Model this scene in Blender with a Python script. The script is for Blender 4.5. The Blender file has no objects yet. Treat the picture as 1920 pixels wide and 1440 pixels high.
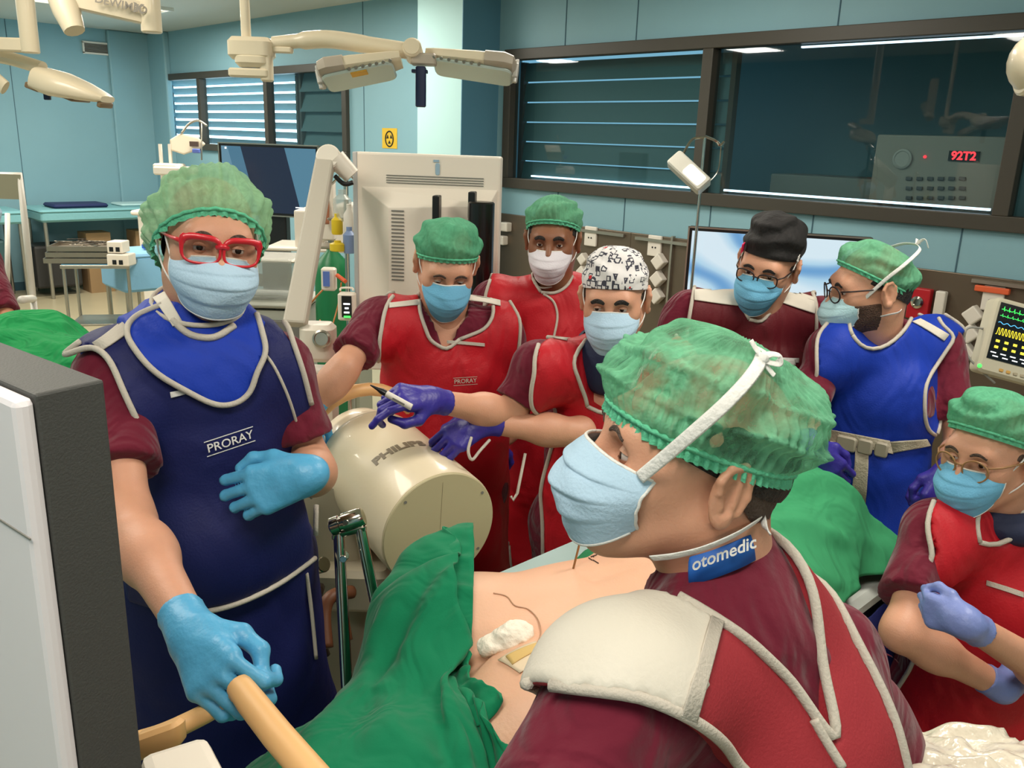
import bpy, math, random
import numpy as np
from mathutils import Vector, Matrix, noise as mnoise
random.seed(7); rng = np.random.RandomState(7)
scene = bpy.context.scene
# ------------------------------------------------------------------ camera
F_PX = 1610.0; CAM_H = 1.95
def nrm(v):
    v = np.array(v, float); return v/np.linalg.norm(v)
Zc = -nrm((-195, -5680, -F_PX)); Yc = nrm((-1610, 515, -F_PX)); Yc = nrm(Yc-Zc*Yc.dot(Zc)); Xc = np.cross(Yc, Zc)
RC = np.array([Xc, Yc, Zc]); CAM = np.array([0, 0, CAM_H])
def P(px, py, d):
    """point of the place seen at px,py of the 1920x1440 photo, d metres deep"""
    return CAM+RC@(np.array([(px-960)/F_PX, -(py-720)/F_PX, -1.0])*d)
def ray(px, py): return RC@np.array([(px-960)/F_PX, -(py-720)/F_PX, -1.0])
def PZ(px, py, z): r = ray(px, py); return CAM+r*((z-CAM_H)/r[2])
def PX(px, py, x): r = ray(px, py); return CAM+r*(x/r[0])
def PY(px, py, y): r = ray(px, py); return CAM+r*(y/r[1])
cam = bpy.data.cameras.new('camera'); camo = bpy.data.objects.new('camera', cam)
scene.collection.objects.link(camo)
m = Matrix.Identity(4)
for i in range(3):
    for j in range(3): m[i][j] = RC[i, j]
m.translation = Vector(CAM); camo.matrix_world = m
cam.sensor_fit = 'HORIZONTAL'; cam.sensor_width = 36; cam.lens = 36*F_PX/1920; cam.clip_start = .05; cam.clip_end = 100
scene.camera = camo
# ------------------------------------------------------------------ world, light, exposure
WX, WL, CEIL = 4.70, 11.6, 3.09          # window wall x, far wall y, ceiling height
world = bpy.data.worlds.new('world'); scene.world = world; world.use_nodes = True
bgn = world.node_tree.nodes['Background']; bgn.inputs[0].default_value = (.75, .88, 1, 1); bgn.inputs[1].default_value = 1.2
scene.view_settings.view_transform = 'Standard'; scene.view_settings.look = 'None'
scene.view_settings.exposure = 0.0; scene.view_settings.gamma = 1.0; scene.view_settings.use_curve_mapping = False
def area(x, y, sx, sy, watts, col):
    l = bpy.data.lights.new('ceiling_lamp_light', 'AREA'); l.shape = 'RECTANGLE'; l.size = sx; l.size_y = sy
    l.energy = watts; l.color = col; o = bpy.data.objects.new('ceiling_lamp_light', l); o.location = (x, y, CEIL-.035)
    scene.collection.objects.link(o); return o
LAMPS = [(-.3, .2, 34), (2.2, .4, 34), (.2, 2.9, 32), (3.1, 2.9, 38), (.4, 5.8, 62), (3.2, 5.9, 60), (.4, 9.0, 85), (3.2, 9.2, 85), (-.6, -2.4, 22), (2.6, -2.3, 30)]
for lx, ly, w in LAMPS: area(lx, ly, 1.15, .5, w, (1, .93, .82))
# ------------------------------------------------------------------ materials
def srgb(r, g=None, b=None):
    if g is None: r, g, b = r
    return tuple(((c/255)/12.92 if c/255 <= .04045 else ((c/255+.055)/1.055)**2.4) for c in (r, g, b))+(1.0,)
MATS = {}
def mat(name, col, rough=.6, metal=0, bump=0, scale=60, var=0, alpha=1, sheen=0, coat=0, sss=0, trans=0, spec=.5, vscale=8, fold=0, fscale=7):
    if name in MATS: return MATS[name]
    m = bpy.data.materials.new(name); m.use_nodes = True; nt = m.node_tree; b = nt.nodes['Principled BSDF']
    c = srgb(col) if max(col) > 1.01 else tuple(col)+(1.0,)
    b.inputs['Base Color'].default_value = c; b.inputs['Roughness'].default_value = rough; b.inputs['Metallic'].default_value = metal
    b.inputs['Specular IOR Level'].default_value = spec; b.inputs['Alpha'].default_value = alpha
    b.inputs['Sheen Weight'].default_value = sheen; b.inputs['Coat Weight'].default_value = coat
    b.inputs['Transmission Weight'].default_value = trans
    if sss: b.inputs['Subsurface Weight'].default_value = sss; b.inputs['Subsurface Radius'].default_value = (.012, .004, .002); b.inputs['Subsurface Scale'].default_value = 1
    tc = nt.nodes.new('ShaderNodeTexCoord')
    if var:
        n = nt.nodes.new('ShaderNodeTexNoise'); n.inputs['Scale'].default_value = vscale; n.inputs['Detail'].default_value = 4
        nt.links.new(tc.outputs['Object'], n.inputs['Vector'])
        h = nt.nodes.new('ShaderNodeMix'); h.data_type = 'RGBA'; h.blend_type = 'MIX'
        h.inputs[6].default_value = tuple(x*(1-var) for x in c[:3])+(1,); h.inputs[7].default_value = tuple(min(1, x*(1+var)) for x in c[:3])+(1,)
        nt.links.new(n.outputs['Fac'], h.inputs[0]); nt.links.new(h.outputs[2], b.inputs['Base Color'])
    if bump:
        n2 = nt.nodes.new('ShaderNodeTexNoise'); n2.inputs['Scale'].default_value = scale; n2.inputs['Detail'].default_value = 3
        nt.links.new(tc.outputs['Object'], n2.inputs['Vector'])
        bp = nt.nodes.new('ShaderNodeBump'); bp.inputs['Strength'].default_value = bump; bp.inputs['Distance'].default_value = .02
        nt.links.new(n2.outputs['Fac'], bp.inputs['Height']); nt.links.new(bp.outputs['Normal'], b.inputs['Normal'])
    if fold:                            # soft cloth folds as relief
        n3 = nt.nodes.new('ShaderNodeTexNoise'); n3.inputs['Scale'].default_value = fscale; n3.inputs['Detail'].default_value = 2; n3.inputs['Distortion'].default_value = 1.6
        mp = nt.nodes.new('ShaderNodeMapping'); mp.inputs['Scale'].default_value = (1, 1, .55); mp.inputs['Rotation'].default_value = (.2, .35, .3); nt.links.new(tc.outputs['Object'], mp.inputs[0]); nt.links.new(mp.outputs[0], n3.inputs['Vector'])
        b3 = nt.nodes.new('ShaderNodeBump'); b3.inputs['Strength'].default_value = fold; b3.inputs['Distance'].default_value = .06; nt.links.new(n3.outputs['Fac'], b3.inputs['Height'])
        if bump: nt.links.new(b3.outputs['Normal'], bp.inputs['Normal'])
        else: nt.links.new(b3.outputs['Normal'], b.inputs['Normal'])
    MATS[name] = m; return m
def emis(name, col, strength):
    if name in MATS: return MATS[name]
    m = mat(name, col, .4); b = m.node_tree.nodes['Principled BSDF']
    b.inputs['Emission Color'].default_value = srgb(col) if max(col) > 1.01 else tuple(col)+(1,); b.inputs['Emission Strength'].default_value = strength
    return m
def cloth_film(name, col, alpha_lo, alpha_hi, scale=14):
    """thin non-woven cap cloth: lets part of what lies below show through"""
    m = mat(name, col, .8, bump=.25, scale=90, spec=.2); nt = m.node_tree; b = nt.nodes['Principled BSDF']
    nc = nt.nodes.new('ShaderNodeTexNoise'); nc.inputs['Scale'].default_value = 34; nc.inputs['Detail'].default_value = 6; nc.inputs['Distortion'].default_value = 2.2
    mc = nt.nodes.new('ShaderNodeMix'); mc.data_type = 'RGBA'; c0 = srgb(col); mc.inputs[6].default_value = tuple(x*.62 for x in c0[:3])+(1,); mc.inputs[7].default_value = tuple(min(1, x*1.45+.03) for x in c0[:3])+(1,)
    tcc = nt.nodes.new('ShaderNodeTexCoord'); nt.links.new(tcc.outputs['Object'], nc.inputs['Vector']); nt.links.new(nc.outputs['Fac'], mc.inputs[0]); nt.links.new(mc.outputs[2], b.inputs['Base Color'])
    tr = nt.nodes.new('ShaderNodeBsdfTranslucent'); tr.inputs[0].default_value = srgb(col)
    mx = nt.nodes.new('ShaderNodeMixShader'); mx.inputs[0].default_value = .3
    tp = nt.nodes.new('ShaderNodeBsdfTransparent'); m2 = nt.nodes.new('ShaderNodeMixShader')
    n = nt.nodes.new('ShaderNodeTexNoise'); n.inputs['Scale'].default_value = scale; n.inputs['Detail'].default_value = 5
    mr = nt.nodes.new('ShaderNodeMapRange'); mr.inputs[1].default_value = .35; mr.inputs[2].default_value = .65; mr.inputs[3].default_value = alpha_lo; mr.inputs[4].default_value = alpha_hi
    tc = nt.nodes.new('ShaderNodeTexCoord'); L = nt.links.new
    L(tc.outputs['Object'], n.inputs['Vector']); L(n.outputs['Fac'], mr.inputs[0]); L(b.outputs[0], mx.inputs[1]); L(tr.outputs[0], mx.inputs[2])
    L(tp.outputs[0], m2.inputs[1]); L(mx.outputs[0], m2.inputs[2]); L(mr.outputs[0], m2.inputs[0])
    L(m2.outputs[0], nt.nodes['Material Output'].inputs[0]); return m
def clear(name, col, mixin, rough=.03):
    """pane: see-through plus mirror reflection, strength by angle"""
    if name in MATS: return MATS[name]
    m = bpy.data.materials.new(name); m.use_nodes = True; nt = m.node_tree; nt.nodes.remove(nt.nodes['Principled BSDF'])
    tp = nt.nodes.new('ShaderNodeBsdfTransparent'); tp.inputs[0].default_value = tuple(col)+(1,)
    gl = nt.nodes.new('ShaderNodeBsdfGlossy'); gl.inputs[1].default_value = rough; gl.inputs[0].default_value = (.9, .95, 1, 1)
    fr = nt.nodes.new('ShaderNodeFresnel'); fr.inputs[0].default_value = mixin; mx = nt.nodes.new('ShaderNodeMixShader')
    ge = nt.nodes.new('ShaderNodeNewGeometry'); ml = nt.nodes.new('ShaderNodeMath'); ml.operation = 'MULTIPLY_ADD'; ml.inputs[1].default_value = -1; ml.inputs[2].default_value = 1; m3 = nt.nodes.new('ShaderNodeMath'); m3.operation = 'MULTIPLY'
    nt.links.new(ge.outputs['Backfacing'], ml.inputs[0]); nt.links.new(ml.outputs[0], m3.inputs[0]); nt.links.new(fr.outputs[0], m3.inputs[1])
    nt.links.new(m3.outputs[0], mx.inputs[0]); nt.links.new(tp.outputs[0], mx.inputs[1]); nt.links.new(gl.outputs[0], mx.inputs[2]); nt.links.new(mx.outputs[0], nt.nodes['Material Output'].inputs[0])
    MATS[name] = m; return m
# ------------------------------------------------------------------ objects and tags
COL = scene.collection
def wloc(o):
    v = np.zeros(3)
    while o is not None: v += np.array(o.location); o = o.parent
    return v
def thing(name, label, cat, loc, group=None):
    o = bpy.data.objects.new(name, None); COL.objects.link(o); o.location = tuple(loc); o.empty_display_size = .1
    o['label'] = label; o['category'] = cat
    if group: o['group'] = group
    return o
def tag(o, label, cat, group=None, kind=None):
    if label: o['label'] = label
    if cat: o['category'] = cat
    if group: o['group'] = group
    if kind: o['kind'] = kind
    return o
def mesh_obj(name, V, Fs, mats, parent=None, smooth=True, fm=None, label=None):
    V = np.asarray(V, float).reshape(-1, 3)
    if parent is None: off = np.array([(V[:, 0].min()+V[:, 0].max())/2, (V[:, 1].min()+V[:, 1].max())/2, V[:, 2].min()])
    else: off = wloc(parent)
    me = bpy.data.meshes.new(name)
    if isinstance(Fs, np.ndarray):
        nf, k = Fs.shape; me.vertices.add(len(V)); me.vertices.foreach_set('co', (V-off).ravel())
        me.loops.add(nf*k); me.loops.foreach_set('vertex_index', Fs.ravel().astype(np.int32))
        me.polygons.add(nf); me.polygons.foreach_set('loop_start', np.arange(0, nf*k, k, dtype=np.int32))
        me.update(calc_edges=True)
    else:
        me.from_pydata([tuple(v) for v in V-off], [], [tuple(int(i) for i in f) for f in Fs]); me.update()
    if not isinstance(mats, (list, tuple)): mats = [mats]
    for m in mats: me.materials.append(m)
    if fm is not None: me.polygons.foreach_set('material_index', np.asarray(fm, np.int32))
    me.polygons.foreach_set('use_smooth', [bool(smooth)]*len(me.polygons))
    me.validate(); o = bpy.data.objects.new(name, me); COL.objects.link(o)
    if parent is None: o.location = tuple(off)
    else: o.parent = parent
    if label: o['label'] = label
    return o
def basis(d):
    d = nrm(d); a = np.array([0, 0, 1.]) if abs(d[2]) < .9 else np.array([1., 0, 0]); x = nrm(np.cross(a, d)); return x, np.cross(d, x), d
class MB:
    def __init__(s): s.v = []; s.f = []; s.m = []
    def add(s, V, Fs, mi=0):
        n = len(s.v); s.v += [tuple(v) for v in V]; s.f += [tuple(n+i for i in f) for f in Fs]; s.m += [mi]*len(Fs); return s
    def hexa(s, c, sz, A=None, mi=0):
        """box: centre, size, A rows = its axes"""
        A = np.eye(3) if A is None else np.array(A); h = np.array(sz)/2; c = np.array(c, float)
        V = [c+(np.array([x, y, z])*h)@A for z in (-1, 1) for y in (-1, 1) for x in (-1, 1)]
        return s.add(V, [(0, 2, 3, 1), (4, 5, 7, 6), (0, 1, 5, 4), (2, 6, 7, 3), (0, 4, 6, 2), (1, 3, 7, 5)], mi)
    def rbox(s, c, sz, A=None, r=.01, mi=0, n=3):
        """box with rounded vertical edges (about its 3rd axis) and softened rims"""
        A = np.eye(3) if A is None else np.array(A); c = np.array(c, float); hx, hy, hz = np.array(sz)/2; r = min(r, hx*.99, hy*.99); e = min(r*.5, hz*.9)
        rings = []
        for z, ins in ((-hz, e), (-hz+e, 0), (hz-e, 0), (hz, e)):
            q = []
            for cx, cy, a0 in ((hx-r, hy-r, 0), (-hx+r, hy-r, 90), (-hx+r, -hy+r, 180), (hx-r, -hy+r, 270)):
                for k in range(n+1):
                    a = math.radians(a0+90*k/n); q.append(c+np.array([cx+(r-ins)*math.cos(a), cy+(r-ins)*math.sin(a), z])@A)
            rings.append(q)
        return s.loft(rings, True, True, mi)
    def loft(s, rings, cap0=False, cap1=False, mi=0, closed=True):
        n = len(rings[0]); V = [p for r in rings for p in r]; Fs = []
        for i in range(len(rings)-1):
            for j in range(n if closed else n-1):
                k = (j+1) % n; Fs.append((i*n+j, i*n+k, (i+1)*n+k, (i+1)*n+j))
        if cap0: Fs.append(tuple(reversed(range(n))))
        if cap1: Fs.append(tuple((len(rings)-1)*n+j for j in range(n)))
        return s.add(V, Fs, mi)
    def tube(s, pts, r, n=10, mi=0, caps=True, flat=1.0, nor=None, closed=False):
        pts = [np.array(p, float) for p in pts]; L = len(pts); rs = r if hasattr(r, '__len__') else [r]*L; rings = []; up = None
        for i, p in enumerate(pts):
            if closed: t = nrm(pts[(i+1) % L]-pts[i-1])
            else: t = nrm(pts[min(i+1, L-1)]-pts[max(i-1, 0)])
            if nor is not None: up = np.array(nor[i] if np.ndim(nor) > 1 else nor, float)
            elif up is None: up = basis(t)[0]
            up = nrm(up-t*up.dot(t)); sd = np.cross(t, up)
            rings.append([p+(up*math.cos(a)*flat+sd*math.sin(a))*rs[i] for a in np.linspace(0, 2*math.pi, n, endpoint=False)])
        if closed: rings.append(rings[0]); caps = False
        return s.loft(rings, caps, caps, mi)
    def lathe(s, p, d, prof, n=28, mi=0):
        """prof: list of (radius, distance along d)"""
        x, y, z = basis(d); p = np.array(p, float)
        return s.loft([[p+z*h+(x*math.cos(a)+y*math.sin(a))*max(r, 1e-4) for a in np.linspace(0, 2*math.pi, n, endpoint=False)] for r, h in prof], True, True, mi)
    def cyl(s, a, b, r, n=20, mi=0):
        a = np.array(a, float); b = np.array(b, float); L = np.linalg.norm(b-a); e = min(r*.12, L*.2)
        return s.lathe(a, b-a, [(r-e, 0), (r, e), (r, L-e), (r-e, L)], n, mi)
    def ball(s, c, r, n=16, mi=0, sc=(1, 1, 1), A=None):
        A = np.eye(3) if A is None else np.array(A); c = np.array(c, float); rings = []
        for i in range(n//2+1):
            t = math.pi*i/(n//2); rr = max(math.sin(t), 1e-3)*r
            rings.append([c+(np.array([rr*math.cos(a), rr*math.sin(a), -math.cos(t)*r])*np.array(sc))@A for a in np.linspace(0, 2*math.pi, n, endpoint=False)])
        return s.loft(rings, True, True, mi)
    def plate(s, poly, n, th, mi=0):
        """extrude a 3D planar outline by th along n"""
        n = nrm(n)*th; a = [np.array(p, float) for p in poly]; return s.loft([a, [p+n for p in a]], True, True, mi)
    def ring(s, outer, inner, n, th, mi=0):
        """plate with a hole; outlines with the same count"""
        n = nrm(n)*th; o = [np.array(p, float) for p in outer]; q = [np.array(p, float) for p in inner]
        return s.loft([o, q, [p+n for p in q], [p+n for p in o], o], False, False, mi)
    def build(s, name, mats, parent=None, smooth=False, bevel=0, label=None, sub=0):
        o = mesh_obj(name, s.v, s.f, mats, parent, smooth, s.m if len(set(s.m)) > 1 else None, label)
        if smooth is False or smooth == 'auto':
            pass
        if bevel:
            b = o.modifiers.new('bevel', 'BEVEL'); b.width = bevel; b.segments = 2; b.limit_method = 'ANGLE'; b.angle_limit = math.radians(40)
        if smooth == 'auto': o.data.polygons.foreach_set('use_smooth', [True]*len(o.data.polygons)); o.data.set_sharp_from_angle(angle=math.radians(38))
        if sub:
            q = o.modifiers.new('sub', 'SUBSURF'); q.levels = sub; q.render_levels = sub
        return o
def one(fn, *a, **k):
    b = MB(); getattr(b, fn)(*a, **k); return b
def smooth_path(pts, n=8, closed=False):
    pts = [np.array(p, float) for p in pts]; out = []; L = len(pts)
    rngi = range(L if closed else L-1)
    for i in rngi:
        if closed: p0, p1, p2, p3 = pts[i-1], pts[i], pts[(i+1) % L], pts[(i+2) % L]
        else: p0, p1, p2, p3 = pts[max(i-1, 0)], pts[i], pts[i+1], pts[min(i+2, L-1)]
        for k in range(n):
            t = k/n; out.append(.5*((2*p1)+(-p0+p2)*t+(2*p0-5*p1+4*p2-p3)*t*t+(-p0+3*p1-3*p2+p3)*t**3))
    if not closed: out.append(pts[-1])
    return out
def text_mesh(txt, size, extrude=.0, bold=0, align='CENTER', shear=0):
    cu = bpy.data.curves.new('t', 'FONT'); cu.body = txt; cu.size = size; cu.extrude = extrude; cu.offset = bold; cu.align_x = align; cu.align_y = 'CENTER'; cu.resolution_u = 3; cu.shear = shear
    o = bpy.data.objects.new('t', cu); COL.objects.link(o); dg = bpy.context.evaluated_depsgraph_get(); dg.update()
    me = bpy.data.meshes.new_from_object(o.evaluated_get(dg)); V = np.array([v.co[:] for v in me.vertices]); Fs = [tuple(p.vertices) for p in me.polygons]
    bpy.data.objects.remove(o); bpy.data.meshes.remove(me); bpy.data.curves.remove(cu); return V, Fs
def write(b, txt, size, c, right, up, mi=0, bold=0, th=.0015, shear=0):
    V, Fs = text_mesh(txt, size, th/2, bold, shear=shear); r = nrm(right); u = nrm(up); n = np.cross(r, u)
    b.add([np.array(c)+r*v[0]+u*v[1]+n*v[2] for v in V], Fs, mi)
# ------------------------------------------------------------------ distance-field bodies
def cap(a, b, ra, rb, sy=1.0):
    a = np.array(a, float); b = np.array(b, float); R = max(ra, rb)
    def fn(X, Y, Z):
        ay, by = a[1]/sy, b[1]/sy; d = b-a; d = np.array([d[0], by-ay, d[2]]); L = max(d.dot(d), 1e-9)
        px, py, pz = X-a[0], Y/sy-ay, Z-a[2]; t = np.clip((px*d[0]+py*d[1]+pz*d[2])/L, 0, 1)
        return np.sqrt((px-d[0]*t)**2+(py-d[1]*t)**2+(pz-d[2]*t)**2)-(ra+(rb-ra)*t)
    return fn, np.minimum(a, b)-R, np.maximum(a, b)+R
def ell(c, r, A=None):
    c = np.array(c, float); r = np.array(r, float)
    def fn(X, Y, Z):
        x, y, z = X-c[0], Y-c[1], Z-c[2]
        if A is not None: x, y, z = (x*A[0][0]+y*A[0][1]+z*A[0][2], x*A[1][0]+y*A[1][1]+z*A[1][2], x*A[2][0]+y*A[2][1]+z*A[2][2])
        k0 = np.sqrt((x/r[0])**2+(y/r[1])**2+(z/r[2])**2); k1 = np.sqrt((x/r[0]**2)**2+(y/r[1]**2)**2+(z/r[2]**2)**2)
        return k0*(k0-1)/np.maximum(k1, 1e-6)
    R = r if A is None else np.array([r.max()]*3); return fn, c-R, c+R
def bx(lo, hi, rd=.01):
    lo = np.array(lo, float); hi = np.array(hi, float); c = (lo+hi)/2; h = (hi-lo)/2-rd
    def fn(X, Y, Z):
        qx, qy, qz = abs(X-c[0])-h[0], abs(Y-c[1])-h[1], abs(Z-c[2])-h[2]
        return np.sqrt(np.maximum(qx, 0)**2+np.maximum(qy, 0)**2+np.maximum(qz, 0)**2)+np.minimum(np.maximum(qx, np.maximum(qy, qz)), 0)-rd
    return fn, lo, hi
class Field:
    def __init__(s, prims, h, k=.03, pad=.04, far=.09, clip=None):
        s.h = h; lo = np.min([p[1] for p in prims], 0)-pad; hi = np.max([p[2] for p in prims], 0)+pad
        if clip is not None: lo = np.maximum(lo, clip[0]); hi = np.minimum(hi, clip[1])
        n = np.maximum(np.ceil((hi-lo)/h).astype(int)+1, 3); s.lo = lo; s.n = n; s.f = np.full(n, far, np.float32); s.far = far
        s.ax = [lo[i]+h*np.arange(n[i]) for i in range(3)]
        for p in prims: s.add(p, k if len(p) < 4 else p[3])
    def sub(s, lo, hi):
        a = np.clip(np.floor((lo-s.lo)/s.h).astype(int), 0, s.n); b = np.clip(np.ceil((hi-s.lo)/s.h).astype(int)+1, 0, s.n); return tuple(slice(a[i], b[i]) for i in range(3))
    def xyz(s, sl): return s.ax[0][sl[0]][:, None, None], s.ax[1][sl[1]][None, :, None], s.ax[2][sl[2]][None, None, :]
    def add(s, p, k):
        sl = s.sub(p[1]-s.far, p[2]+s.far)
        if min(x.stop-x.start for x in sl) < 1: return
        d = p[0](*s.xyz(sl)); g = s.f[sl]; h = np.maximum(k-abs(g-d), 0)/k; s.f[sl] = np.minimum(np.minimum(g, d)-h*h*k*.25, s.far)
    def cut(s, p, k=.01):
        sl = s.sub(p[1]-.02, p[2]+.02)
        d = -p[0](*s.xyz(sl)); g = s.f[sl]; h = np.maximum(k-abs(g-d), 0)/k; s.f[sl] = np.maximum(g, d)+h*h*k*.25
    def plane(s, c, n):
        """keep the side that n points away from"""
        X, Y, Z = s.xyz((slice(None),)*3); s.f = np.maximum(s.f, ((X-c[0])*n[0]+(Y-c[1])*n[1]+(Z-c[2])*n[2]).astype(np.float32))
    def copy(s):
        import copy; q = copy.copy(s); q.f = s.f.copy(); return q
    def at(s, pts):
        q = (np.asarray(pts)-s.lo)/s.h; i = np.floor(q).astype(int); ok = np.all((i >= 0) & (i < s.n-1), 1); i = np.clip(i, 0, s.n-2); t = np.clip(q-i, 0, 1)
        r = 0
        for a in (0, 1):
            for b in (0, 1):
                for c in (0, 1):
                    w = (t[:, 0] if a else 1-t[:, 0])*(t[:, 1] if b else 1-t[:, 1])*(t[:, 2] if c else 1-t[:, 2]); r = r+w*s.f[i[:, 0]+a, i[:, 1]+b, i[:, 2]+c]
        return np.where(ok, r, s.far)
    def grad(s, pts):
        e = s.h*.7; g = np.stack([s.at(pts+np.eye(3)[i]*e)-s.at(pts-np.eye(3)[i]*e) for i in range(3)], 1); return g/np.maximum(np.linalg.norm(g, axis=1)[:, None], 1e-6)
    def first(s, u, v, side=1, iso=0.0):
        """first surface met coming along -side*Y at local x=u, z=v; nan if none"""
        ys = np.arange(s.ax[1][-1], s.ax[1][0], -.004)*1.0
        if side < 0: ys = ys[::-1]
        pts = np.stack([np.full_like(ys, u), ys, np.full_like(ys, v)], 1); d = s.at(pts)-iso; k = np.argmax(d < 0)
        if d[k] >= 0: return None
        if k == 0: return ys[0]
        t = d[k-1]/(d[k-1]-d[k]); return ys[k-1]+(ys[k]-ys[k-1])*t
    def nets(s, iso=0.0):
        f = s.f-iso; ins = f < 0; nx, ny, nz = f.shape; cnt = np.zeros((nx-1, ny-1, nz-1), np.int8)
        O = [(a, b, c) for a in (0, 1) for b in (0, 1) for c in (0, 1)]
        for a, b, c in O: cnt += ins[a:nx-1+a, b:ny-1+b, c:nz-1+c]
        act = (cnt > 0) & (cnt < 8); ci = np.argwhere(act); idx = np.full(act.shape, -1); idx[act] = np.arange(len(ci))
        acc = np.zeros((len(ci), 3)); num = np.zeros(len(ci))
        for A in O:
            for ax in range(3):
                if A[ax]: continue
                B = list(A); B[ax] = 1; va = f[ci[:, 0]+A[0], ci[:, 1]+A[1], ci[:, 2]+A[2]]; vb = f[ci[:, 0]+B[0], ci[:, 1]+B[1], ci[:, 2]+B[2]]
                cr = (va < 0) != (vb < 0); t = np.where(cr, va/np.where(va == vb, 1, va-vb), 0); pt = np.tile(np.array(A, float), (len(ci), 1)); pt[:, ax] += t
                acc += pt*cr[:, None]; num += cr
        V = s.lo+(ci+acc/num[:, None])*s.h; Q = []
        for ax in range(3):
            b, c = (ax+1) % 3, (ax+2) % 3; sl0 = [slice(None)]*3; sl1 = [slice(None)]*3; sl0[ax] = slice(0, -1); sl1[ax] = slice(1, None)
            x = ins[tuple(sl0)] != ins[tuple(sl1)]; e = np.argwhere(x); lim = [nx-1, ny-1, nz-1]
            e = e[(e[:, b] > 0) & (e[:, c] > 0) & (e[:, b] < lim[b]) & (e[:, c] < lim[c])]
            def g(db, dc):
                q = e.copy(); q[:, b] -= db; q[:, c] -= dc; return idx[q[:, 0], q[:, 1], q[:, 2]]
            quad = np.stack([g(1, 1), g(0, 1), g(0, 0), g(1, 0)], 1); inside = ins[e[:, 0], e[:, 1], e[:, 2]]
            quad[~inside] = quad[~inside][:, ::-1]; Q.append(quad)
        return V, np.concatenate(Q)
def join(parts):
    V = []; Fq = []; M = []; n = 0
    for v, f, mi in parts: V.append(v); Fq.append(np.asarray(f)+n); M.append(np.full(len(f), mi)); n += len(v)
    return np.concatenate(V), np.concatenate(Fq), np.concatenate(M)
def wrinkle(V, amp, scale, seed=0, aniso=(1, 1, 1), ridge=False):
    """small folds pushed along the outward direction from noise"""
    out = V.copy()
    if amp <= 0: return out
    for i, p in enumerate(V):
        q = Vector((p[0]*scale*aniso[0]+seed, p[1]*scale*aniso[1], p[2]*scale*aniso[2])); w = mnoise.noise_vector(q)
        k = 1-abs(mnoise.noise(q*.55+Vector((3, 7, seed))))*3.2
        out[i] += np.array(w)*amp*(1+(max(k, 0)**2 if scale < 20 else 0))
    return out
def poly_sd(U, Vv, poly):
    """signed distance (neg inside) to a closed 2D polygon, arrays U,V"""
    d = np.full(np.broadcast(U, Vv).shape, 1e9); s = np.ones_like(d); n = len(poly)
    for i in range(n):
        (ax, ay), (bx_, by_) = poly[i], poly[i-1]; ex, ey = bx_-ax, by_-ay; wx, wy = U-ax, Vv-ay
        t = np.clip((wx*ex+wy*ey)/(ex*ex+ey*ey+1e-12), 0, 1); d = np.minimum(d, (wx-ex*t)**2+(wy-ey*t)**2)
        c1 = Vv >= ay; c2 = Vv < by_; c3 = ex*wy > ey*wx; fl = (c1 & c2 & c3) | (~c1 & ~c2 & ~c3); s = np.where(fl, -s, s)
    return s*np.sqrt(d)
def spline2(pts, n=6, closed=True): return [(p[0], p[1]) for p in smooth_path([(a, b, 0) for a, b in pts], n, closed)]
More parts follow.
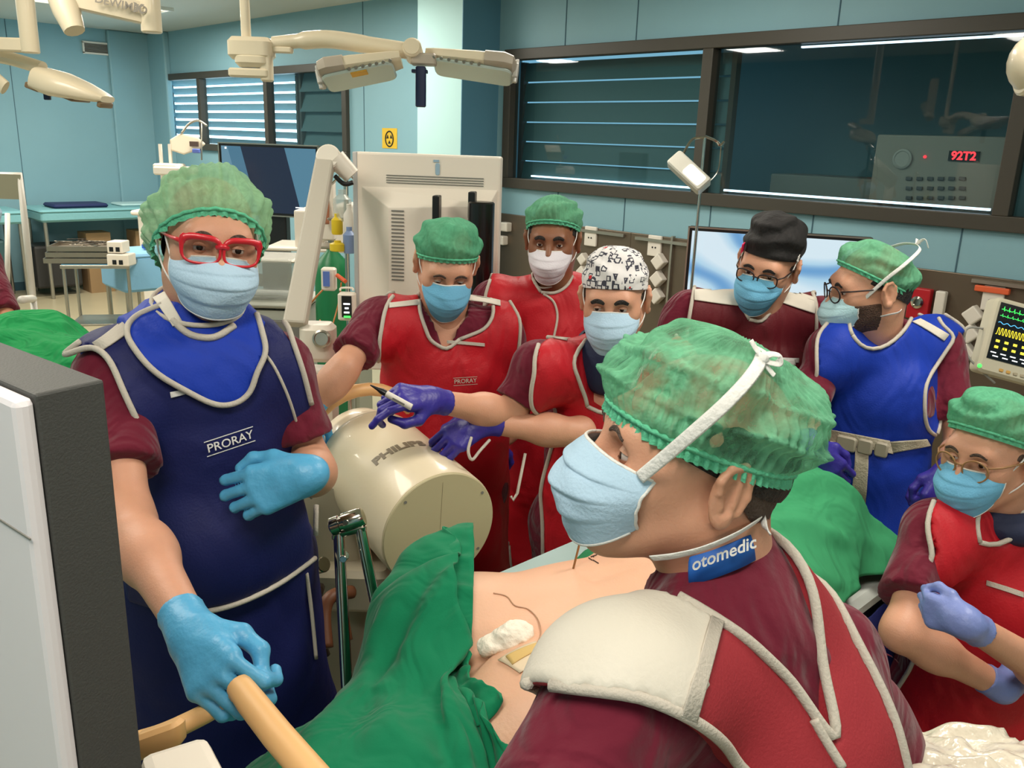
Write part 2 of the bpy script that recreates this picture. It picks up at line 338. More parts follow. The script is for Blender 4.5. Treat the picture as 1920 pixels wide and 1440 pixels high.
# ------------------------------------------------------------------ cloth: a sheet settled on a distance field
def drape(o, e1, e2, n1, n2, field, steps=160, iters=10, floor=0.0, fr=.55, th=.006, seed=1, grav=9.8, shrink=1.0, warp=None, noise=1.0, pin=None, blend=6):
    r = np.random.RandomState(seed)
    if warp is not None: p = warp(np.linspace(0, 1, n1)[:, None]+np.zeros((n1, n2)), np.linspace(0, 1, n2)[None, :]+np.zeros((n1, n2)))
    else: p = np.array(o, float)+np.array(e1, float)*np.linspace(0, 1, n1)[:, None, None]+np.array(e2, float)*np.linspace(0, 1, n2)[None, :, None]
    rest = {}; PIN = None
    def con(k, s1, s2, st):
        d = p[s2]-p[s1]; l = np.linalg.norm(d, axis=-1, keepdims=True)+1e-9
        if k not in rest: rest[k] = l*shrink; return
        c = d*(1-rest[k]/l)*.5*st; p[s1] += c; p[s2] -= c
    A = slice(None)
    def relax(k):
        for st in (0, 1):
            con(('a', st), (slice(st, n1-1, 2),), (slice(st+1, n1, 2),), 1); con(('b', st), (A, slice(st, n2-1, 2)), (A, slice(st+1, n2, 2)), 1)
        for s0 in (0, 1):
            con(('c', s0), (slice(s0, n1-1, 2), slice(0, -1)), (slice(s0+1, n1, 2), slice(1, None)), .25); con(('d', s0), (slice(s0, n1-1, 2), slice(1, None)), (slice(s0+1, n1, 2), slice(0, -1)), .25)
        if k % 3 == 0: con('e', (slice(0, -2),), (slice(2, None),), .05); con('f', (A, slice(0, -2)), (A, slice(2, None)), .05)
    relax(0)
    w_ = r.rand(8, 3)*6.28; gi = np.arange(n1)[:, None]/n1; gj = np.arange(n2)[None, :]/n2
    p = p+r.randn(n1, n2, 3)*.0015; p[..., 2] += noise*sum(.006*np.sin((5+3*k)*(gi*math.cos(w_[k, 0])+gj*math.sin(w_[k, 0]))*2+w_[k, 1]) for k in range(8)); q = p.copy(); dt = .012
    if pin is not None:                 # edge row laid on the surface below it and held there
        PIN = p[0].copy(); PIN[..., :2] = pin
        for _ in range(120):
            d = field.at(PIN)-.012; PIN[:, 2] -= np.clip(d, -.02, .012)
            if (d < .001).all(): break
    for it in range(steps):
        v = (p-q)*.985; q = p.copy(); p = p+v; p[..., 2] -= grav*dt*dt
        for k in range(iters):
            relax(k)
            if PIN is not None: p[0] += (PIN-p[0])*min(1, .05+it/60)
            if k % 2 == 1:
                fl = p.reshape(-1, 3); d = field.at(fl)-th; hit = d < 0
                if hit.any():
                    g = field.grad(fl[hit]); nw = fl[hit]-g*d[hit][:, None]; ql = q.reshape(-1, 3); mv = nw-ql[hit]; tn = mv-g*np.sum(mv*g, 1)[:, None]; nw = nw-tn*fr*.5; fl[hit] = nw
                p = fl.reshape(n1, n2, 3); p[..., 2] = np.maximum(p[..., 2], floor+.006)
    return p
def crease(p, amp=.01, sc=(6, 6), seed=0, rot=0, field=None):
    """sharp-crested creases pushed out along the sheet's normal"""
    du = np.gradient(p, axis=0); dv = np.gradient(p, axis=1); n = np.cross(du, dv); n /= np.linalg.norm(n, axis=-1, keepdims=True)+1e-9; n1, n2 = p.shape[:2]; up = 1 if n[..., 2].mean() > 0 else -1; out = p.copy(); c, s_ = math.cos(rot), math.sin(rot)
    for i in range(n1):
        for j in range(n2):
            a, b = i/n1, j/n2; a, b = (a*c-b*s_)*sc[0], (a*s_+b*c)*sc[1]; w = mnoise.noise(Vector((a*.6+seed, b*.6, 5)))*1.6
            r1 = 1-abs(mnoise.noise(Vector((a+w, b+w*.5, seed))))*2.6; r2 = 1-abs(mnoise.noise(Vector((a*2.1-w, b*2.1, seed+9))))*2.6; out[i, j] += n[i, j]*up*amp*(max(r1, 0)**2+.45*max(r2, 0)**2)
    return out
def sheet(name, p, m, parent=None, th=.003, label=None, sub=1):
    n1, n2 = p.shape[:2]; idx = np.arange(n1*n2).reshape(n1, n2)
    Fq = np.stack([idx[:-1, :-1], idx[1:, :-1], idx[1:, 1:], idx[:-1, 1:]], -1).reshape(-1, 4)
    o = mesh_obj(name, p.reshape(-1, 3), Fq, m, parent, True, None, label)
    s = o.modifiers.new('sub', 'SUBSURF'); s.levels = sub; s.render_levels = sub
    t = o.modifiers.new('thick', 'SOLIDIFY'); t.thickness = th; t.offset = 0
    return o

def sheet_hit(p, px, py):
    """nearest visible grid point of a settled sheet under a photo pixel"""
    c = (p.reshape(-1, 3)-CAM)@RC; u = 960-F_PX*c[:, 0]/c[:, 2]; v = 720+F_PX*c[:, 1]/c[:, 2]; d = np.hypot(u-px, v-py); k = np.where(d < d.min()+9)[0]; return p.reshape(-1, 3)[k[np.argmin(-c[k, 2])]]
# ------------------------------------------------------------------ people
SK_LIGHT = mat('skin_light', (205, 150, 122), .5, sss=.12, var=.10, vscale=30, bump=.08, scale=300)
SK_TAN = mat('skin_tan', (186, 128, 94), .5, sss=.1, var=.12, vscale=30, bump=.08, scale=300)
SK_DARK = mat('skin_brown', (138, 90, 64), .45, sss=.05, var=.12, vscale=30, bump=.08, scale=300)
HAIR = mat('hair_dark', (34, 26, 22), .6, bump=.6, scale=260)
HAIRG = mat('hair_brown_grey', (84, 66, 56), .7, bump=.6, scale=260)
EYEW = mat('eye_white', (205, 195, 188), .25); IRIS = mat('iris_brown', (45, 26, 18), .2)
MAROON = mat('scrub_maroon', (102, 24, 44), .85, bump=.12, scale=60, sheen=.15, spec=.2, fold=.55, fscale=9)
RED = mat('apron_red', (182, 22, 36), .55, bump=.1, scale=200, var=.06, spec=.3, fold=.45, fscale=6)
REDM = mat('apron_brick', (152, 44, 52), .66, bump=.12, scale=300, spec=.25, fold=.16, fscale=4)
WINE = mat('apron_wine', (92, 18, 28), .6, bump=.1, scale=200, spec=.3, fold=.4, fscale=6)
NAVY = mat('apron_navy', (22, 28, 84), .62, bump=.1, scale=250, spec=.3, fold=.28, fscale=5)
ROYAL = mat('apron_royal_blue', (20, 54, 164), .62, bump=.1, scale=250, spec=.25, fold=.35, fscale=6)
CREAM = mat('apron_cream', (210, 203, 190), .6, bump=.08, scale=200)
PIPE = mat('piping_grey', (188, 180, 168), .75, bump=.2, scale=300)
WHT = mat('tie_white', (228, 226, 222), .8, bump=.2, scale=200)
MASKB = mat('mask_blue', (178, 206, 228), .85, bump=.15, scale=240, spec=.2)
MASKB2 = mat('mask_sky_blue', (112, 178, 214), .85, bump=.15, scale=240, spec=.2)
MASKW = mat('mask_white', (222, 218, 226), .85, bump=.15, scale=240, spec=.2)
MASKP = mat('mask_pale_aqua', (176, 212, 222), .85, bump=.15, scale=240, spec=.2)
GLB = mat('glove_sky_blue', (82, 164, 208), .42, bump=.12, scale=70, sss=.05); GLP = mat('glove_purple', (52, 42, 142), .42, bump=.12, scale=70); GLL = mat('glove_lavender', (116, 132, 192), .45, bump=.12, scale=70)
DNAVY = mat('collar_dark_navy', (24, 34, 66), .7, bump=.2, scale=40)
CAPG = cloth_film('cap_green_film', (112, 186, 146), .62, .96); CAPG2 = cloth_film('cap_green_pale_film', (158, 208, 164), .52, .9)
CAPG3 = cloth_film('cap_green_deep_film', (96, 180, 140), .74, .98)
BLACKC = mat('cap_black', (20, 17, 18), .8, bump=.3, scale=40)
def pattern_cap():
    m = mat('cap_white_printed', (226, 222, 222), .8, bump=.1, scale=60); nt = m.node_tree; b = nt.nodes['Principled BSDF']; L = nt.links.new
    tc = nt.nodes.new('ShaderNodeTexCoord'); prev = None
    for scl, thr, col, seed, wv in ((62, .12, (60, 60, 74), 0, 1), (40, .12, (200, 34, 44), 3.7, 0)):
        mp = nt.nodes.new('ShaderNodeMapping'); mp.inputs['Location'].default_value = (seed, seed, seed); L(tc.outputs['Object'], mp.inputs[0])
        v = nt.nodes.new('ShaderNodeTexVoronoi'); v.inputs['Scale'].default_value = scl
        if wv: v.distance = 'CHEBYCHEV'
        L(mp.outputs[0], v.inputs['Vector'])
        mr = nt.nodes.new('ShaderNodeMath'); mr.operation = 'COMPARE' if wv else 'LESS_THAN'; L(v.outputs['Distance'], mr.inputs[0]); mr.inputs[1].default_value = .36 if wv else .24
        if wv: mr.inputs[2].default_value = .085
        sp = nt.nodes.new('ShaderNodeSeparateColor'); L(v.outputs['Color'], sp.inputs[0]); g = nt.nodes.new('ShaderNodeMath'); g.operation = 'GREATER_THAN'; g.inputs[1].default_value = .35 if wv else .74; L(sp.outputs[0], g.inputs[0])
        mu = nt.nodes.new('ShaderNodeMath'); mu.operation = 'MULTIPLY'; L(mr.outputs[0], mu.inputs[0]); L(g.outputs[0], mu.inputs[1])
        mx = nt.nodes.new('ShaderNodeMix'); mx.data_type = 'RGBA'; L(mu.outputs[0], mx.inputs[0]); mx.inputs[7].default_value = srgb(col)
        if prev is None: mx.inputs[6].default_value = srgb(226, 222, 222)
        else: L(prev.outputs[2], mx.inputs[6])
        prev = mx
    L(prev.outputs[2], b.inputs['Base Color']); return m
CAPP = pattern_cap()
LENS = clear('spectacle_lens', (.93, .93, .92), 1.25, .02)
def frameof(fwd, up):
    f = nrm(fwd); u = nrm(np.array(up, float)-f*np.dot(up, f)); return np.array([np.cross(f, u), f, u])   # rows: right of the person, front, up
def hand_prims(w, d, n, curl=.5, side=1, thumb=.4, spread=1.0, sc=1.0, curls=None, kf=1.0):
    """gloved hand: wrist w, pointing d, palm facing n; side=+1 puts the thumb on the cross(d,n) side"""
    d = nrm(d); n = nrm(np.array(n, float)-d*np.dot(n, d)); t = np.cross(d, n)*side; w = np.array(w, float)
    def L(x, y, z): return w+(t*x+d*y+n*z)*sc
    pr = []; kn = [(.029, .088), (.009, .092), (-.011, .088), (-.028, .08)]
    for x, y in kn: pr.append(cap(L(x*.55, .012, 0), L(x, y-.008, 0), .0165*sc, .0135*sc)+(.014,))
    pr.append(cap(L(0, -.01, 0), L(0, .03, 0), .0235*sc, .022*sc)+(.02,))
    ln = [(.043, .026, .022), (.047, .03, .023), (.044, .028, .023), (.035, .021, .02)]
    for i, (x, y) in enumerate(kn):
        c = (curls[i] if curls else curl); a = 0; q = np.array([x, y, 0.]); sx = x*3.2*spread
        for j, (l, bend) in enumerate(zip(ln[i], (c*1.15, c*1.5, c*1.0))):
            a += bend; v = np.array([sx*(1-.5*c), math.cos(a), math.sin(a)]); v /= np.linalg.norm(v); r0 = (.0096, .0090, .0082)[j]*sc*(.92 if i == 3 else 1); q2 = q+v*l*kf
            pr.append(cap(L(*q), L(*q2), r0, r0*.92)+(.003,)); q = q2
    q0 = np.array([.02, .018, .006]); q1 = np.array([.043, .045, .014+.012*thumb]); q2 = q1+np.array([.012*(1-thumb), .032, .010*thumb+.004]); q3 = q2+np.array([-.004-.016*thumb, .024, .006*thumb])
    pr += [cap(L(*q0), L(*q1), .017*sc, .0135*sc)+(.014,), cap(L(*q1), L(*q2), .0122*sc, .0108*sc)+(.006,), cap(L(*q2), L(*q3), .0108*sc, .009*sc)+(.006,)]
    return pr
def glove(parent, w, elbow, d, n, m, label=None, h=.003, **k):
    w = np.array(w, float); ax = nrm(w-np.array(elbow, float)); pr = hand_prims(w, d, n, **k)
    pr.append(cap(w-ax*.055, w, .0325, .0275)+(.02,)); f = Field(pr, h, .012, .02, .03); f.plane(w-ax*.05, -ax)
    V, Fq = f.nets(); V = wrinkle(V, .0011, 34)
    mesh_obj('glove', V, Fq, m, parent, True, None, label)
    x, y, z = basis(ax); b = MB(); b.tube([w-ax*.05+(x*math.cos(a)+y*math.sin(a))*.0325 for a in np.linspace(0, 2*math.pi, 24, endpoint=False)], .0022, 6, closed=True)
    return w
def head_field(A, o, nk, h, ears=1, jaw=1.0):
    """A rows right,front,up; o head centre; nk neck base world"""
    n = A@(np.array(nk, float)-o)
    pr = [ell((0, -.014, .03), (.0745, .096, .088)), ell((0, .03, -.028), (.062*jaw, .066, .085)), cap((0, .02, -.05), (0, .062, -.088), .045*jaw, .026*jaw),
          cap((.05*jaw, .0, -.055), (.012, .076, -.096), .021, .017), cap((-.05*jaw, .0, -.055), (-.012, .076, -.096), .021, .017),
          ell((.043, .058, -.018), (.022, .026, .02)), ell((-.043, .058, -.018), (.022, .026, .02)), cap((-.036, .08, .026), (.036, .08, .026), .0125, .0125),
          cap((0, -.03, -.045), n*.97, .054, .06), cap((0, -.035, -.04), n*.6, .056, .056)]
    f = Field(pr, h, .035, .03, .05)
    for s in (1, -1): f.cut(ell((s*.0315, .102, .003), (.02, .021, .0145)), .014)
    f.add(cap((0, .09, .014), (0, .112, -.026), .0075, .0115), .012)
    for s in (1, -1): f.add(ell((s*.0125, .1, -.031), (.0085, .012, .008)), .008)
    f.add(ell((0, .094, -.06), (.024, .012, .011)), .012); f.cut(ell((0, .108, -.06), (.022, .006, .0022)), .004); f.add(ell((0, .084, -.092), (.017, .014, .012)), .02)
    if ears:
        for s in (1, -1):
            e = frameof((s*.30, .95, 0), (0, -.12, 1)); c = np.array((s*.0815, -.016, -.006)); f.add(ell(c, (.0085, .0215, .035), e), .006)
            f.add(ell(c+(s*.004, 0, -.026), (.007, .010, .011), e), .008)
            # rim (helix) and hollow
            c2 = c+np.array((s*.0065, -.001, .006)); f.cut(ell(c2+(s*.004, .002, -.004), (.0085, .013, .021), e), .004)
            pts = [c+e.T@np.array([s*.005, .0175*math.cos(a), .030*math.sin(a)+.001]) for a in np.linspace(-2.2+math.pi, 1.3-.9, 9)] if False else [c+e.T@np.array([.0055*s, q*.0192, z*1.08]) for q, z in ((.85, .004), (.98, .016), (.5, .029), (-.4, .031), (-1.0, .018), (-1.1, 0), (-.8, -.018))]
            for a, b in zip(pts[:-1], pts[1:]): f.add(cap(a, b, .0042, .0040), .004)
            f.add(cap(c+e.T@np.array([s*.003, .012, -.004]), c+e.T@np.array([s*.004, .009, -.012]), .0048, .0045), .005)
            f.add(cap(c+e.T@np.array([s*.004, -.007, .014]), c+e.T@np.array([s*.005, -.006, -.010]), .003, .003), .004)
    return f
def eye_parts(A, o, gaze, skin):
    """eyeballs, irises and lids in one mesh list: (verts,faces,slot)"""
    b = MB(); g = nrm(A@np.array(gaze, float)); g = nrm(g*np.array([1, 1, 1])+np.array([0, 1.2, 0]))
    for s in (1, -1):
        c = np.array((s*.0315, .0765, .003)); b.ball(c, .0118, 16, 1)
        x, y, z = basis(g); R = .0121
        for r0, r1, mi, rr in ((.0, .47, 2, R),):
            b.loft([[c+z*rr*math.cos(t)+(x*math.cos(a)+y*math.sin(a))*rr*math.sin(t) for a in np.linspace(0, 2*math.pi, 14, endpoint=False)] for t in (.47, .3, .15, .01)], False, True, mi)
        for lo, hi in ((16, 95), (-95, -17)):       # lids
            rings = []
            for e in np.linspace(lo, hi, 6):
                er = math.radians(e); row = []
                for a in np.linspace(-80, 80, 13):
                    ar = math.radians(a); k = 1-.75*(a/80)**2 if lo > 0 and e == lo else (1-.5*(a/80)**2 if hi < 0 and e == hi else 1); ee = er*k; RR = .0136
                    row.append(c+np.array([math.sin(ar)*math.cos(ee), math.cos(ar)*math.cos(ee), math.sin(ee)])*RR)
                rings.append(row)
            b.loft(rings, False, False, 0, closed=False)
    V = np.array(b.v)@A+o; quads = []; mi = []
    for q, m_ in zip(b.f, b.m):
        if len(q) == 4: quads.append(q); mi.append(m_)
        else:
            for k in range(1, len(q)-1): quads.append((q[0], q[k], q[k+1], q[k+1])); mi.append(m_)
    return V, quads, mi
def dome(A, o, c, a, b, tilt, H, bulge, amp=.003, freq=36, nz=.004, seed=0, sag=0, n=96, m_=30, pw=.75, back=0, t0=0, arcs=0):
    """cap surface in the head frame: rim ellipse a x b at centre c tilted, height H"""
    ct, st = math.cos(tilt), math.sin(tilt); rings = []
    for i in range(m_+1):
        t = t0+(1-t0)*i/m_; row = []; rr = math.cos(t*math.pi/2)**pw if t < 1 else 1e-3; hh = math.sin(t*math.pi/2); bu = 1+bulge*math.sin(min(t*1.35, 1)*math.pi)**.6 if t < .74 else 1+bulge*math.sin(min(t*1.35, 1)*math.pi)**.6
        for k in range(n):
            ph = 2*math.pi*k/n; x = a*math.cos(ph)*rr*bu; y = b*math.sin(ph)*rr*bu; z = H*hh
            if back and math.sin(ph) < 0: y *= 1+back*(-math.sin(ph))*math.sin(t*math.pi)
            w = amp*math.cos(freq*ph+2.5*math.sin(3*ph+seed))*(1-t)**1.5*min(1, t*6+.3); nn = mnoise.noise_vector(Vector((x*22+seed, y*22, z*22)))*nz*min(1, t*5)
            fold = nz*1.3*math.sin((z*120+x*50*math.sin(seed+1)+y*40)+4*mnoise.noise(Vector((x*12, y*12, z*12+seed))))*min(1, t*4)*(1-t*.6)
            if arcs:
                ar = max(0, math.cos((hh*4.2+.22*abs(math.sin(ph))+.25*mnoise.noise(Vector((x*14, y*14, seed))))*math.pi*1.5))**3*min(1, t*8)*(1-t)**.5; fold += arcs*ar*(1+.45*math.cos(freq*1.7*ph+6*hh))
            rad = nrm((math.cos(ph), math.sin(ph), hh*.8)); p = np.array([x, y, z])+rad*(w+fold)+np.array(nn)
            p[2] -= sag*max(0, -p[1]/b)**1.3*math.sin(t*math.pi*.9)
            q = np.array([p[0], p[1]*ct-p[2]*st, p[1]*st+p[2]*ct])+c; row.append(q@A+o)
        rings.append(row)
    V = np.array(rings).reshape(-1, 3); idx = np.arange(len(V)).reshape(m_+1, n); nx = np.roll(idx, -1, 1)
    return V, np.stack([idx[:-1], nx[:-1], nx[1:], idx[1:]], -1).reshape(-1, 4), rings
def mask_pts(A, o, wid=.066, drop=.0, out=.0, nu=37, nv=30, top=.004, bot=-.120, pl=.004, seed=0, puff=0, tout=0, ys0=.048):
    rows = []
    for j in range(nv+1):
        v = j/nv; row = []
        yc = .108+tout*(1-v)+.034*math.sin(min(1, v*1.7)*math.pi*.6)-.036*max(0, v-.55)**1.2*2.0+out*min(1, v*3); zc = top+(bot-top)*v
        ys = ys0+.012*math.sin(v*math.pi); zs = -.018-.060*v-drop; xs = wid+.005*math.sin(v*math.pi)+puff-.015*v*v
        for i in range(nu+1):
            u = -1+2*i/nu; ca = math.cos(u*math.pi/2); x = xs*math.sin(u*math.pi/2*.97)*(1-.10*(1-v)*(1-abs(u))); w = max(ca, 0)**(.75+.5*(1-v)**3)
            y = ys+(yc-ys)*w; z = zs+(zc-zs)*max(ca, 0)**(1.5-.7*v)
            f = pl*(((v*4.0) % 1)-.5)*(1-abs(u)**4)*(1 if .15 < v < .9 else .2)+.0022*mnoise.noise(Vector((u*3+seed, v*5, seed)))*1.5
            row.append(np.array([x, y+f, z])@A+o)
        rows.append(row)
    return np.array(rows)
def ribbon(b, pts, w, A=None, o=None, mi=0, ctr=None, th=.0012, n=6):
    """flat tie lying against a head centred at ctr"""
    pts = smooth_path(pts, n); nor = [nrm(p-ctr) for p in pts]; b.tube(pts, w, 8, mi, True, th/w, nor)
class Person:
    def __init__(s, name, label, neck, pelvis, front, head, hf, hu=(0, 0, 1), sc=1.0, skin=None, shoulders=None, depth=1.0, wide=1.0, ath=1.0):
        s.ath = ath; s.AF = None; s.wr = (0, 5, 0)
        s.N = np.array(neck, float); s.Q = np.array(pelvis, float); s.A = frameof(front, s.N-s.Q); u = nrm(s.N-s.Q)
        f = nrm(np.array(front, float)-u*np.dot(front, u)); s.A = np.array([np.cross(f, u), f, u]); s.L = np.linalg.norm(s.N-s.Q); s.skin = skin or SK_LIGHT
        s.root = thing('person', label, 'person', (s.Q[0], s.Q[1], 0)); s.H = np.array(head, float); s.HA = frameof(hf, hu); s.sc = sc; s.depth = depth; s.wide = wide
        if shoulders is None: shoulders = [s.w((.175*wide, 0, s.L-.06)), s.w((-.175*wide, 0, s.L-.06))]
        s.S = [np.array(q, float) for q in shoulders]      # person's right, left
        s.arms = []
    def w(s, p): return s.Q+np.asarray(p, float)@s.A
    def l(s, p): return (np.asarray(p, float)-s.Q)@s.A.T
    def torso(s, infl=0.0, belly=0.0):
        L = s.L; W = s.wide; D = s.depth; sh = [s.l(q) for q in s.S]
        pr = [ell((0, 0, -.03), (.172*W+infl, .112*D+infl, .13)), ell((0, .015+belly*.4, .14), (.155*W+infl, .115*D+infl+belly*.5, .17)), ell((0, .008, L-.19), (.168*W+infl, .108*D+infl, .17)),
              cap(sh[0]*(.86, 1, 1)+(0, 0, -.01), sh[1]*(.86, 1, 1)+(0, 0, -.01), .047+infl, .047+infl), cap(sh[0]*(.8, 1, 1), (0, -.015, L-.012), .034+infl, .046+infl), cap(sh[1]*(.8, 1, 1), (0, -.015, L-.012), .034+infl, .046+infl),
              ell(sh[0]+(-.006, 0, -.016), (.046+infl, .048+infl, .056+infl)), ell(sh[1]+(.006, 0, -.016), (.046+infl, .048+infl, .056+infl))]
        return [p+(.06,) for p in pr]
    def emit(s, name, f, m, iso=0.0, wr=0, wsc=9, label=None, world=False, parent=None, seed=0):
        V, Fq = f.nets(iso)
        if wr: V = wrinkle(V, wr, wsc, seed)
        if not world: V = V@s.A+s.Q
        return mesh_obj(name, V, Fq, m, parent or s.root, True, None, label)
    def body(s, elbows, wrists, hh=.004, gaze=(0, -1, 0), jaw=1.0, ears=1, legs=True):
        s.E = [np.array(q, float) for q in elbows]; s.W = [np.array(q, float) for q in wrists]
        parts = []; hf = head_field(s.HA, s.H, s.N-s.A[2]*.03, hh, ears, jaw); V, Fq = hf.nets(); parts.append((V@s.HA+s.H, Fq, 0)); s.hf = hf
        ev, eq, em = eye_parts(s.HA, s.H, gaze, s.skin)
        t = Field(s.torso(-.012), .011, .05, .03); V, Fq = t.nets(); parts.append((V@s.A+s.Q, Fq, 0))
        for i in (0, 1):
            a, e, w = s.S[i], s.E[i], s.W[i]; ax = nrm(w-e); f = Field([cap(a, e, .041*s.ath, .036*s.ath), cap(e, e+(w-e)*.35, .035*s.ath, .038*s.ath), cap(e+(w-e)*.3, w, .0375*s.ath, .0255)], .006, .035, .02, .05); V, Fq = f.nets(); parts.append((V, Fq, 0))
        if legs:
            hip = s.Q; r = nrm(np.array([s.A[0][0], s.A[0][1], 0])); fr = nrm(np.array([s.A[1][0], s.A[1][1], 0])); pr = []
            for k in (1, -1):
                hp = hip+r*.09*k-np.array([0, 0, .06]); kn = np.array([hp[0], hp[1], hip[2]*.52])+fr*.02; an = np.array([hp[0], hp[1], .09])-fr*.02
                pr += [cap(hp, kn, .085, .056), cap(kn, an, .055, .036), cap(an-(0, 0, .05), an+fr*.15-(0, 0, .055), .034, .028)]
            f = Field(pr, .012, .03, .03); V, Fq = f.nets(); parts.append((V, Fq, 0)); s.legpr = pr
        V, Fq, M = join(parts); n = len(V); V = np.concatenate([V, ev]); 
        Fl = [tuple(q) for q in Fq]+[tuple(i+n for i in (q if q[2] != q[3] else q[:3])) for q in eq]
        mesh_obj('body', V, Fl, [s.skin, EYEW, IRIS], s.root, True, list(M)+list(em))
    def brows(s, m=None, y=.0, thick=.0034, up=0):
        for k in (1, -1):
            b = MB(); pts = [np.array((k*x, 0, z+up)) for x, z in ((.013, .022), (.022, .0275), (.034, .0285), (.046, .022))]; out = []
            for p in smooth_path(pts, 5):
                yy = s.hf.first(p[0], p[2]); out.append(np.array([p[0], (yy if yy is not None else .09)+.0002, p[2]])@s.HA+s.H)
            nn = len(out); b.tube(out, [thick*(.35+.9*math.sin(min(1, (i+2)/nn)*math.pi*.8)) for i in range(nn)], 8, 0, True, .42, s.HA[1]); b.build('eyebrow', m or HAIR, s.root, True)
    def hair(s, m=None, z0=.035, tilt=.42, H=.088, a=.079, b=.103, t0=0):
        V, Fq, _ = dome(s.HA, s.H, np.array([0, -.014, z0-.03]), a, b, tilt, H+.012, .02, .001, 30, .0015, 1); mesh_obj('hair', V, Fq, m or HAIR, s.root, True)
    def scrub(s, frac=.72, m=None, infl=.010, belly=0, neck=.064, h=.009, wr=.006, vneck=.10, sleeve=(.053, .063), low=-.22, extra=()):
        pr = s.torso(infl, belly)+[cap((0, 0, 0), (0, .0, low), .175*s.wide, .185*s.wide, .72)+(.05,)]+list(extra); cuts = []
        for i in (0, 1):
            a = s.l(s.S[i]); e = s.l(s.E[i]); c = a+(e-a)*frac; pr.append(cap(a, c+nrm(e-a)*.06, sleeve[0], sleeve[1]+.004)+(.03,)); cuts.append((c, nrm(e-a), a))
        f = Field(pr, h, .05, .03)
        X, Y, Z = f.xyz((slice(None),)*3)
        for c, n, a in cuts:
            pd = (X-c[0])*n[0]+(Y-c[1])*n[1]+(Z-c[2])*n[2]; cd = np.sqrt((X-c[0])**2+(Y-c[1])**2+(Z-c[2])**2)-.13
            f.f = np.where(cd < 0, np.maximum(f.f, pd), f.f).astype(np.float32)
        s.T = f
        g = f.copy(); g.cut((lambda X, Y, Z: np.sqrt(X**2+((Y-.01)*1.0)**2)+0*Z-neck, np.array([-.15, -.15, s.L-.03]), np.array([.15, .15, s.L+.2])), .01)
        if vneck: g.cut((lambda X, Y, Z: np.maximum(poly_sd(X+0*Z, Z+0*X, [(-neck*.9, s.L+.08), (neck*.9, s.L+.08), (0, s.L-vneck)]), -Y+0.0)+0*(X+Y+Z), np.array([-.1, .0, s.L-vneck-.02]), np.array([.1, .3, s.L+.1])), .006)
        s.emit('scrub_top', g, m or MAROON, 0, wr, 9)
        # sleeve hems
        return f
    def trousers(s, m=None):
        pr = []; 
        for p in s.legpr: pr.append(p)
        hip = s.Q; r = nrm(np.array([s.A[0][0], s.A[0][1], 0])); pr = []
        for k in (1, -1):
            hp = hip+r*.095*k-np.array([0, 0, .04]); pr.append(cap(hp, np.array([hp[0], hp[1], .12]), .105, .08))
        pr.append(cap(hip+r*.06, hip-r*.06, .13, .13)); f = Field(pr, .014, .04, .03); V, Fq = f.nets(); V = wrinkle(V, .01, 7)
        mesh_obj('scrub_trousers', V, Fq, m or MAROON, s.root, True)
        b = MB(); fr = nrm(np.array([s.A[1][0], s.A[1][1], 0]))
        for k in (1, -1):
            hp = hip+r*.095*k; b.hexa((hp[0]+fr[0]*.05, hp[1]+fr[1]*.05, .05), (.1, .27, .1), (np.cross(fr, (0, 0, 1)), fr, (0, 0, 1)))
        b.build('clog', mat('clog_white', (200, 200, 198), .5), s.root, True, .03)
    # apron --------------------------------------------------------------
    def apron(s, m, poly, piping=True, infl=.026, belly=0, skirt=(.19, .235, -.5), h=.009, name='lead_apron', iso=0, pipem=None, pr_r=.0055, extra=None, wr=.004, back=True, label=None, seed=0):
        pr = s.torso(infl, belly)+[cap((0, .015+belly*.3, .12), (0, .02, skirt[2]), skirt[0]*s.wide, skirt[1]*s.wide, .7)+(.05,)]
        if extra: pr += extra
        if s.AF is None: s.prep(infl, belly, skirt, h, extra)
        f = s.AF.copy()
        X, Y, Z = f.xyz((slice(None),)*3); pd = poly_sd(X[:, :, 0]+0*Z[0], Z[0]+0*X[:, :, 0], poly)[:, None, :]
        f.f = np.maximum(f.f, pd).astype(np.float32)
        if not back: f.f = np.maximum(f.f, -Y-.02).astype(np.float32)
        V, Fq = f.nets(iso)
        if wr: V = wrinkle(V, wr, 5, seed)
        o = mesh_obj(name, V@s.A+s.Q, Fq, m, s.root, True, None, label); s.wr = (wr, 5, seed); s.AO = o
        if piping: s.pipe(poly, o, pr_r, pipem, closed=True, back=back)
        return o
    def prep(s, infl=.026, belly=0, skirt=(.19, .235, -.5), h=.009, extra=None):
        pr = s.torso(infl, belly)+[cap((0, .015+belly*.3, .12), (0, .02, skirt[2]), skirt[0]*s.wide, skirt[1]*s.wide, .7)+(.05,)]
        if extra: pr += extra
        else:
            for i in (0, 1): a = s.l(s.S[i]); e = s.l(s.E[i]); pr.append(cap(a*(.97, 1, 1), a*(.97, 1, 1)+nrm(e-a)*.07, .068, .066)+(.04,))
        f = Field(pr, h, .05, .03, .09, (np.array([-.5, -.4, skirt[2]-.2]), np.array([.5, .4, s.L+.2]))); f.plane((0, 0, skirt[2]), (0, 0, -1)); s.AF = f
    def hit(s, px, py, fld=None):
        f = fld or s.AF; r = nrm(ray(px, py)); t = np.linspace(.4, 4.2, 760); q = (CAM+r*t[:, None]-s.Q)@s.A.T; d = f.at(q); k = np.argmax(d < 0)
        if d[k] >= 0: return None
        a = d[k-1]/(d[k-1]-d[k]); return q[k-1]+(q[k]-q[k-1])*a
    def fin(s, p, off, fld=None):
        g = (fld or s.AF).grad(p[None])[0]; wr, sc, sd = s.wr; return wrinkle((p+g*off)[None], wr, sc, sd)[0]@s.A+s.Q
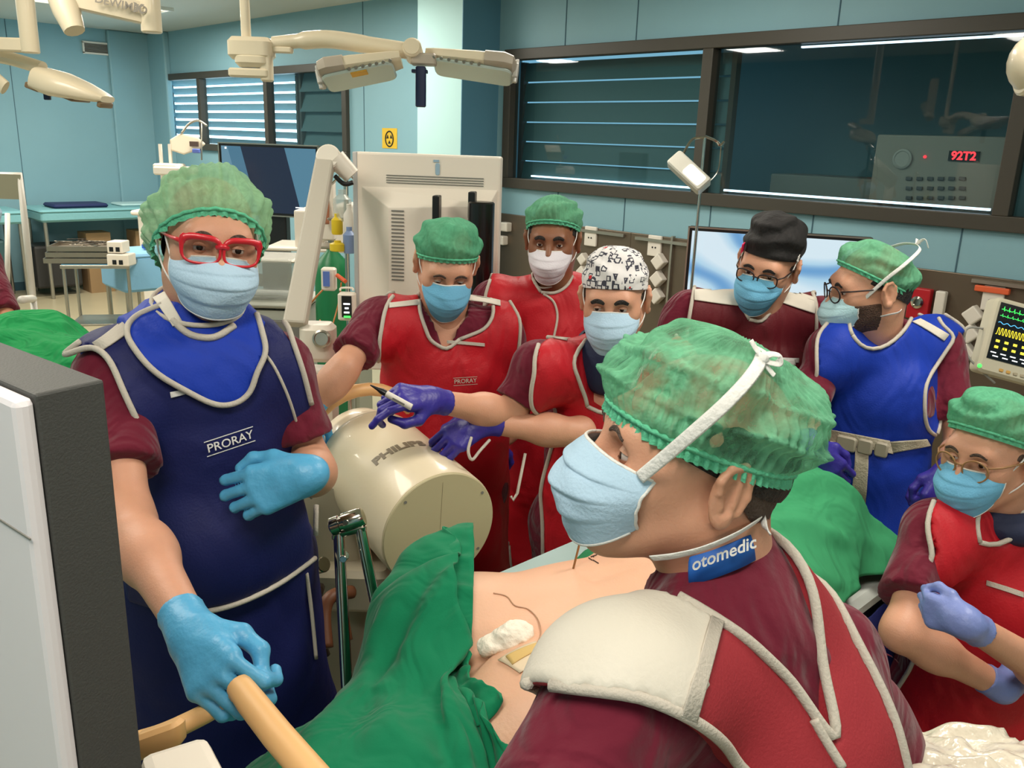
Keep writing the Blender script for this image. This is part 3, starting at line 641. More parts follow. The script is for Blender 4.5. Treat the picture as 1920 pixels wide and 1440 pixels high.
    def ppipe(s, pts, r=.0045, m=None, off=.002, name='piping', parent=None, fld=None, n=6):
        b = MB(); run = []
        for q in smooth_path([(x, y, 0) for x, y in pts], n)+[None]:
            p = s.hit(q[0], q[1], fld) if q is not None else None
            p = s.fin(p, off, fld) if p is not None else None
            if p is not None and (not run or np.linalg.norm(p-run[-1]) < .08): run.append(p)
            else:
                if len(run) > 2: b = MB(); b.tube(smooth_run(run), r, 8); b.build(name, m or PIPE, parent or s.AO, True)
                run = [p] if p is not None else []
    def ppatch(s, quad, m, name, off=.003, n=(12, 4), th=.003, parent=None, fld=None):
        q = [np.array(c, float) for c in quad]; G = np.full((n[0]+1, n[1]+1, 3), np.nan); last = None
        for i in range(n[0]+1):
            for j in range(n[1]+1):
                a, b = i/n[0], j/n[1]; c = q[0]*(1-a)*(1-b)+q[1]*a*(1-b)+q[2]*a*b+q[3]*(1-a)*b; p = s.hit(c[0], c[1], fld)
                if p is not None: last = s.fin(p, off, fld)
                if last is not None: G[i, j] = last
        ok = G[~np.isnan(G[..., 0])]
        if len(ok) == 0: return
        G[np.isnan(G[..., 0])] = ok[0]; return sheet(name, G, m, parent or s.AO, th, None, 0)
    def plogo(s, txt, px, py, size, ang=0, m=None, off=.004, bars=True):
        p = s.hit(px, py)
        if p is not None: s.logo(txt, p[0], p[2], size, ang, m, 1, off, 'maker_logo', bars)
    def proj(s, u, v, off=.0, side=1, fld=None):
        y = (fld or s.AF).first(u, v, side)
        if y is None: return None
        p = np.array([u, y, v]); g = (fld or s.AF).grad(p[None])[0]; p = p+g*off
        wr, sc, sd = s.wr; return (wrinkle(p[None], wr, sc, sd)[0])@s.A+s.Q
    def pipe(s, poly, parent, r=.0055, m=None, closed=False, back=True, off=.001, step=.012, name='piping', sides=None, fld=None, flat=1):
        q = list(poly)+([poly[0]] if closed else []); pts = []
        for a, b in zip(q[:-1], q[1:]):
            d = math.hypot(b[0]-a[0], b[1]-a[1]); k = max(1, int(d/step))
            for i in range(k): pts.append((a[0]+(b[0]-a[0])*i/k, a[1]+(b[1]-a[1])*i/k))
        pts.append(q[-1]); b = MB()
        for side in (sides or ((1, -1) if back else (1,))):
            run = []
            for uv in pts+[None]:
                p = s.proj(uv[0], uv[1], off, side, fld) if uv is not None else None
                if p is not None and (not run or np.linalg.norm(p-run[-1]) < .09): run.append(p)
                else:
                    if len(run) > 2: b = MB(); b.tube(smooth_run(run), r, 8, 0); b.build(name, m or PIPE, parent, True)
                    run = [p] if p is not None else []
    def patch(s, quad, m, name, parent=None, off=.002, n=(10, 4), th=.003, side=1, label=None, fld=None):
        """quad: 4 (u,v) corners"""
        q = [np.array(c, float) for c in quad]; P_ = np.zeros((n[0]+1, n[1]+1, 3))
        for i in range(n[0]+1):
            for j in range(n[1]+1):
                a = i/n[0]; b = j/n[1]; c = q[0]*(1-a)*(1-b)+q[1]*a*(1-b)+q[2]*a*b+q[3]*(1-a)*b; p = s.proj(c[0], c[1], off, side, fld)
                if p is None: p = P_[i, j-1] if j else (P_[i-1, j] if i else s.w((c[0], 0, c[1])))
                P_[i, j] = p
        return sheet(name, P_, m, parent or s.AO, th, label, 0)
    def logo(s, txt, u, v, size, ang=0, m=None, side=1, off=.004, name='maker_logo', bars=True, bold=.001):
        V, Fs = text_mesh(txt, size, 0, bold*size*10); V = [(a, b) for a, b, _ in V]; w = max(abs(a) for a, _ in V); Fs = list(Fs)
        if bars:
            for y in (.62*size, -.62*size):
                n = len(V); V += [(-w*1.05, y-.04*size), (w*1.05, y-.04*size), (w*1.05, y+.04*size), (-w*1.05, y+.04*size)]; Fs.append((n, n+1, n+2, n+3))
        out = []
        for a, b in V:
            # seen from the front the person's right is at image left
            ca, sa = math.cos(ang), math.sin(ang); x = a*ca-b*sa; y = a*sa+b*ca; p = s.proj(u-x*side, v+y, off, side); out.append(p if p is not None else s.w((u-x, .2, v+y)))
        mesh_obj(name, out, Fs, m or WHT, s.AO, False)
    # head gear ------------------------------------------------------------
    def bouffant(s, m=None, c=(0, -.008, .016), a=.086, b=.106, tilt=.56, H=.115, bulge=.16, amp=.004, nz=.005, seed=0, sag=0, band=True, name='bouffant_cap', back=0, pw=.72, freq=34, label=None, fringe=.012, arcs=0, res=(120, 36)):
        V, Fq, rg = dome(s.HA, s.H, np.array(c), a, b, tilt, H, bulge, amp, freq, nz, seed, sag, res[0], res[1], pw, back, 0, arcs)
        o = mesh_obj(name, V, Fq, m or CAPG, s.root, True, None, label); s.cap = o
        if band:
            rim = [np.array(p) for p in rg[0]]; bb = MB(); upv = s.HA[2]; cc = np.mean(rim, 0)
            rim2 = [p+nrm(p-cc)*.0015 for p in rim]; bb.tube(rim2[::2], .0032, 6, closed=True)
            lo = []; 
            for k, p in enumerate(rim): 
                lo.append(p-upv*(fringe)+nrm(p-cc)*(.004*math.cos(k*1.6)))
            hi = [p+nrm(p-cc)*.001 for p in rim]; bb.loft([hi, lo], False, False, 0)
            bb.build('elastic_band', mat('cap_band_green', (96, 190, 150), .8, bump=.3, scale=120), o, True)
        return o
    def mask(s, m=None, ties='loop', **k):
        g = mask_pts(s.HA, s.H, **k); g = np.array(g); o = sheet('face_mask', g, m or MASKB, s.root, .0022, None, 1); b = MB()
        edge = [g[0], g[-1]]; 
        for e in (g[0, 1:-1], g[-1, 1:-1], g[:, 0], g[:, -1]): b.tube(e, .0022, 6, 0)
        s.mk = g; inv = lambda p: np.array(p, float)@s.HA+s.H
        if ties == 'loop':
            for k_, sg in ((0, -1), (-1, 1)):
                e = inv((sg*.084, -.028, .0)); e2 = inv((sg*.083, -.03, -.012)); e3 = inv((sg*.079, -.008, .033))
                b.tube(smooth_path([g[0, k_], inv((sg*.078, .02, .012)), e3, e, e2, inv((sg*.08, -.02, -.03)), inv((sg*.075, .02, -.05)), g[-1, k_]], 6), .0017, 6, 0)
            b.build('ear_loop', WHT, o, True)
        elif ties == 'ties':
            for k_, sg in ((0, -1), (-1, 1)):
                ribbon(b, [g[0, k_], inv((sg*.092, -.005, .04)), inv((sg*.094, -.055, .075)), inv((sg*.055, -.112, .10)), inv((0, -.128, .105))], .005, ctr=s.H)
                ribbon(b, [g[-1, k_], inv((sg*.078, -.01, -.062)), inv((sg*.066, -.055, -.06)), inv((0, -.092, -.055))], .004, ctr=s.H)
            for a, c in (((.02, -.14, .115), (.02, -.148, .10)), ((-.02, -.142, .12), (-.024, -.15, .095))): ribbon(b, [inv((0, -.128, .105)), inv(a), inv(c)], .004, ctr=s.H)
            b.build('mask_tie', WHT, o, True)
        else: b.build('mask_edge', WHT, o, True)
        return o
    def glasses(s, m, kind='thin', y=.113, z=.001, lens=LENS, half=(.0255, .0185)):
        b = MB(); hw, hh = half; inv = lambda p: np.array(p, float)@s.HA+s.H; fwd = s.HA[1]; lb = MB()
        for sg in (1, -1):
            cx = sg*.0325; N = 32; inner = []; outer = []
            for i in range(N):
                a = 2*math.pi*i/N; c, sn = math.cos(a), math.sin(a); ex = .62 if kind != 'round' else 1.0
                ix = hw*math.copysign(abs(c)**ex, c); iz = hh*math.copysign(abs(sn)**ex, sn)
                tk = .0032 if kind != 'thick' else .0042+.0055*max(0, sn)+.004*max(0, c*sg)*max(0, sn+.4)
                if kind == 'thick' and sn > 0: iz *= .86
                yy = y-.012*((cx+ix)/.06)**2
                inner.append(inv((cx+ix, yy, z+iz))); outer.append(inv((cx+ix+c*tk, yy-.0005, z+iz+sn*tk+(.0035 if kind == 'thick' and c*sg > .6 and sn > .1 else 0))))
            b.ring(outer, inner, fwd, .004 if kind == 'thick' else .0028)
            lb.plate([p+fwd*.001 for p in inner], fwd, .0015)
            b.tube([inv((sg*(.0325+hw), y-.012, z+hh*.55)), inv((sg*.071, .078, z+hh*.6)), inv((sg*.079, .03, z+.012)), inv((sg*.0815, -.01, z+.012)), inv((sg*.08, -.03, z-.004))], [.0042, .0036, .0024, .0022, .002] if kind == 'thick' else .0022, 8, 0, True, 1)
        zb = z+hh*(.35 if kind == 'thick' else .3); b.tube([inv((-.0095, y-.001, zb)), inv((0, y+.004, zb+.003)), inv((.0095, y-.001, zb))], .0045 if kind == 'thick' else .0022, 8)
        o = b.build('glasses', m, s.root, True); lb.build('lens', lens, o, False)
        return o
def smooth_run(run):
    r = [np.array(p) for p in run]
    for _ in range(2): r = [r[0]]+[(r[i-1]+2*r[i]+r[i+1])/4 for i in range(1, len(r)-1)]+[r[-1]]
    return r
def sheet_poly(): pass
def V2(*p): return [tuple(x) for x in p]
def apron_poly(L, sh=.155, neck=.085, nd=.13, arm=.10, wd=.25, low=-.52, armlow=None, vneck=False):
    """front outline: neck scoop, shoulder, deep armhole, side, hem"""
    al = armlow if armlow is not None else L-.27
    R = [(neck, L+.06), (sh, L+.04), (sh+.005, L-.03), (sh-.025, L-.12), (sh-.018, al+.05), (sh+.03, al), (wd+.05, al-.08), (wd+.06, low)]
    Lf = [(-x, z) for x, z in reversed(R)]
    nk = spline2([(-neck, L+.06), (-neck*.93, L-nd*.5), (-neck*.45, L-nd*.93), (0, L-nd), (neck*.45, L-nd*.93), (neck*.93, L-nd*.5), (neck, L+.06)], 4, False)[1:-1] if not vneck else [(-.012, L-nd), (.012, L-nd)]
    r = spline2(R[:6], 4, False)+R[6:]; l = R[6:][::-1]; l = [(-x, z) for x, z in l]+[(-x, z) for x, z in reversed(spline2(R[:6], 4, False))]
    return r+l+nk
# ------------------------------------------------------------------ the room
def wallmat(name, col, seams_axis, seams, width=.006):
    m = mat(name, col, .55, bump=.05, scale=200, var=.04, vscale=3, spec=.35); return m
WALL = wallmat('wall_panel_blue', (128, 168, 180), 1, [])
SEAM = mat('panel_joint', (58, 92, 106), .8); FLOORM = mat('floor_vinyl', (178, 166, 136), .3, var=.06, vscale=5, bump=.02, scale=100)
CEILM = mat('ceiling_paint', (196, 198, 190), .85); FRAME = mat('window_frame_bronze', (62, 58, 50), .45, bump=.05, scale=200, spec=.4)
DARK = mat('dark_room', (92, 124, 124), .9); COLL = mat('column_panel_lit', (172, 208, 208), .6, spec=.3); COLD = mat('column_side_shaded', (84, 134, 158), .6)  # column: lit front and shaded side put into its two colours
XMIN, YMIN = -1.6, -3.8
def struct(b, name, m, **k): return tag(b.build(name, m, **k), None, None, None, 'structure')
def slab(name, lo, hi, m):
    lo, hi = np.array(lo, float), np.array(hi, float); return struct(one('hexa', (lo+hi)/2, hi-lo), name, m)
slab('floor', (XMIN-.2, YMIN-.2, -.1), (WX+3, WL+.2, 0), FLOORM)
slab('ceiling', (XMIN-.2, YMIN-.2, CEIL), (WX+.2, WL+.2, CEIL+.1), CEILM)
slab('wall_far', (XMIN-.2, WL, 0), (WX+.2, WL+.15, CEIL), WALL)
slab('wall_left', (XMIN-.15, YMIN, 0), (XMIN, WL, CEIL), WALL); slab('wall_near', (XMIN-.2, YMIN-.15, 0), (WX+.2, YMIN, CEIL), WALL)
W2 = (-1.2, 5.0, 1.60, 2.60); W1 = (7.14, 11.5, 1.72, 2.60)     # window openings y0,y1,z0,z1
b = MB()
def wseg(y0, y1, z0, z1): b.hexa((WX+.075, (y0+y1)/2, (z0+z1)/2), (.15, y1-y0, z1-z0))
wseg(YMIN, W2[0], 0, CEIL); wseg(W2[0], W2[1], 0, W2[2]); wseg(W2[0], W2[1], W2[3], CEIL); wseg(W2[1], W1[0], 0, CEIL); wseg(W1[0], W1[1], 0, W1[2]); wseg(W1[0], W1[1], W1[3], CEIL); wseg(W1[1], WL, 0, CEIL)
struct(b, 'wall_right', WALL)
b = MB()
for y in (4.42, 3.79, 2.41, 1.0, -.4): b.hexa((WX-.001, y, (2.6+CEIL)/2), (.004, .007, CEIL-2.6))
for y in (4.42, 3.79, 3.1, 2.41, 1.6): b.hexa((WX-.001, y, .8), (.004, .007, 1.6))
b.hexa((WX-.001, 6.9, CEIL/2), (.004, .007, CEIL))
for x in (4.18, 3.05, 1.9, .8, -.3): b.hexa((x, WL-.001, CEIL/2), (.007, .004, CEIL))
struct(b, 'trim_1', SEAM)
cx = PY(866, 100, 5.105)[0]; cy = PX(783, 100, cx)[1]
b = MB(); b.hexa(((cx+WX)/2, (5.105+cy)/2, CEIL/2), (WX-cx, cy-5.105, CEIL), None, 0); o = struct(b, 'wall_column', [COLL])
b = MB(); b.hexa(((cx+WX)/2, 5.105-.004, CEIL/2), (WX-cx, .008, CEIL)); struct(b, 'column_shade_face', COLD)  # thin facing that gives the column side its shaded colour
b = MB(); b.hexa((WX-.03, WL-.28, CEIL/2), (.08, .5, CEIL)); b.hexa((WX-.3, WL-.02, CEIL/2), (.5, .05, CEIL)); struct(b, 'trim_3', WALL, bevel=.02)
for nm, lo, hi in (('baseboard_right', (WX-.015, YMIN, 0), (WX, cy, .1)), ('baseboard_far', (XMIN, WL-.015, 0), (WX, WL, .1))): slab(nm, lo, hi, SEAM)
# ceiling lamps: recessed troffers
LAMPE = emis('lamp_diffuser', (255, 246, 228), 3.2)
LAMPL = ['recessed ceiling lamp '+q for q in ('over the photographer', 'over the right service panel, nearest the near window', 'over the foreground housing at left', 'over the white monitor housing', 'over the green drape heap at left', 'before the pale column', 'over the instrument trolley', 'with bright louvres above the long teal bench, upper left of the picture', 'behind the photographer by the near wall', 'behind the photographer by the right wall')]
for i, (lx, ly, w) in enumerate(LAMPS):
    t = thing('ceiling_lamp', LAMPL[i], 'ceiling lamp', (lx, ly, CEIL-.02), 'recessed ceiling lamps')
    b = MB()
    for dy in (-.29, .29): b.hexa((lx, ly+dy, CEIL-.015), (1.3, .03, .03))
    for dx in (-.63, .63): b.hexa((lx+dx, ly, CEIL-.015), (.03, .6, .03))
    b.build('lamp_frame', mat('lamp_frame_white', (225, 225, 220), .5), t)
    b = MB()
    for dy in (-.2, 0, .2): b.hexa((lx, ly+dy, CEIL-.012), (1.2, .12, .012))
    b.build('diffuser', LAMPE, t)
# windows -------------------------------------------------------------
GLASS = clear('window_glass', (.80, .88, .89), 1.55, .02)
def window(n, y0, y1, z0, z1, mull, ft=.075):
    fr = MB(); d = .09; x = WX-.02
    for z, h in ((z1-ft/2, ft), (z0+ft/2, ft)): fr.hexa((x+d/2-.02, (y0+y1)/2, z), (d, y1-y0, h))
    for y in [y0+ft/2, y1-ft/2]+mull: fr.hexa((x+d/2-.02, y, (z0+z1)/2), (d, ft, z1-z0-2*ft))
    o = struct(fr, 'window_%d' % n, FRAME, bevel=.004); w = wloc(o); es = sorted([y0+ft/2]+mull+[y1-ft/2])
    for a, c in zip(es[:-1], es[1:]): g = one('hexa', (WX+.02, (a+c)/2, (z0+z1)/2), (.006, c-a-ft, z1-z0-2*ft)).build('pane', GLASS, o)
    return o
w1 = window(1, *W1, [10.25, 8.66]); w2 = window(2, *W2, [3.2, 1.43])
# the space behind the windows: dark booth with slatted shutters and daylight beyond
slab('wall_booth', (WX+1.5, YMIN, 0), (WX+1.6, 6.2, CEIL), DARK); slab('wall_booth_side', (WX+.15, 6.2, 0), (WX+1.6, 6.3, CEIL), DARK); slab('ceiling_booth', (WX+.15, YMIN, CEIL-.1), (WX+1.6, 6.3, CEIL), DARK)
SLAT = mat('shutter_slat', (128, 160, 166), .5, spec=.4); SLATD = mat('shutter_slat_dark', (58, 88, 90), .6, spec=.4)
def shutter(y0, y1, z0, z1, n, ang, m, label, x=WX+.13, w=None):
    t = thing('louvre_shutter', label, 'shutter', (x, (y0+y1)/2, z0)); b = MB(); p = (z1-z0)/n; w = w or p*1.12
    for i in range(n):
        c, s = math.cos(ang), math.sin(ang); b.hexa((x, (y0+y1)/2, z0+p*(i+.5)), (w, y1-y0, .006), ((c, 0, s), (0, 1, 0), (-s, 0, c)))
    b.build('slats', m, t); r = MB()
    for y in (y0, y1): r.hexa((x, y, (z0+z1)/2), (.05, .035, z1-z0))
    r.build('rail', FRAME, t)
shutter(8.27, 11.4, 1.78, 2.55, 8, -.62, SLAT, 'half-open pale slatted shutter behind the far window with daylight between slats')
shutter(7.2, 8.2, 1.78, 2.55, 4, 1.28, SLATD, 'closed dark slatted shutter behind right part of far window', w=.205)
DAY = emis('daylight_panel', (228, 243, 255), 4.6)
b = MB()
SLD = emis('light_line', (205, 235, 255), 1.0)
shutter(3.10, 4.95, 1.66, 2.52, 6, 1.37, SLATD, 'closed dark slatted shutter behind left part of near window with thin bright gaps', w=.136)
# glowing panels added beyond the shutters in place of daylight
o = one('hexa', (WX+.5, 11.0, 2.3), (.02, 5.6, 1.8)).build('sky_screen', DAY); tag(o, 'bright overcast daylight seen between the slats of the far window', 'daylight', None, 'structure'); o.name = 'window_daylight'
o = one('hexa', (WX+.26, 4.30, 2.1), (.02, 1.9, 1.0)).build('window_backdrop', emis('dim_daylight', (150, 200, 225), .9)); tag(o, None, None, None, 'structure')
# light strip along the sill of the near window
for k, (ya, yb) in enumerate(((3.3, 4.80), (1.52, 3.08))): 
    o = one('hexa', (WX+.10, (ya+yb)/2, 1.694), (.02, yb-ya, .012)).build('light_strip', emis('sill_light', (226, 240, 255), 2.6)); tag(o, ['thin white light strip along left sill of the near window', 'thin white light strip along right sill of the near window'][k], 'light strip', 'sill light strips')
o = one('hexa', (WX+.08, 2.0, 2.515), (.02, 1.3, .010)).build('light_strip', MATS['sill_light']); tag(o, 'thin white light strip along top edge of the near window', 'light strip')
# reflection in the pane, modelled as a cabinet added behind the glass
def PB_(px, py): return PX(px, py, WX+.45)
t = thing('reflected_cabinet', 'grey timer cabinet with red digits behind right part of near window glass', 'control panel', (WX+.5, 1.8, 1.0)); xf = WX+.449
ca, cb = PB_(1645, 252), PB_(1872, 395); b = MB(); b.hexa((WX+.55, (ca[1]+cb[1])/2, (ca[2]+cb[2])/2), (.2, ca[1]-cb[1], ca[2]-cb[2])); b.build('housing', mat('cabinet_grey', (132, 126, 112), .6), t, bevel=.01)
q = PB_(1808, 293); b = MB(); b.hexa((xf-.004, q[1], q[2]), (.008, .16, .055)); b.build('display', mat('display_black', (14, 8, 10), .2), t)
b = MB(); write(b, '92T2', .062, (xf-.010, q[1], q[2]), (0, -1, 0), (0, 0, 1), 0, .002); b.build('digits', emis('red_digits', (255, 50, 60), 2.0), t)
q = PB_(1693, 298); b = MB(); b.lathe((xf, q[1], q[2]), (-1, 0, 0), [(.055, 0), (.055, .012), (.045, .016), (.04, .012), (.002, .012)]); b.build('dial', mat('dial_grey', (150, 146, 134), .5), t, smooth='auto')
b = MB()
for r_ in range(3):
    for c_ in range(6): q = PB_(1705+c_*20, 335+r_*18); q2 = (xf-.006, q[1], q[2]); b.hexa(q2, (.012, .034, .02))
b.build('button_panel', mat('button_dark', (62, 62, 60), .5), t, bevel=.003)
q = PB_(1735, 294); b = MB(); b.ball((xf-.005, q[1], q[2]), .009); b.build('indicator_lamp', MATS['red_digits'], t)
t = thing('booth_desk', 'pale desk box behind the middle of near window glass', 'desk', (WX+.8, 2.5, 0)); b = MB(); b.hexa((WX+.7, 2.55, 1.70), (.4, .9, .20)); b.build('housing', mat('booth_grey', (104, 106, 98), .7), t, bevel=.01); b = MB(); b.hexa((WX+.7, 2.55, .8), (.35, .8, 1.6)); b.build('base', DARK, t)
# wall fittings --------------------------------------------------------
STEEL = mat('service_panel_steel', (108, 96, 82), .38, metal=.6, bump=.03, scale=200); STEELL = mat('steel_light', (170, 164, 152), .3, metal=.8)
WP = mat('plastic_white', (216, 210, 200), .45); BLK = mat('plastic_black', (14, 14, 16), .4); GRYP = mat('plastic_grey', (120, 118, 112), .5)
CRM = mat('enamel_cream', (222, 208, 180), .35, bump=.02, scale=100, coat=.2); CRMW = mat('enamel_white', (232, 222, 208), .4); BEIGE = mat('housing_beige', (204, 192, 168), .42)
CHROME = mat('chrome', (200, 196, 186), .14, metal=1); HANDT = mat('handle_tan', (226, 178, 120), .45, sss=.05)
t = thing('air_vent', 'small rectangular air grille high on the far blue wall', 'air vent', (4.03, WL, 2.86)); b = MB()
for z in (2.80, 2.925): b.hexa((4.03, WL-.012, z), (.34, .02, .02))
for x in (3.87, 4.19): b.hexa((x, WL-.012, 2.862), (.02, .02, .125))
b.build('frame', WP, t); b = MB(); b.hexa((4.03, WL-.003, 2.862), (.3, .004, .11)); 
for k in range(6): b.hexa((4.03, WL-.01, 2.82+k*.017), (.3, .012, .005), ((1, 0, 0), (0, .8, .6), (0, -.6, .8)))
b.build('grille', GRYP, t)
def socket(parent, y, z, s=.075, x=WX-.03):
    b = MB(); b.hexa((x, y, z), (.02, s, s*1.25)); o = b.build('socket', WP, parent, bevel=.006); q = MB()
    for dy in (-.012, .012): q.lathe((x-.010, y+dy, z-.01), (-1, 0, 0), [(.006, 0), (.006, .002)], 10)
    q.build('socket_hole', BLK, o)
def knobrow(parent, y, zs, s=.062, x=WX-.05):
    for z in zs:
        b = MB(); c = math.cos(.7); b.hexa((x, y, z), (.06, s, s), ((1, 0, 0), (0, c, c), (0, -c, c))); b.build('valve_knob', WP, parent, bevel=.008)
def spanel(y0, y1, z0, z1, label, trimy=None):
    t = thing('service_panel', label, 'service panel', (WX-.02, (y0+y1)/2, z0)); b = MB(); b.hexa((WX-.012, (y0+y1)/2, (z0+z1)/2), (.024, abs(y1-y0), z1-z0)); b.build('plate', STEEL, t, bevel=.004)
    return t
def WZ(px, py): q = PX(px, py, WX-.03); return q[1], q[2]
t = spanel(3.70, 4.30, .3, 1.375, 'steel service panel with white socket behind man in white mask'); y, z = WZ(1108, 443); socket(t, y, z, .11); b = MB(); b.hexa((WX-.03, 4.0, 1.35), (.03, .5, .02)); b.build('rail', STEELL, t)
y, z = WZ(1098, 480); knobrow(t, y, (z-.02, z-.11, z-.2))
t = spanel(3.06, 3.70, .3, 1.375, 'steel service panel with white socket and row of tilted white knobs left of large display'); y, z = WZ(1228, 461); socket(t, y, z, .11); y, z = WZ(1240, 490); knobrow(t, y, (z, z-.115, z-.23), .075)
b = MB(); y1, z1 = WZ(1262, 450); b.hexa((WX-.03, y1, z1-.35), (.03, .015, .75)); b.hexa((WX-.035, 3.42, 1.345), (.03, .45, .02)); b.build('rail', STEELL, t)
t = spanel(4.55, 5.02, .3, 1.40, 'dark steel service panel on wall beside the large white monitor housing')
for k, (px, py) in enumerate(((952, 425), (945, 450))): y, z = WZ(px, py); b = MB(); b.hexa((WX-.05, y, z), (.06, .08, .07)); b.build('outlet', WP, t, bevel=.01)
t = spanel(-1.2, 1.86, .2, 1.375, 'long brown steel service panel along right wall'); y, z = WZ(1862, 560); socket(t, y, z, .10)
b = MB(); y, z = WZ(1862, 543); b.hexa((WX-.04, y, z), (.03, .16, .03)); b.build('orange_clip', mat('orange_plastic', (214, 92, 50), .5), t, bevel=.005)
for (px, py) in ((1828, 590), (1822, 624), (1815, 660)): y, z = WZ(px, py); knobrow(t, y, (z,), .07)
b = MB(); b.hexa((WX-.035, .9, 1.35), (.03, 1.2, .018)); b.build('rail', STEELL, t)
t = thing('alarm_box', 'red wall box with round chrome lock right of the man in royal blue apron', 'alarm box', (WX-.05, 1.75, .98)); ya, za = WZ(1712, 537); yb, zb = WZ(1742, 600)
b = MB(); b.hexa((WX-.05, (ya+yb)/2, (za+zb)/2), (.05, abs(ya-yb), za-zb)); b.build('box', mat('alarm_red', (178, 22, 36), .45), t, bevel=.006); b = MB(); yc, zc = WZ(1727, 565); b.lathe((WX-.075, yc, zc), (-1, 0, 0), [(.032, 0), (.032, .01), (.02, .014), (.018, .006), (.002, .006)]); b.build('lock', CHROME, t, smooth='auto')
b = MB(); b.hexa((WX-.055, yb-.05, (za+zb)/2), (.04, .05, za-zb)); b.build('side_flange', WP, t, bevel=.006)
t = thing('warning_sticker', 'yellow warning sticker with round black symbol on blue wall', 'sticker', PX(731, 260, WX)); s0, s1 = PX(717, 240, WX), PX(745, 279, WX)
b = MB(); b.hexa((WX-.002, (s0[1]+s1[1])/2, (s0[2]+s1[2])/2), (.003, s0[1]-s1[1], s0[2]-s1[2])); b.build('sheet', mat('sticker_yellow', (214, 176, 40), .5), t); b = MB(); c = np.array([WX-.005, (s0[1]+s1[1])/2, (s0[2]+s1[2])/2-.005])
b.tube([c+(0, .058*math.cos(a), .065*math.sin(a)) for a in np.linspace(0, 6.28, 24, endpoint=False)], .006, 6, closed=True)
for a in (.5, 2.6, 4.7): b.plate([c+(0, .012*math.cos(a), .012*math.sin(a)), c+(0, .045*math.cos(a-.45), .045*math.sin(a-.45)), c+(0, .045*math.cos(a+.45), .045*math.sin(a+.45))], (-1, 0, 0), .002)
b.build('symbol', BLK, t)
# ------------------------------------------------------------------ surgical lamps
def px_poly(pts, d): return [P(x, y, d) for x, y in pts]
CR, CU, CF = RC[:, 0], RC[:, 1], -RC[:, 2]
UP = np.array([0, 0, 1.]); RT = nrm(CR*(1, 1, 0)); FW = nrm(CF*(1, 1, 0))
t = thing('surgical_lamp', 'white two-winged surgical lamp on a ceiling arm in front of column', 'surgical lamp', P(775, 95, 3.0))
d = 3.0; j = P(775, 97, d)
b = MB(); b.cyl(P(462, 75, d), P(462, 75, d)+UP*(CEIL-P(462, 75, d)[2]), .017); o = b.build('drop_tube', CRM, t, 'auto')
b = MB(); ar = (RT, FW, UP); b.rbox(P(472, 92, d), (.155, .1, .075), ar, .03); b.rbox(P(475, 113, d)-UP*.0, (.12, .085, .05), ar, .03); b.build('arm_joint', CRM, t, 'auto')
b = MB(); b.rbox(P(500, 125, d), (.04, .05, .10), ar, .012); b.rbox(P(468, 137, d), (.14, .05, .03), ar, .012); b.build('cable_bracket', CRM, t, 'auto')
b = MB(); b.tube(smooth_path([P(512, 82, d), P(570, 76, d), P(620, 74, d), P(690, 84, d), P(775, 97, d)], 6), [.024]*6+[.03]*12+[.028]*7, 12, 0, True, 1.15); b.rbox(P(530, 94, d), (.07, .04, .02), ar, .008); b.build('spring_arm', CRM, t, 'auto')
b = MB(); b.cyl(j-CF*.045, j+CF*.04, .033, 28); b.cyl(j-CF*.048, j-CF*.044, .027, 28); b.build('hub', CRM, t, 'auto')
def wing(pts, dd, name, lens, clip):
    """lamp wing along pts (pixel, depth)"""
    a = [P(x, y, dd) for x, y in pts]; ax = nrm(a[-1]-a[0]); up = nrm(CU-ax*ax.dot(CU)); dp = np.cross(ax, up); L = np.linalg.norm(a[-1]-a[0])
    o = MB(); sec = []
    for s_, w, h, dz in ((0, .05, .034, 0), (.12, .06, .04, 0), (.6, .095, .05, -.002), (.92, .105, .052, -.003), (.99, .09, .04, -.003), (1.02, .06, .02, -.004)):
        c = a[0]+ax*L*s_+up*dz; sec.append([c+dp*w*math.copysign(abs(math.cos(q))**.5, math.cos(q))+up*h*.5*math.copysign(abs(math.sin(q))**.5, math.sin(q)) for q in np.linspace(0, 2*math.pi, 20, endpoint=False)])
    o.loft(sec, True, True); w = o.build(name, CRM, t, 'auto')
    e = MB(); sec = []
    for s_, ww, h in ((.68, .102, .056), (.9, .112, .058), (1.0, .096, .048), (1.035, .06, .024)):
        c = a[0]+ax*L*s_-up*.001; sec.append([c+dp*ww*math.copysign(abs(math.cos(q))**.5, math.cos(q))+up*h*.5*math.copysign(abs(math.sin(q))**.5, math.sin(q)) for q in np.linspace(0, 2*math.pi, 20, endpoint=False)])
    e.loft(sec, True, True); e.build('end_cover', mat('lamp_cover_grey', (176, 164, 148), .45), w, 'auto')
    g = MB(); c = a[0]+ax*L*.55-up*.03; g.rbox(c, (L*.9, .16, .012), (ax, dp, up), .03); g.build('lens_plate', mat('lens_pale', (190, 206, 200), .2), w, 'auto')
    g = MB(); 
    for k in range(7): g.cyl(a[0]+ax*L*(.12+.085*k)-up*.024-CF*.075, a[0]+ax*L*(.12+.085*k)-up*.03-CF*.085, .006, 8)
    g.build('rivets', STEELL, w)
    if clip: g = MB(); g.hexa(c-ax*L*.02-up*.007-CF*.05, (.055, .04, .003), (ax, dp, up)); g.build('label_sticker', mat('sticker_amber', (224, 168, 40), .5), w)
    g = MB(); g.cyl(a[-1]+ax*.012+up*.03-CF*.02, a[-1]+ax*.012-up*.05-CF*.02, .007, 8); g.rbox(a[-1]+ax*.01-up*.01, (.02, .07, .05), (ax, dp, up), .006); g.build('end_grip', mat('grip_clear', (190, 186, 178), .25), w, 'auto')
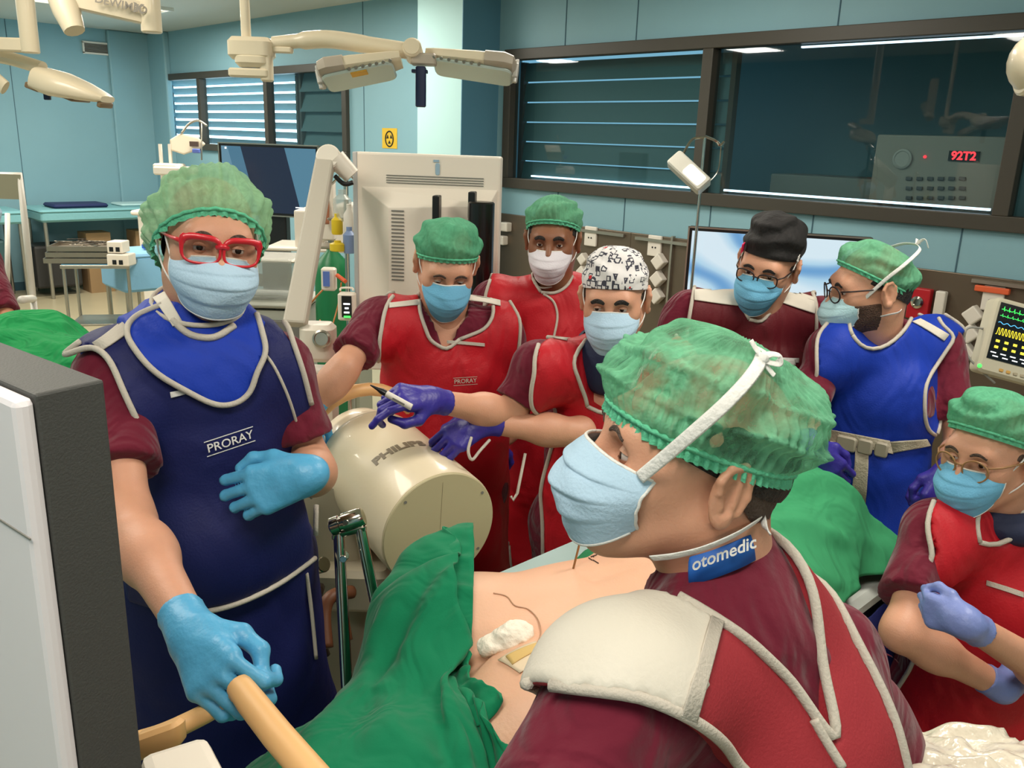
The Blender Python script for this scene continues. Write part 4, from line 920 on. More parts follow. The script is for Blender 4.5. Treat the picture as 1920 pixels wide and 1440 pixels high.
wing([(752, 112), (606, 142)], 2.95, 'lamp_wing', 1, 1); wing([(800, 106), (962, 131)], 3.05, 'lamp_wing', 1, 0)
b = MB(); b.rbox(P(795, 112, d), (.09, .07, .04), ar, .012); b.build('wing_bracket', mat('lamp_cover_grey', (176, 164, 148), .45), t, 'auto')
b = MB(); b.rbox(P(789, 163, d), (.036, .03, .135), ar, .008); b.rbox(P(787, 134, d), (.055, .035, .012), ar, .004); b.build('sterile_handle', mat('handle_navy', (20, 30, 70), .4), t, 'auto')
# left lamp
d = 3.4; ar = (RT, FW, UP)
t = thing('surgical_lamp', 'cream long-bladed surgical lamp at far left before blue wall', 'surgical lamp', P(130, 160, d))
b = MB(); b.tube(smooth_path([P(-20, 103, d), P(20, 110, d), P(80, 128, d)], 5), .026, 12, 0, True, 1.3); b.build('spring_arm', CRM, t, 'auto')
b = MB(); ax = nrm(P(205, 183, d)-P(75, 132, d)); up = nrm(UP-ax*UP.dot(ax)); dp = np.cross(ax, up); sec = []
for s_, w, h in ((0, .05, .06), (.06, .09, .095), (.3, .11, .10), (.6, .10, .075), (.9, .07, .04), (1, .05, .025)):
    c = P(75, 132, d)+ax*.29*s_-up*(.03-.02*s_); sec.append([c+dp*w*math.copysign(abs(math.cos(q))**.6, math.cos(q))+up*h*.5*math.copysign(abs(math.sin(q))**.6, math.sin(q)) for q in np.linspace(0, 2*math.pi, 20, endpoint=False)])
b.loft(sec, True, True); b.build('lamp_head', CRM, t, 'auto')
b = MB()
for s_, l in ((.1, .06), (.5, .09), (.98, .02)): b.rbox(P(75, 132, d)+ax*.29*s_-up*.063+up*.03*s_, (l, .17-.08*s_, .022), (ax, dp, up), .008)
b.build('dark_insert', mat('lamp_insert', (120, 98, 72), .4), t, 'auto')
b = MB(); b.rbox(P(88, 175, d), (.024, .02, .05), ar, .005); b.build('sterile_handle', MATS['handle_navy'], t, 'auto')
b = MB(); b.tube([P(-30, 130, d), P(10, 165, d)], .03, 10, 0, True, .5); b.build('second_blade', CRM, t, 'auto')
# ceiling arm group top left
d = 3.3; t = thing('lamp_suspension', 'cream vertical lamp column hanging at far left of ceiling', 'lamp arm', P(60, 60, d)); b = MB(); q = P(58, 100, d); b.cyl(q, q+UP*(CEIL-q[2]), .033); b.build('column', CRM, t, 'auto'); b = MB(); b.rbox(P(10, 84, d), (.22, .06, .05), ar, .012); b.build('side_arm', CRM, t, 'auto')
d = 2.9; t = thing('lamp_suspension', 'cream horizontal ceiling arm with grey lettering and square mark', 'lamp arm', P(200, 20, d))
b = MB(); a0, a1 = P(120, -10, d), P(292, 30, d+.1); ax = nrm(a1-a0); up = nrm(UP-ax*UP.dot(ax)); dp = np.cross(ax, up); b.rbox((a0+a1)/2, (np.linalg.norm(a1-a0), .06, .075), (ax, dp, up), .01); b.build('arm', CRM, t, 'auto')
b = MB(); q = P(285, 62, d+.1); b.cyl(q, q+UP*.32, .035); b.build('column', CRM, t, 'auto')
b = MB(); n_ = -dp if dp.dot(CF) > 0 else dp; c = P(232, 14, d+.06)+n_*.031-CF*.012; write(b, 'DEWIMED', .036, c, ax if ax.dot(CR) > 0 else -ax, up, 0, .0005)
write(b, 'X', .04, P(270, 27, d+.06)-CF*.045, ax, up, 0, .002); b.build('lettering', mat('letter_grey', (150, 142, 130), .6), t)
b = MB(); q = P(140, 58, d); b.tube([P(110, -25, d), P(125, 20, d), q], [.05, .045, .034], 12); b.build('joint', CRM, t, 'auto')
# right edge lamp
d = 2.2; t = thing('surgical_lamp', 'white rounded surgical lamp head cut by the right edge of the picture', 'surgical lamp', P(1925, 120, d)); b = MB(); c = P(1945, 118, d); b.ball(c, .07, 20, 0, (1, 1, 1.1)); b.cyl(c-CR*.03-UP*.03, c+CR*.12-UP*.05, .05); b.build('lamp_head', CRM, t, 'auto'); b = MB(); b.cyl(c+RT*.05, (c+RT*.05)*(1, 1, 0)+(0, 0, CEIL), .025); b.build('drop_tube', CRM, t, 'auto')
# small exam lamp on pole
d = 4.3; t = thing('examination_lamp', 'small chrome examination lamp glowing on a thin pole before near window', 'lamp', P(1312, 420, d)*(1, 1, 0)); q = P(1318, 300, d)
b = MB(); b.cyl((q[0], q[1], .03), P(1322, 258, d), .008, 10); b.lathe((q[0], q[1], 0), (0, 0, 1), [(.2, 0), (.2, .02), (.03, .05), (.01, .08)]); b.build('pole', CHROME, t, 'auto')
b = MB(); b.tube(smooth_path([P(1322, 258, d), P(1298, 262, d), P(1280, 290, d-.05)], 5), .007, 8); b.tube(smooth_path([P(1322, 256, d), P(1342, 264, d), P(1350, 272, d), P(1358, 266, d)], 5), .007, 8); b.tube(smooth_path([P(1352, 275, d), P(1346, 320, d), P(1325, 345, d)], 5), .003, 6); b.build('arm', CHROME, t, 'auto')
b = MB(); a0, a1 = P(1262, 296, d-.05), P(1322, 352, d-.12); ax = nrm(a1-a0); dp = nrm(np.cross(ax, CF)); b.rbox(a0+(a1-a0)*.5, (np.linalg.norm(a1-a0), .09, .06), (ax, dp, np.cross(ax, dp)), .015); b.build('lamp_head', mat('lamp_silver', (198, 196, 186), .3, metal=.3), t, 'auto')
b = MB(); b.rbox(a0+(a1-a0)*.62-CF*.032, (.11, .06, .006), (ax, dp, np.cross(ax, dp)), .012); b.build('light_window', emis('exam_glow', (255, 250, 240), 4), t, 'auto')
# ------------------------------------------------------------------ displays
def screen_mat(name, kind):
    m = bpy.data.materials.new(name); m.use_nodes = True; nt = m.node_tree; b = nt.nodes['Principled BSDF']; L = nt.links.new; N = nt.nodes.new
    tc = N('ShaderNodeTexCoord'); b.inputs['Roughness'].default_value = .15; rp = N('ShaderNodeValToRGB'); e = rp.color_ramp.elements
    if kind == 'stripe':       # diagonal blue bands
        mp = N('ShaderNodeMapping'); mp.inputs['Rotation'].default_value = (0, 0, math.radians(-9)); mp.inputs['Location'].default_value = (.04, 0, 0); L(tc.outputs['Generated'], mp.inputs[0]); sp = N('ShaderNodeSeparateXYZ'); L(mp.outputs[0], sp.inputs[0]); L(sp.outputs[0], rp.inputs[0])
        rp.color_ramp.interpolation = 'CONSTANT'; e[0].color = srgb(112, 156, 180); e[1].position = .26; e[1].color = srgb(82, 130, 158)
        for p, c in ((.40, (28, 40, 66)), (.86, (92, 142, 168))): q = e.new(p); q.color = srgb(c)
        st = .75
    elif kind == 'swirl':
        w = N('ShaderNodeTexWave'); w.bands_direction = 'DIAGONAL'; w.inputs['Scale'].default_value = .75; w.inputs['Distortion'].default_value = 9; w.inputs['Detail'].default_value = 2; w.inputs['Detail Scale'].default_value = .9; L(tc.outputs['Generated'], w.inputs['Vector']); L(w.outputs['Fac'], rp.inputs[0])
        e[0].color = srgb(110, 164, 212); e[1].position = .22; e[1].color = srgb(176, 214, 236); q = e.new(.7); q.color = srgb(216, 236, 246); st = .95
    b.inputs['Base Color'].default_value = (.01, .01, .012, 1); L(rp.outputs[0], b.inputs['Emission Color']); b.inputs['Emission Strength'].default_value = st; return m
def flat_obj(name, quad, m, parent, th=.003):
    """screen face with its own 0..1 coordinates (corner order: bottom left, bottom right, top right, top left)"""
    q = [np.array(p, float) for p in quad]; r = q[1]-q[0]; u = q[3]-q[0]; w, h = np.linalg.norm(r), np.linalg.norm(u); r, u = nrm(r), nrm(u); n = np.cross(r, u)
    me = bpy.data.meshes.new(name); V = [(-w/2, -h/2, 0), (w/2, -h/2, 0), (w/2, h/2, 0), (-w/2, h/2, 0)]; V = V+[(a, b, -th) for a, b, c in V]
    me.from_pydata(V, [], [(0, 1, 2, 3), (7, 6, 5, 4), (0, 4, 5, 1), (1, 5, 6, 2), (2, 6, 7, 3), (3, 7, 4, 0)]); me.materials.append(m); o = bpy.data.objects.new(name, me); COL.objects.link(o); o.parent = parent
    M = Matrix.Identity(4)
    for i in range(3): M[i][0], M[i][1], M[i][2] = r[i], u[i], n[i]
    M.translation = Vector(sum(q)/4-wloc(parent)); o.matrix_local = M; return o
def display(label, tl, tr, d0, d1, hgt, m, bez=.022, stand=True, group=None, tilt=0):
    a, b_ = P(*tl, d0), P(*tr, d1); r = nrm((b_-a)*(1, 1, 0)); b_ = a+r*np.linalg.norm((b_-a)[:2]); w = np.linalg.norm(b_-a); u = UP; n = np.cross(r, u); c = (a+b_)/2-u*hgt/2
    t = thing('flat_display', label, 'display', (c[0], c[1], 0), group); b = MB(); b.hexa(c-n*.03, (w, hgt, .05), (r, u, n)); b.build('housing', BLK, t, bevel=.008)
    b = MB(); 
    for s in (1, -1): b.hexa(c+r*s*(w/2-.004)-n*.004, (.008, hgt, .012), (r, u, n)); b.hexa(c+u*s*(hgt/2-.004)-n*.004, (w, .008, .012), (r, u, n))
    b.build('silver_rim', STEELL, t)
    iw, ih = w/2-bez, hgt/2-bez; q = c-n*.0035+n*.002; flat_obj('screen', [q-r*iw-u*ih, q+r*iw-u*ih, q+r*iw+u*ih, q-r*iw+u*ih], m, t, .002)
    if stand:
        b = MB(); z0 = c[2]-hgt/2; b.hexa((c[0]-n[0]*.06, c[1]-n[1]*.06, z0/2+.06), (.19, .07, z0), (r, n, u)); b.build('column', BLK, t, bevel=.01); b = MB(); b.rbox((c[0], c[1], .03), (.7, .5, .05), (r, n, u), .05); b.build('base', BLK, t)
    return t, c, r, u, n
sm1 = screen_mat('screen_diagonal', 'stripe'); sm2 = screen_mat('screen_swirl', 'swirl')
t, c, r, u, n = display('black flat display showing dark diagonal band behind man with red glasses', (408, 266), (597, 272), 5.6, 5.45, .46, sm1)
b = MB()
for k, (x, y, w) in enumerate(((.225, -.165, .085), (.235, -.178, .07), (.245, -.19, .03))): b.hexa(c+r*x+u*y+n*.0005, (w, .007, .0015), (r, u, n))
b.hexa(c-r*.30+u*.195+n*.0005, (.012, .012, .0015), (r, u, n)); b.build('screen_text', emis('white_text', (235, 240, 245), 1.0), t)
t, c, r, u, n = display('black flat display showing bright blue white swirl behind man in black cap', (1291, 424), (1638, 440), 4.55, 4.25, .56, sm2)
b = MB(); q = c+u*.30-r*.07; b.rbox(q, (.10, .05, .04), (r, n, u), .01); b.cyl(q+n*.02+r*.02, q+n*.05+r*.02, .02, 16); b.build('camera_unit', BLK, t, 'auto')
# large white monitor housing seen from the back
d = 3.05; A0 = P(662, 284, d); r = nrm(RT+FW*-.10); n = np.cross(r, UP); n = n if n.dot(CF) < 0 else -n
t = thing('viewing_monitor', 'large white monitor housing seen from behind with vents and black clamps', 'monitor', (*(A0+r*.27)[:2], 0))
W_, H_ = .53, .80; c = A0+r*W_/2-UP*H_/2; ax3 = (r, UP, n)
b = MB(); b.hexa(c-n*.03, (W_, H_, .06), ax3); b.build('panel', CRMW, t, bevel=.008)
b = MB(); b.hexa(A0-UP*H_/2-n*.03+r*.006, (.018, H_, .066), ax3); b.build('side_rail', mat('rail_silver', (190, 190, 190), .35, metal=.3), t, bevel=.004)
b = MB(); o4 = [A0+r*x-UP*y for x, y in ((.03, .12), (W_-.01, .115), (W_-.01, H_-.04), (.03, H_-.04))]; i4 = [A0+r*x-UP*y+n*.075 for x, y in ((.145, .185), (W_-.03, .165), (W_-.03, H_-.12), (.145, H_-.12))]; b.loft([o4, i4], False, True); b.build('rear_cover', CRMW, t, bevel=.003)
b = MB()
for k in range(4): b.hexa(A0+r*.295-UP*(.077+.0085*k)+n*.001, (.35, .003, .003), ax3)
for k in range(20): b.hexa(A0+r*.178-UP*(.195+.0128*k)+n*.076, (.045, .005, .003), ax3)
for k in range(4): b.hexa(A0+r*.465-UP*(.18+.010*k)+n*.076, (.032, .004, .003), ax3)
b.build('vent_slots', GRYP, t)
b = MB(); b.rbox(A0+r*.305-UP*.05+n*.002, (.016, .042, .003), ax3, .007); b.hexa(A0+r*.30-UP*.022+n*.002, (.02, .008, .002), ax3); b.build('maker_mark', mat('mark_blue', (150, 178, 196), .5), t)
for px_, py_ in ((817, 392), (884, 385)): b = MB(); q = P(px_, py_, d-.12); b.hexa(q-n*.02, (.024, .09, .05), ax3); b.build('clamp', BLK, t, bevel=.004)
b = MB(); q = P(903, 378, d-.14); b.cyl(q, q-UP*.62, .045, 28); b.build('black_cylinder', mat('black_gloss', (22, 20, 20), .25), t, 'auto')
b = MB(); b.hexa((*(c-n*.1)[:2], .5), (.3, .25, .95), ax3); b.build('pedestal', CRMW, t, bevel=.02)
# articulated arm at its left
b = MB(); d2 = 2.95; q0, q1 = P(612, 292, d2), P(553, 610, d2-.25); ax = nrm(q1-q0); w_ = nrm(np.cross(ax, CF)); dn = np.cross(w_, ax)
t = thing('support_arm', 'slanted grey white support arm with round elbow left of white monitor housing', 'support arm', (q1[0], q1[1], 0))
b.loft([[q0+w_*x*a+dn*y*a for x, y in ((-.032, -.02), (.032, -.02), (.032, .02), (-.032, .02))] for a in (1,)]+[[q1+w_*x*1.15+dn*y for x, y in ((-.032, -.02), (.032, -.02), (.032, .02), (-.032, .02))]], True, True); b.build('lower_link', mat('arm_grey', (186, 178, 164), .45), t, bevel=.008)
b = MB(); q = P(618, 297, d2); b.cyl(q-w_*.0-CF*.03, q+CF*.035, .042, 24); b.tube([q+CR*.02, P(660, 330, d2+.02)], [.036, .03], 16); b.build('elbow', CRMW, t, 'auto'); b = MB(); b.tube(smooth_path([P(628, 330, d2), P(645, 345, d2), P(662, 342, d2)], 5), .008, 8); b.build('cable', BLK, t, True)
b = MB(); q = P(597, 640, 2.75); b.rbox(q, (.11, .1, .12), (RT, FW, UP), .03); b.hexa((q[0], q[1], q[2]/2-.04), (.1, .1, q[2]-.1), (RT, FW, UP)); b.build('joint_box', CRMW, t, 'auto'); b = MB(); qq = P(605, 636, 2.69); b.lathe(qq, -CF, [(.028, 0), (.028, .02), (.022, .024), (.02, .018), (.001, .018)]); b.build('dial', STEELL, t, 'auto')
# ------------------------------------------------------------------ anaesthesia corner (pumps, bottles, cylinder)
d = 3.7; t = thing('oxygen_cylinder', 'tall green gas cylinder between pump stand and white monitor housing', 'gas cylinder', P(622, 600, d)*(1, 1, 0)); q = P(622, 470, d); b = MB(); R_ = .075; b.lathe((q[0], q[1], 0.02), (0, 0, 1), [(R_, 0), (R_, q[2]-.12), (R_*.8, q[2]-.06), (R_*.3, q[2]-.02), (.02, q[2])]); b.build('tank', mat('cylinder_green', (26, 122, 72), .4), t, 'auto'); b = MB(); b.cyl(q, q+UP*.05, .016); b.cyl(q+UP*.03-RT*.03, q+UP*.03+RT*.03, .008, 10); b.build('valve', STEELL, t, 'auto')
t = thing('pump_stand', 'infusion pole with hooks shelf and bottles left of white monitor housing', 'infusion stand', P(645, 700, 3.4)*(1, 1, 0)); d = 3.4; q = P(648, 320, d); b = MB(); b.cyl((q[0], q[1], 0), q, .01, 12); b.lathe((q[0], q[1], 0), (0, 0, 1), [(.25, .02), (.25, .05), (.02, .09)]); b.tube([P(622, 345, d), q, P(668, 340, d)], .005, 8); b.build('pole', CHROME, t, 'auto')
b = MB(); b.rbox(P(636, 462, d), (.17, .12, .012), ar, .01); b.rbox(P(640, 410, d), (.1, .08, .01), ar, .01); b.build('shelf', STEELL, t, 'auto')
def small(cat, name, label, px, py, d, sz, m, group=None, r=.008, kind='rbox'):
    o = MB(); q = P(px, py, d)
    if kind == 'rbox': o.rbox(q, sz, ar, r)
    else: o.lathe(q-UP*sz[1]/2, (0, 0, 1), [(sz[0]*.85, 0), (sz[0], sz[1]*.08), (sz[0], sz[1]*.7), (sz[0]*.45, sz[1]*.85), (sz[0]*.45, sz[1])], 18)
    o = o.build(name, m, None, 'auto'); tag(o, label, cat, group); return o
YEL = mat('plastic_yellow', (226, 196, 40), .45); CLR = mat('clear_plastic', (200, 206, 200), .2, alpha=.45)
small('bottle', 'suction_bottle', 'yellow capped small bottle upper on pump stand', 632, 420, 3.34, (.022, .08), YEL, None, kind='b'); small('bottle', 'suction_bottle', 'yellow flat canister resting on green cylinder top', 633, 461, 3.3, (.03, .04), YEL, None, kind='b')
small('bottle', 'fluid_bottle', 'clear hanging fluid bottle with grey label beside white monitor housing', 642, 385, 3.34, (.035, .12), CLR, None, kind='b'); small('bottle', 'fluid_bottle', 'white blue-capped bottle standing on pump stand shelf', 655, 450, 3.3, (.024, .1), mat('bottle_bluewhite', (120, 140, 180), .4), None, kind='b')
small('bottle', 'drip_bottle', 'white narrow drip bottle right on pump stand', 655, 415, 3.3, (.022, .13), WP, None, kind='b')
t = thing('flow_meter', 'tall cream flow meter block with brown tube behind support arm', 'meter', P(613, 400, 3.6)); b = MB(); b.rbox(P(613, 395, 3.6), (.07, .06, .24), ar, .01); b.build('housing', CRMW, t, 'auto'); b = MB(); b.cyl(P(612, 420, 3.56), P(612, 370, 3.56), .012, 10); b.build('tube', mat('tube_brown', (150, 92, 60), .4), t, 'auto')
t = thing('infusion_pump', 'small white monitor with blue grey screen hanging on green cylinder', 'pump', P(617, 522, 3.2)); b = MB(); b.rbox(P(617, 523, 3.2), (.055, .04, .085), ar, .012); b.build('housing', CRMW, t, 'auto'); b = MB(); b.hexa(P(612, 523, 3.175), (.024, .006, .055), ar); b.build('screen', emis('screen_bluegrey', (70, 90, 140), .5), t)
b = MB(); b.cyl(P(632, 516, 3.18), P(648, 528, 3.15), .008, 10); b.build('orange_plug', mat('orange_plastic', (214, 92, 50), .5), t, 'auto')
t = thing('infusion_pump', 'white pump with black display of white and green digits under pump stand', 'pump', P(651, 575, 3.15)); b = MB(); b.rbox(P(651, 574, 3.15), (.062, .05, .10), ar, .01); b.tube(smooth_path([P(638, 545, 3.15), P(640, 540, 3.15), P(660, 540, 3.15), P(662, 545, 3.15)], 3), .004, 8); b.build('housing', CRMW, t, 'auto')
b = MB(); b.hexa(P(650, 575, 3.118), (.036, .004, .078), ar); b.build('display', BLK, t); b = MB()
for k, (yy, w) in enumerate(((562, .018), (570, .024), (578, .014), (586, .02))): b.hexa(P(650, yy, 3.112), (w, .002, .006), ar)
b.build('white_digits', emis('white_text', (235, 240, 245), 1.0), t); b = MB(); b.hexa(P(651, 594, 3.112), (.024, .002, .007), ar); b.build('green_digits', emis('green_text', (70, 230, 90), 1.5), t)
b = MB(); b.tube(smooth_path([P(608, 540, 3.2), P(590, 560, 3.2), P(572, 582, 3.3)], 6), .0035, 6); b.tube(smooth_path([P(640, 530, 3.15), P(632, 580, 3.2), P(608, 650, 3.1), P(600, 600, 3.2)], 6), .0028, 6); o = b.build('tubing', mat('tubing_orange', (190, 120, 60), .4), None, True); tag(o, 'thin looping infusion tubes left of the pump with digits', 'tubing')
# cart with clear drawers
d = 3.9; c = P(510, 560, d); t = thing('equipment_cart', 'pale cart with transparent box on top behind man in navy apron', 'cart', (c[0], c[1], 0)); w_ = .42
b = MB(); q = P(505, 560, d); b.rbox((q[0], q[1], q[2]), (w_, .34, .025), ar, .02); b.hexa((q[0], q[1], q[2]/2), (w_-.04, .3, q[2]-.05), ar); b.build('body', mat('cart_pale', (176, 178, 166), .5), t, 'auto')
b = MB()
for k in range(3): b.hexa((*(q-FW*.152)[:2], q[2]-.14-.18*k), (w_-.06, .02, .15), ar)
b.build('drawer', GRYP, t, bevel=.006)
b = MB(); qq = P(503, 513, d-.05); b.rbox(qq, (.27, .24, .17), ar, .02); o = b.build('clear_box', CLR, t, 'auto'); b = MB(); b.rbox(P(505, 482, d-.05), (.29, .26, .012), ar, .02); b.build('clear_lid', CRMW, t, 'auto')
b = MB(); 
for k in range(7): b.ball(qq+RT*(-.1+.033*k)-UP*.03+FW*.03*(k % 2), .03, 8)
b.build('box_contents', mat('contents_grey', (120, 120, 108), .7), t, True)
# anaesthesia machine behind right: shelves
c = P(602, 640, 4.75); t = thing('anaesthesia_machine', 'pale shelved medical machine behind the slanted support arm', 'medical machine', (c[0], c[1], 0)); b = MB(); b.hexa((c[0], c[1], .55), (.5, .4, 1.0), ar); b.build('cabinet', mat('machine_pale', (168, 170, 152), .5), t, bevel=.02)
b = MB(); q = P(596, 462, 4.75); b.hexa(q, (.5, .35, .02), ar); b.hexa(P(588, 425, 4.75), (.14, .3, .2), ar); b.hexa(P(650, 425, 4.75), (.10, .3, .25), ar); b.build('upper_unit', CRMW, t, bevel=.01); b = MB()
for k in range(4): b.hexa((*(c-FW*.205)[:2], .2+.2*k), (.44, .012, .16), ar)
b.build('drawer', mat('cart_pale', (176, 178, 166), .5), t, bevel=.004)
# device on stand behind P1's cap
d = 6.2; t = thing('ventilator_stand', 'cream medical device with handles on white rack before far window', 'medical device', P(340, 400, d)*(1, 1, 0))
b = MB(); 
for px_ in (300, 318): q = P(px_, 270, d); b.hexa((q[0], q[1], q[2]/2), (.02, .02, q[2]), ar)
q = P(330, 320, d); b.rbox(q, (.26, .2, .06), ar, .02); b.rbox(P(318, 312, d), (.18, .18, .04), ar, .02); b.hexa((q[0], q[1], q[2]/2), (.10, .1, q[2]), ar); b.build('rack', CRMW, t, 'auto')
b = MB(); a0 = P(318, 255, d); b.loft([[P(x, y, d+dd) for x, y in ((318, 262), (338, 250), (372, 258), (386, 270), (375, 280), (345, 290), (320, 282))] for dd in (0, .15)], True, True); b.build('device_body', mat('housing_beige', (204, 192, 168), .42), t, bevel=.01)
b = MB(); b.tube(smooth_path([P(340, 250, d), P(355, 232, d), P(372, 226, d), P(388, 236, d)], 5), .008, 8); b.cyl(P(378, 228, d), P(378, 300, d), .006, 8); b.build('handle', STEELL, t, True)
b = MB(); b.hexa(P(364, 270, d-.02), (.06, .02, .035), ar); b.build('dark_slot', mat('slot_brown', (90, 70, 60), .5), t); b = MB(); b.rbox(P(368, 283, d-.03), (.05, .04, .03), ar, .01); b.build('blue_cap', mat('cap_blue', (90, 110, 190), .5), t, 'auto')
# ------------------------------------------------------------------ far left: benches, boxes, trolleys
TEALC = mat('cloth_teal', (118, 172, 178), .8, bump=.2, scale=20); CARD = mat('cardboard', (150, 120, 84), .8, var=.1, vscale=6)
def table(name, label, cat, lo, hi, z, m, legm, skirt=.12):
    c = ((lo[0]+hi[0])/2, (lo[1]+hi[1])/2); sx, sy = hi[0]-lo[0], hi[1]-lo[1]; t = thing(name, label, cat, (c[0], c[1], 0)); b = MB(); b.rbox((c[0], c[1], z-.02), (sx, sy, .04), None, .04); b.rbox((c[0], c[1], z-.02-skirt/2), (sx-.02, sy-.02, skirt), None, .05)
    b.build('table_top', m, t, 'auto')
    for a in (-1, 1):
        for e in (-1, 1): q = MB(); q.cyl((c[0]+a*(sx/2-.06), c[1]+e*(sy/2-.06), 0), (c[0]+a*(sx/2-.06), c[1]+e*(sy/2-.06), z-.06), .022, 10); q.build('leg', legm, t, 'auto')
    return t
table('work_bench', 'long teal cloth-covered bench with navy pad on top along far wall', 'bench', (2.95, 10.75), (4.62, 11.5), 1.02, TEALC, STEELL)
table('work_bench', 'short teal bench at the left edge before the far wall', 'bench', (1.4, 10.7), (2.8, 11.45), 1.02, TEALC, STEELL)
b = MB(); b.rbox((3.45, 11.1, 1.045), (.62, .42, .045), None, .04); o = b.build('folded_pad', mat('pad_navy', (26, 38, 84), .7), None, 'auto'); tag(o, 'dark navy folded pad lying on long teal bench', 'pad'); b = MB(); b.rbox((4.2, 11.15, 1.035), (.55, .4, .03), None, .04); o = b.build('folded_cloth', mat('cloth_pale', (170, 204, 206), .8), None, 'auto'); tag(o, 'pale folded cloth lying on right end of long teal bench', 'cloth')
for k, (x, l) in enumerate(((3.62, 'tall cardboard box under long bench, left of the two'), (4.2, 'tall cardboard box under long bench, right of the two'))): b = MB(); b.hexa((x, 11.1, .36), (.28, .3, .72)); b.hexa((x, 10.948, .55), (.1, .004, .05), None, 1); o = b.build('cardboard_box', [CARD, WP], None); tag(o, l, 'box', None)
b = MB(); b.hexa((3.15, 11.15, .35), (.5, .4, .5)); o = b.build('storage_crate', mat('crate_dark', (44, 42, 40), .6), None, bevel=.03); tag(o, 'dark crate under left part of long bench', 'crate')
b = MB(); b.hexa((2.15, 11.1, .35), (.9, .5, .7)); o = b.build('storage_crate', mat('crate_teal', (46, 78, 80), .6), None, bevel=.03); tag(o, 'dark teal chest under the short bench at left edge', 'crate')
# white frame at left
d = 4.6; t = thing('tubular_stand', 'white tubular frame with beige panel at far left edge', 'frame', P(40, 560, d)*(1, 1, 0)); b = MB(); p0, p1 = P(-40, 328, d), P(37, 328, d); q1 = np.array([*P(60, 560, d)[:2], .1])
b.tube([p0, p1, P(45, 400, d), P(62, 560, d)], .017, 8); b.tube([P(62, 560, d), P(40, 562, d-.3)], .02, 8); b.tube([P(62, 560, d), (P(62, 560, d)*(1, 1, 0))], .017, 8); b.tube([P(14, 400, d+.3), P(14, 560, d+.3)], .014, 8); b.build('tube_frame', WP, t, True)
b = MB(); c = P(14, 350, d); b.hexa(c, (.15, .01, .13), ar); b.build('beige_panel', mat('panel_beige', (150, 146, 122), .6), t)
# instrument trolley
p0 = PZ(112, 497, .82); p1 = PZ(243, 497, .82); r = nrm(p1-p0); n = np.cross(UP, r); w_ = np.linalg.norm(p1-p0)
t = thing('instrument_trolley', 'stainless trolley with blue cloth top in left background', 'trolley', (*((p0+p1)/2+n*.2)[:2], 0)); b = MB(); b.hexa((p0+p1)/2+n*.22-UP*.015, (w_, .46, .03), (r, n, UP)); b.hexa((p0+p1)/2+n*.22-UP*.52, (w_-.04, .42, .02), (r, n, UP)); b.build('table_top', STEELL, t, bevel=.004)
for a in (.02, w_-.02):
    for e in (.02, .42): q = MB(); s_ = p0+r*a+n*e; q.cyl((s_[0], s_[1], 0), (s_[0], s_[1], .80), .014, 10); q.build('leg', STEELL, t, 'auto')
b = MB(); b.hexa((p0+p1)/2+n*.22+UP*.004, (w_-.02, .44, .006), (r, n, UP)); b.build('cloth', mat('cloth_blue', (120, 176, 206), .8), t)
METAL = mat('instrument_steel', (160, 150, 136), .3, metal=.85)
for k in range(3):
    q = p0+r*(.16+.02*k)+n*.2+UP*(.035+.05*k); b = MB(); A_ = (r, n, UP); b.hexa(q-UP*.018, (.56, .40, .006), A_)
    for s in (1, -1): b.hexa(q+r*.28*s, (.006, .40, .04), A_); b.hexa(q+n*.20*s, (.56, .006, .04), A_)
    o = b.build('instrument_tray', METAL, None); tag(o, ['lowest steel tray of the stack on instrument trolley', 'middle steel tray of the stack on instrument trolley', 'topmost steel tray of the stack on instrument trolley'][k], 'tray', 'stacked instrument trays')
    if k == 2:
        for j in range(22):
            a = rng.uniform(-1.2, 1.2); v = r*math.cos(a)+n*math.sin(a); c = q+r*rng.uniform(-.2, .2)+n*rng.uniform(-.13, .13)+UP*rng.uniform(0, .05); b = MB(); b.tube([c-v*.07, c, c+v*.06], [.003, .004, .003], 6); s = np.cross(v, UP)
            for e in (1, -1): b.tube([c-v*.07+(v*math.cos(x)-v+s*e*math.sin(x))*.012 for x in np.linspace(0, 6.28, 9)], .002, 5)
            o = b.build('surgical_instrument', METAL if j % 2 else mat('instrument_dark', (70, 60, 52), .4, metal=.5), None, True); tag(o, 'small steel hand instrument jumbled in the topmost tray on trolley', 'instrument', 'instruments in the top tray')
for k, (px_, py_, l) in enumerate(((222, 462, 'small cream box with dark cross openings, upper of two on trolley'), (228, 486, 'small cream box with dark cross openings, lower of two on trolley'))):
    c = P(px_, py_, 6.75); t = thing('sterile_box', l, 'box', c-UP*.06, 'cream boxes on the trolley'); b = MB(); b.hexa(c, (.12 if k == 0 else .17, .14, .09), ar); b.build('housing', CRMW, t, bevel=.008); b = MB()
    for j in range(2 if k else 2): b.hexa(c-FW*.072+RT*(-.025+.05*j)-UP*.015, (.03, .004, .035), ar)
    b.build('openings', BLK, t)
p = PZ(275, 470, .85); t = table('side_table', 'light blue draped side table right of instrument trolley', 'table', (p[0]-.35, p[1]-.3), (p[0]+.3, p[1]+.3), .86, mat('cloth_lightblue', (132, 184, 218), .8, bump=.2, scale=15), STEELL, .32)
b = MB(); b.rbox(PZ(278, 462, .89), (.1, .07, .04), None, .01); o = b.build('small_case', mat('case_blue', (40, 80, 170), .5), None, 'auto'); tag(o, 'small bright blue case on light blue draped table', 'case')
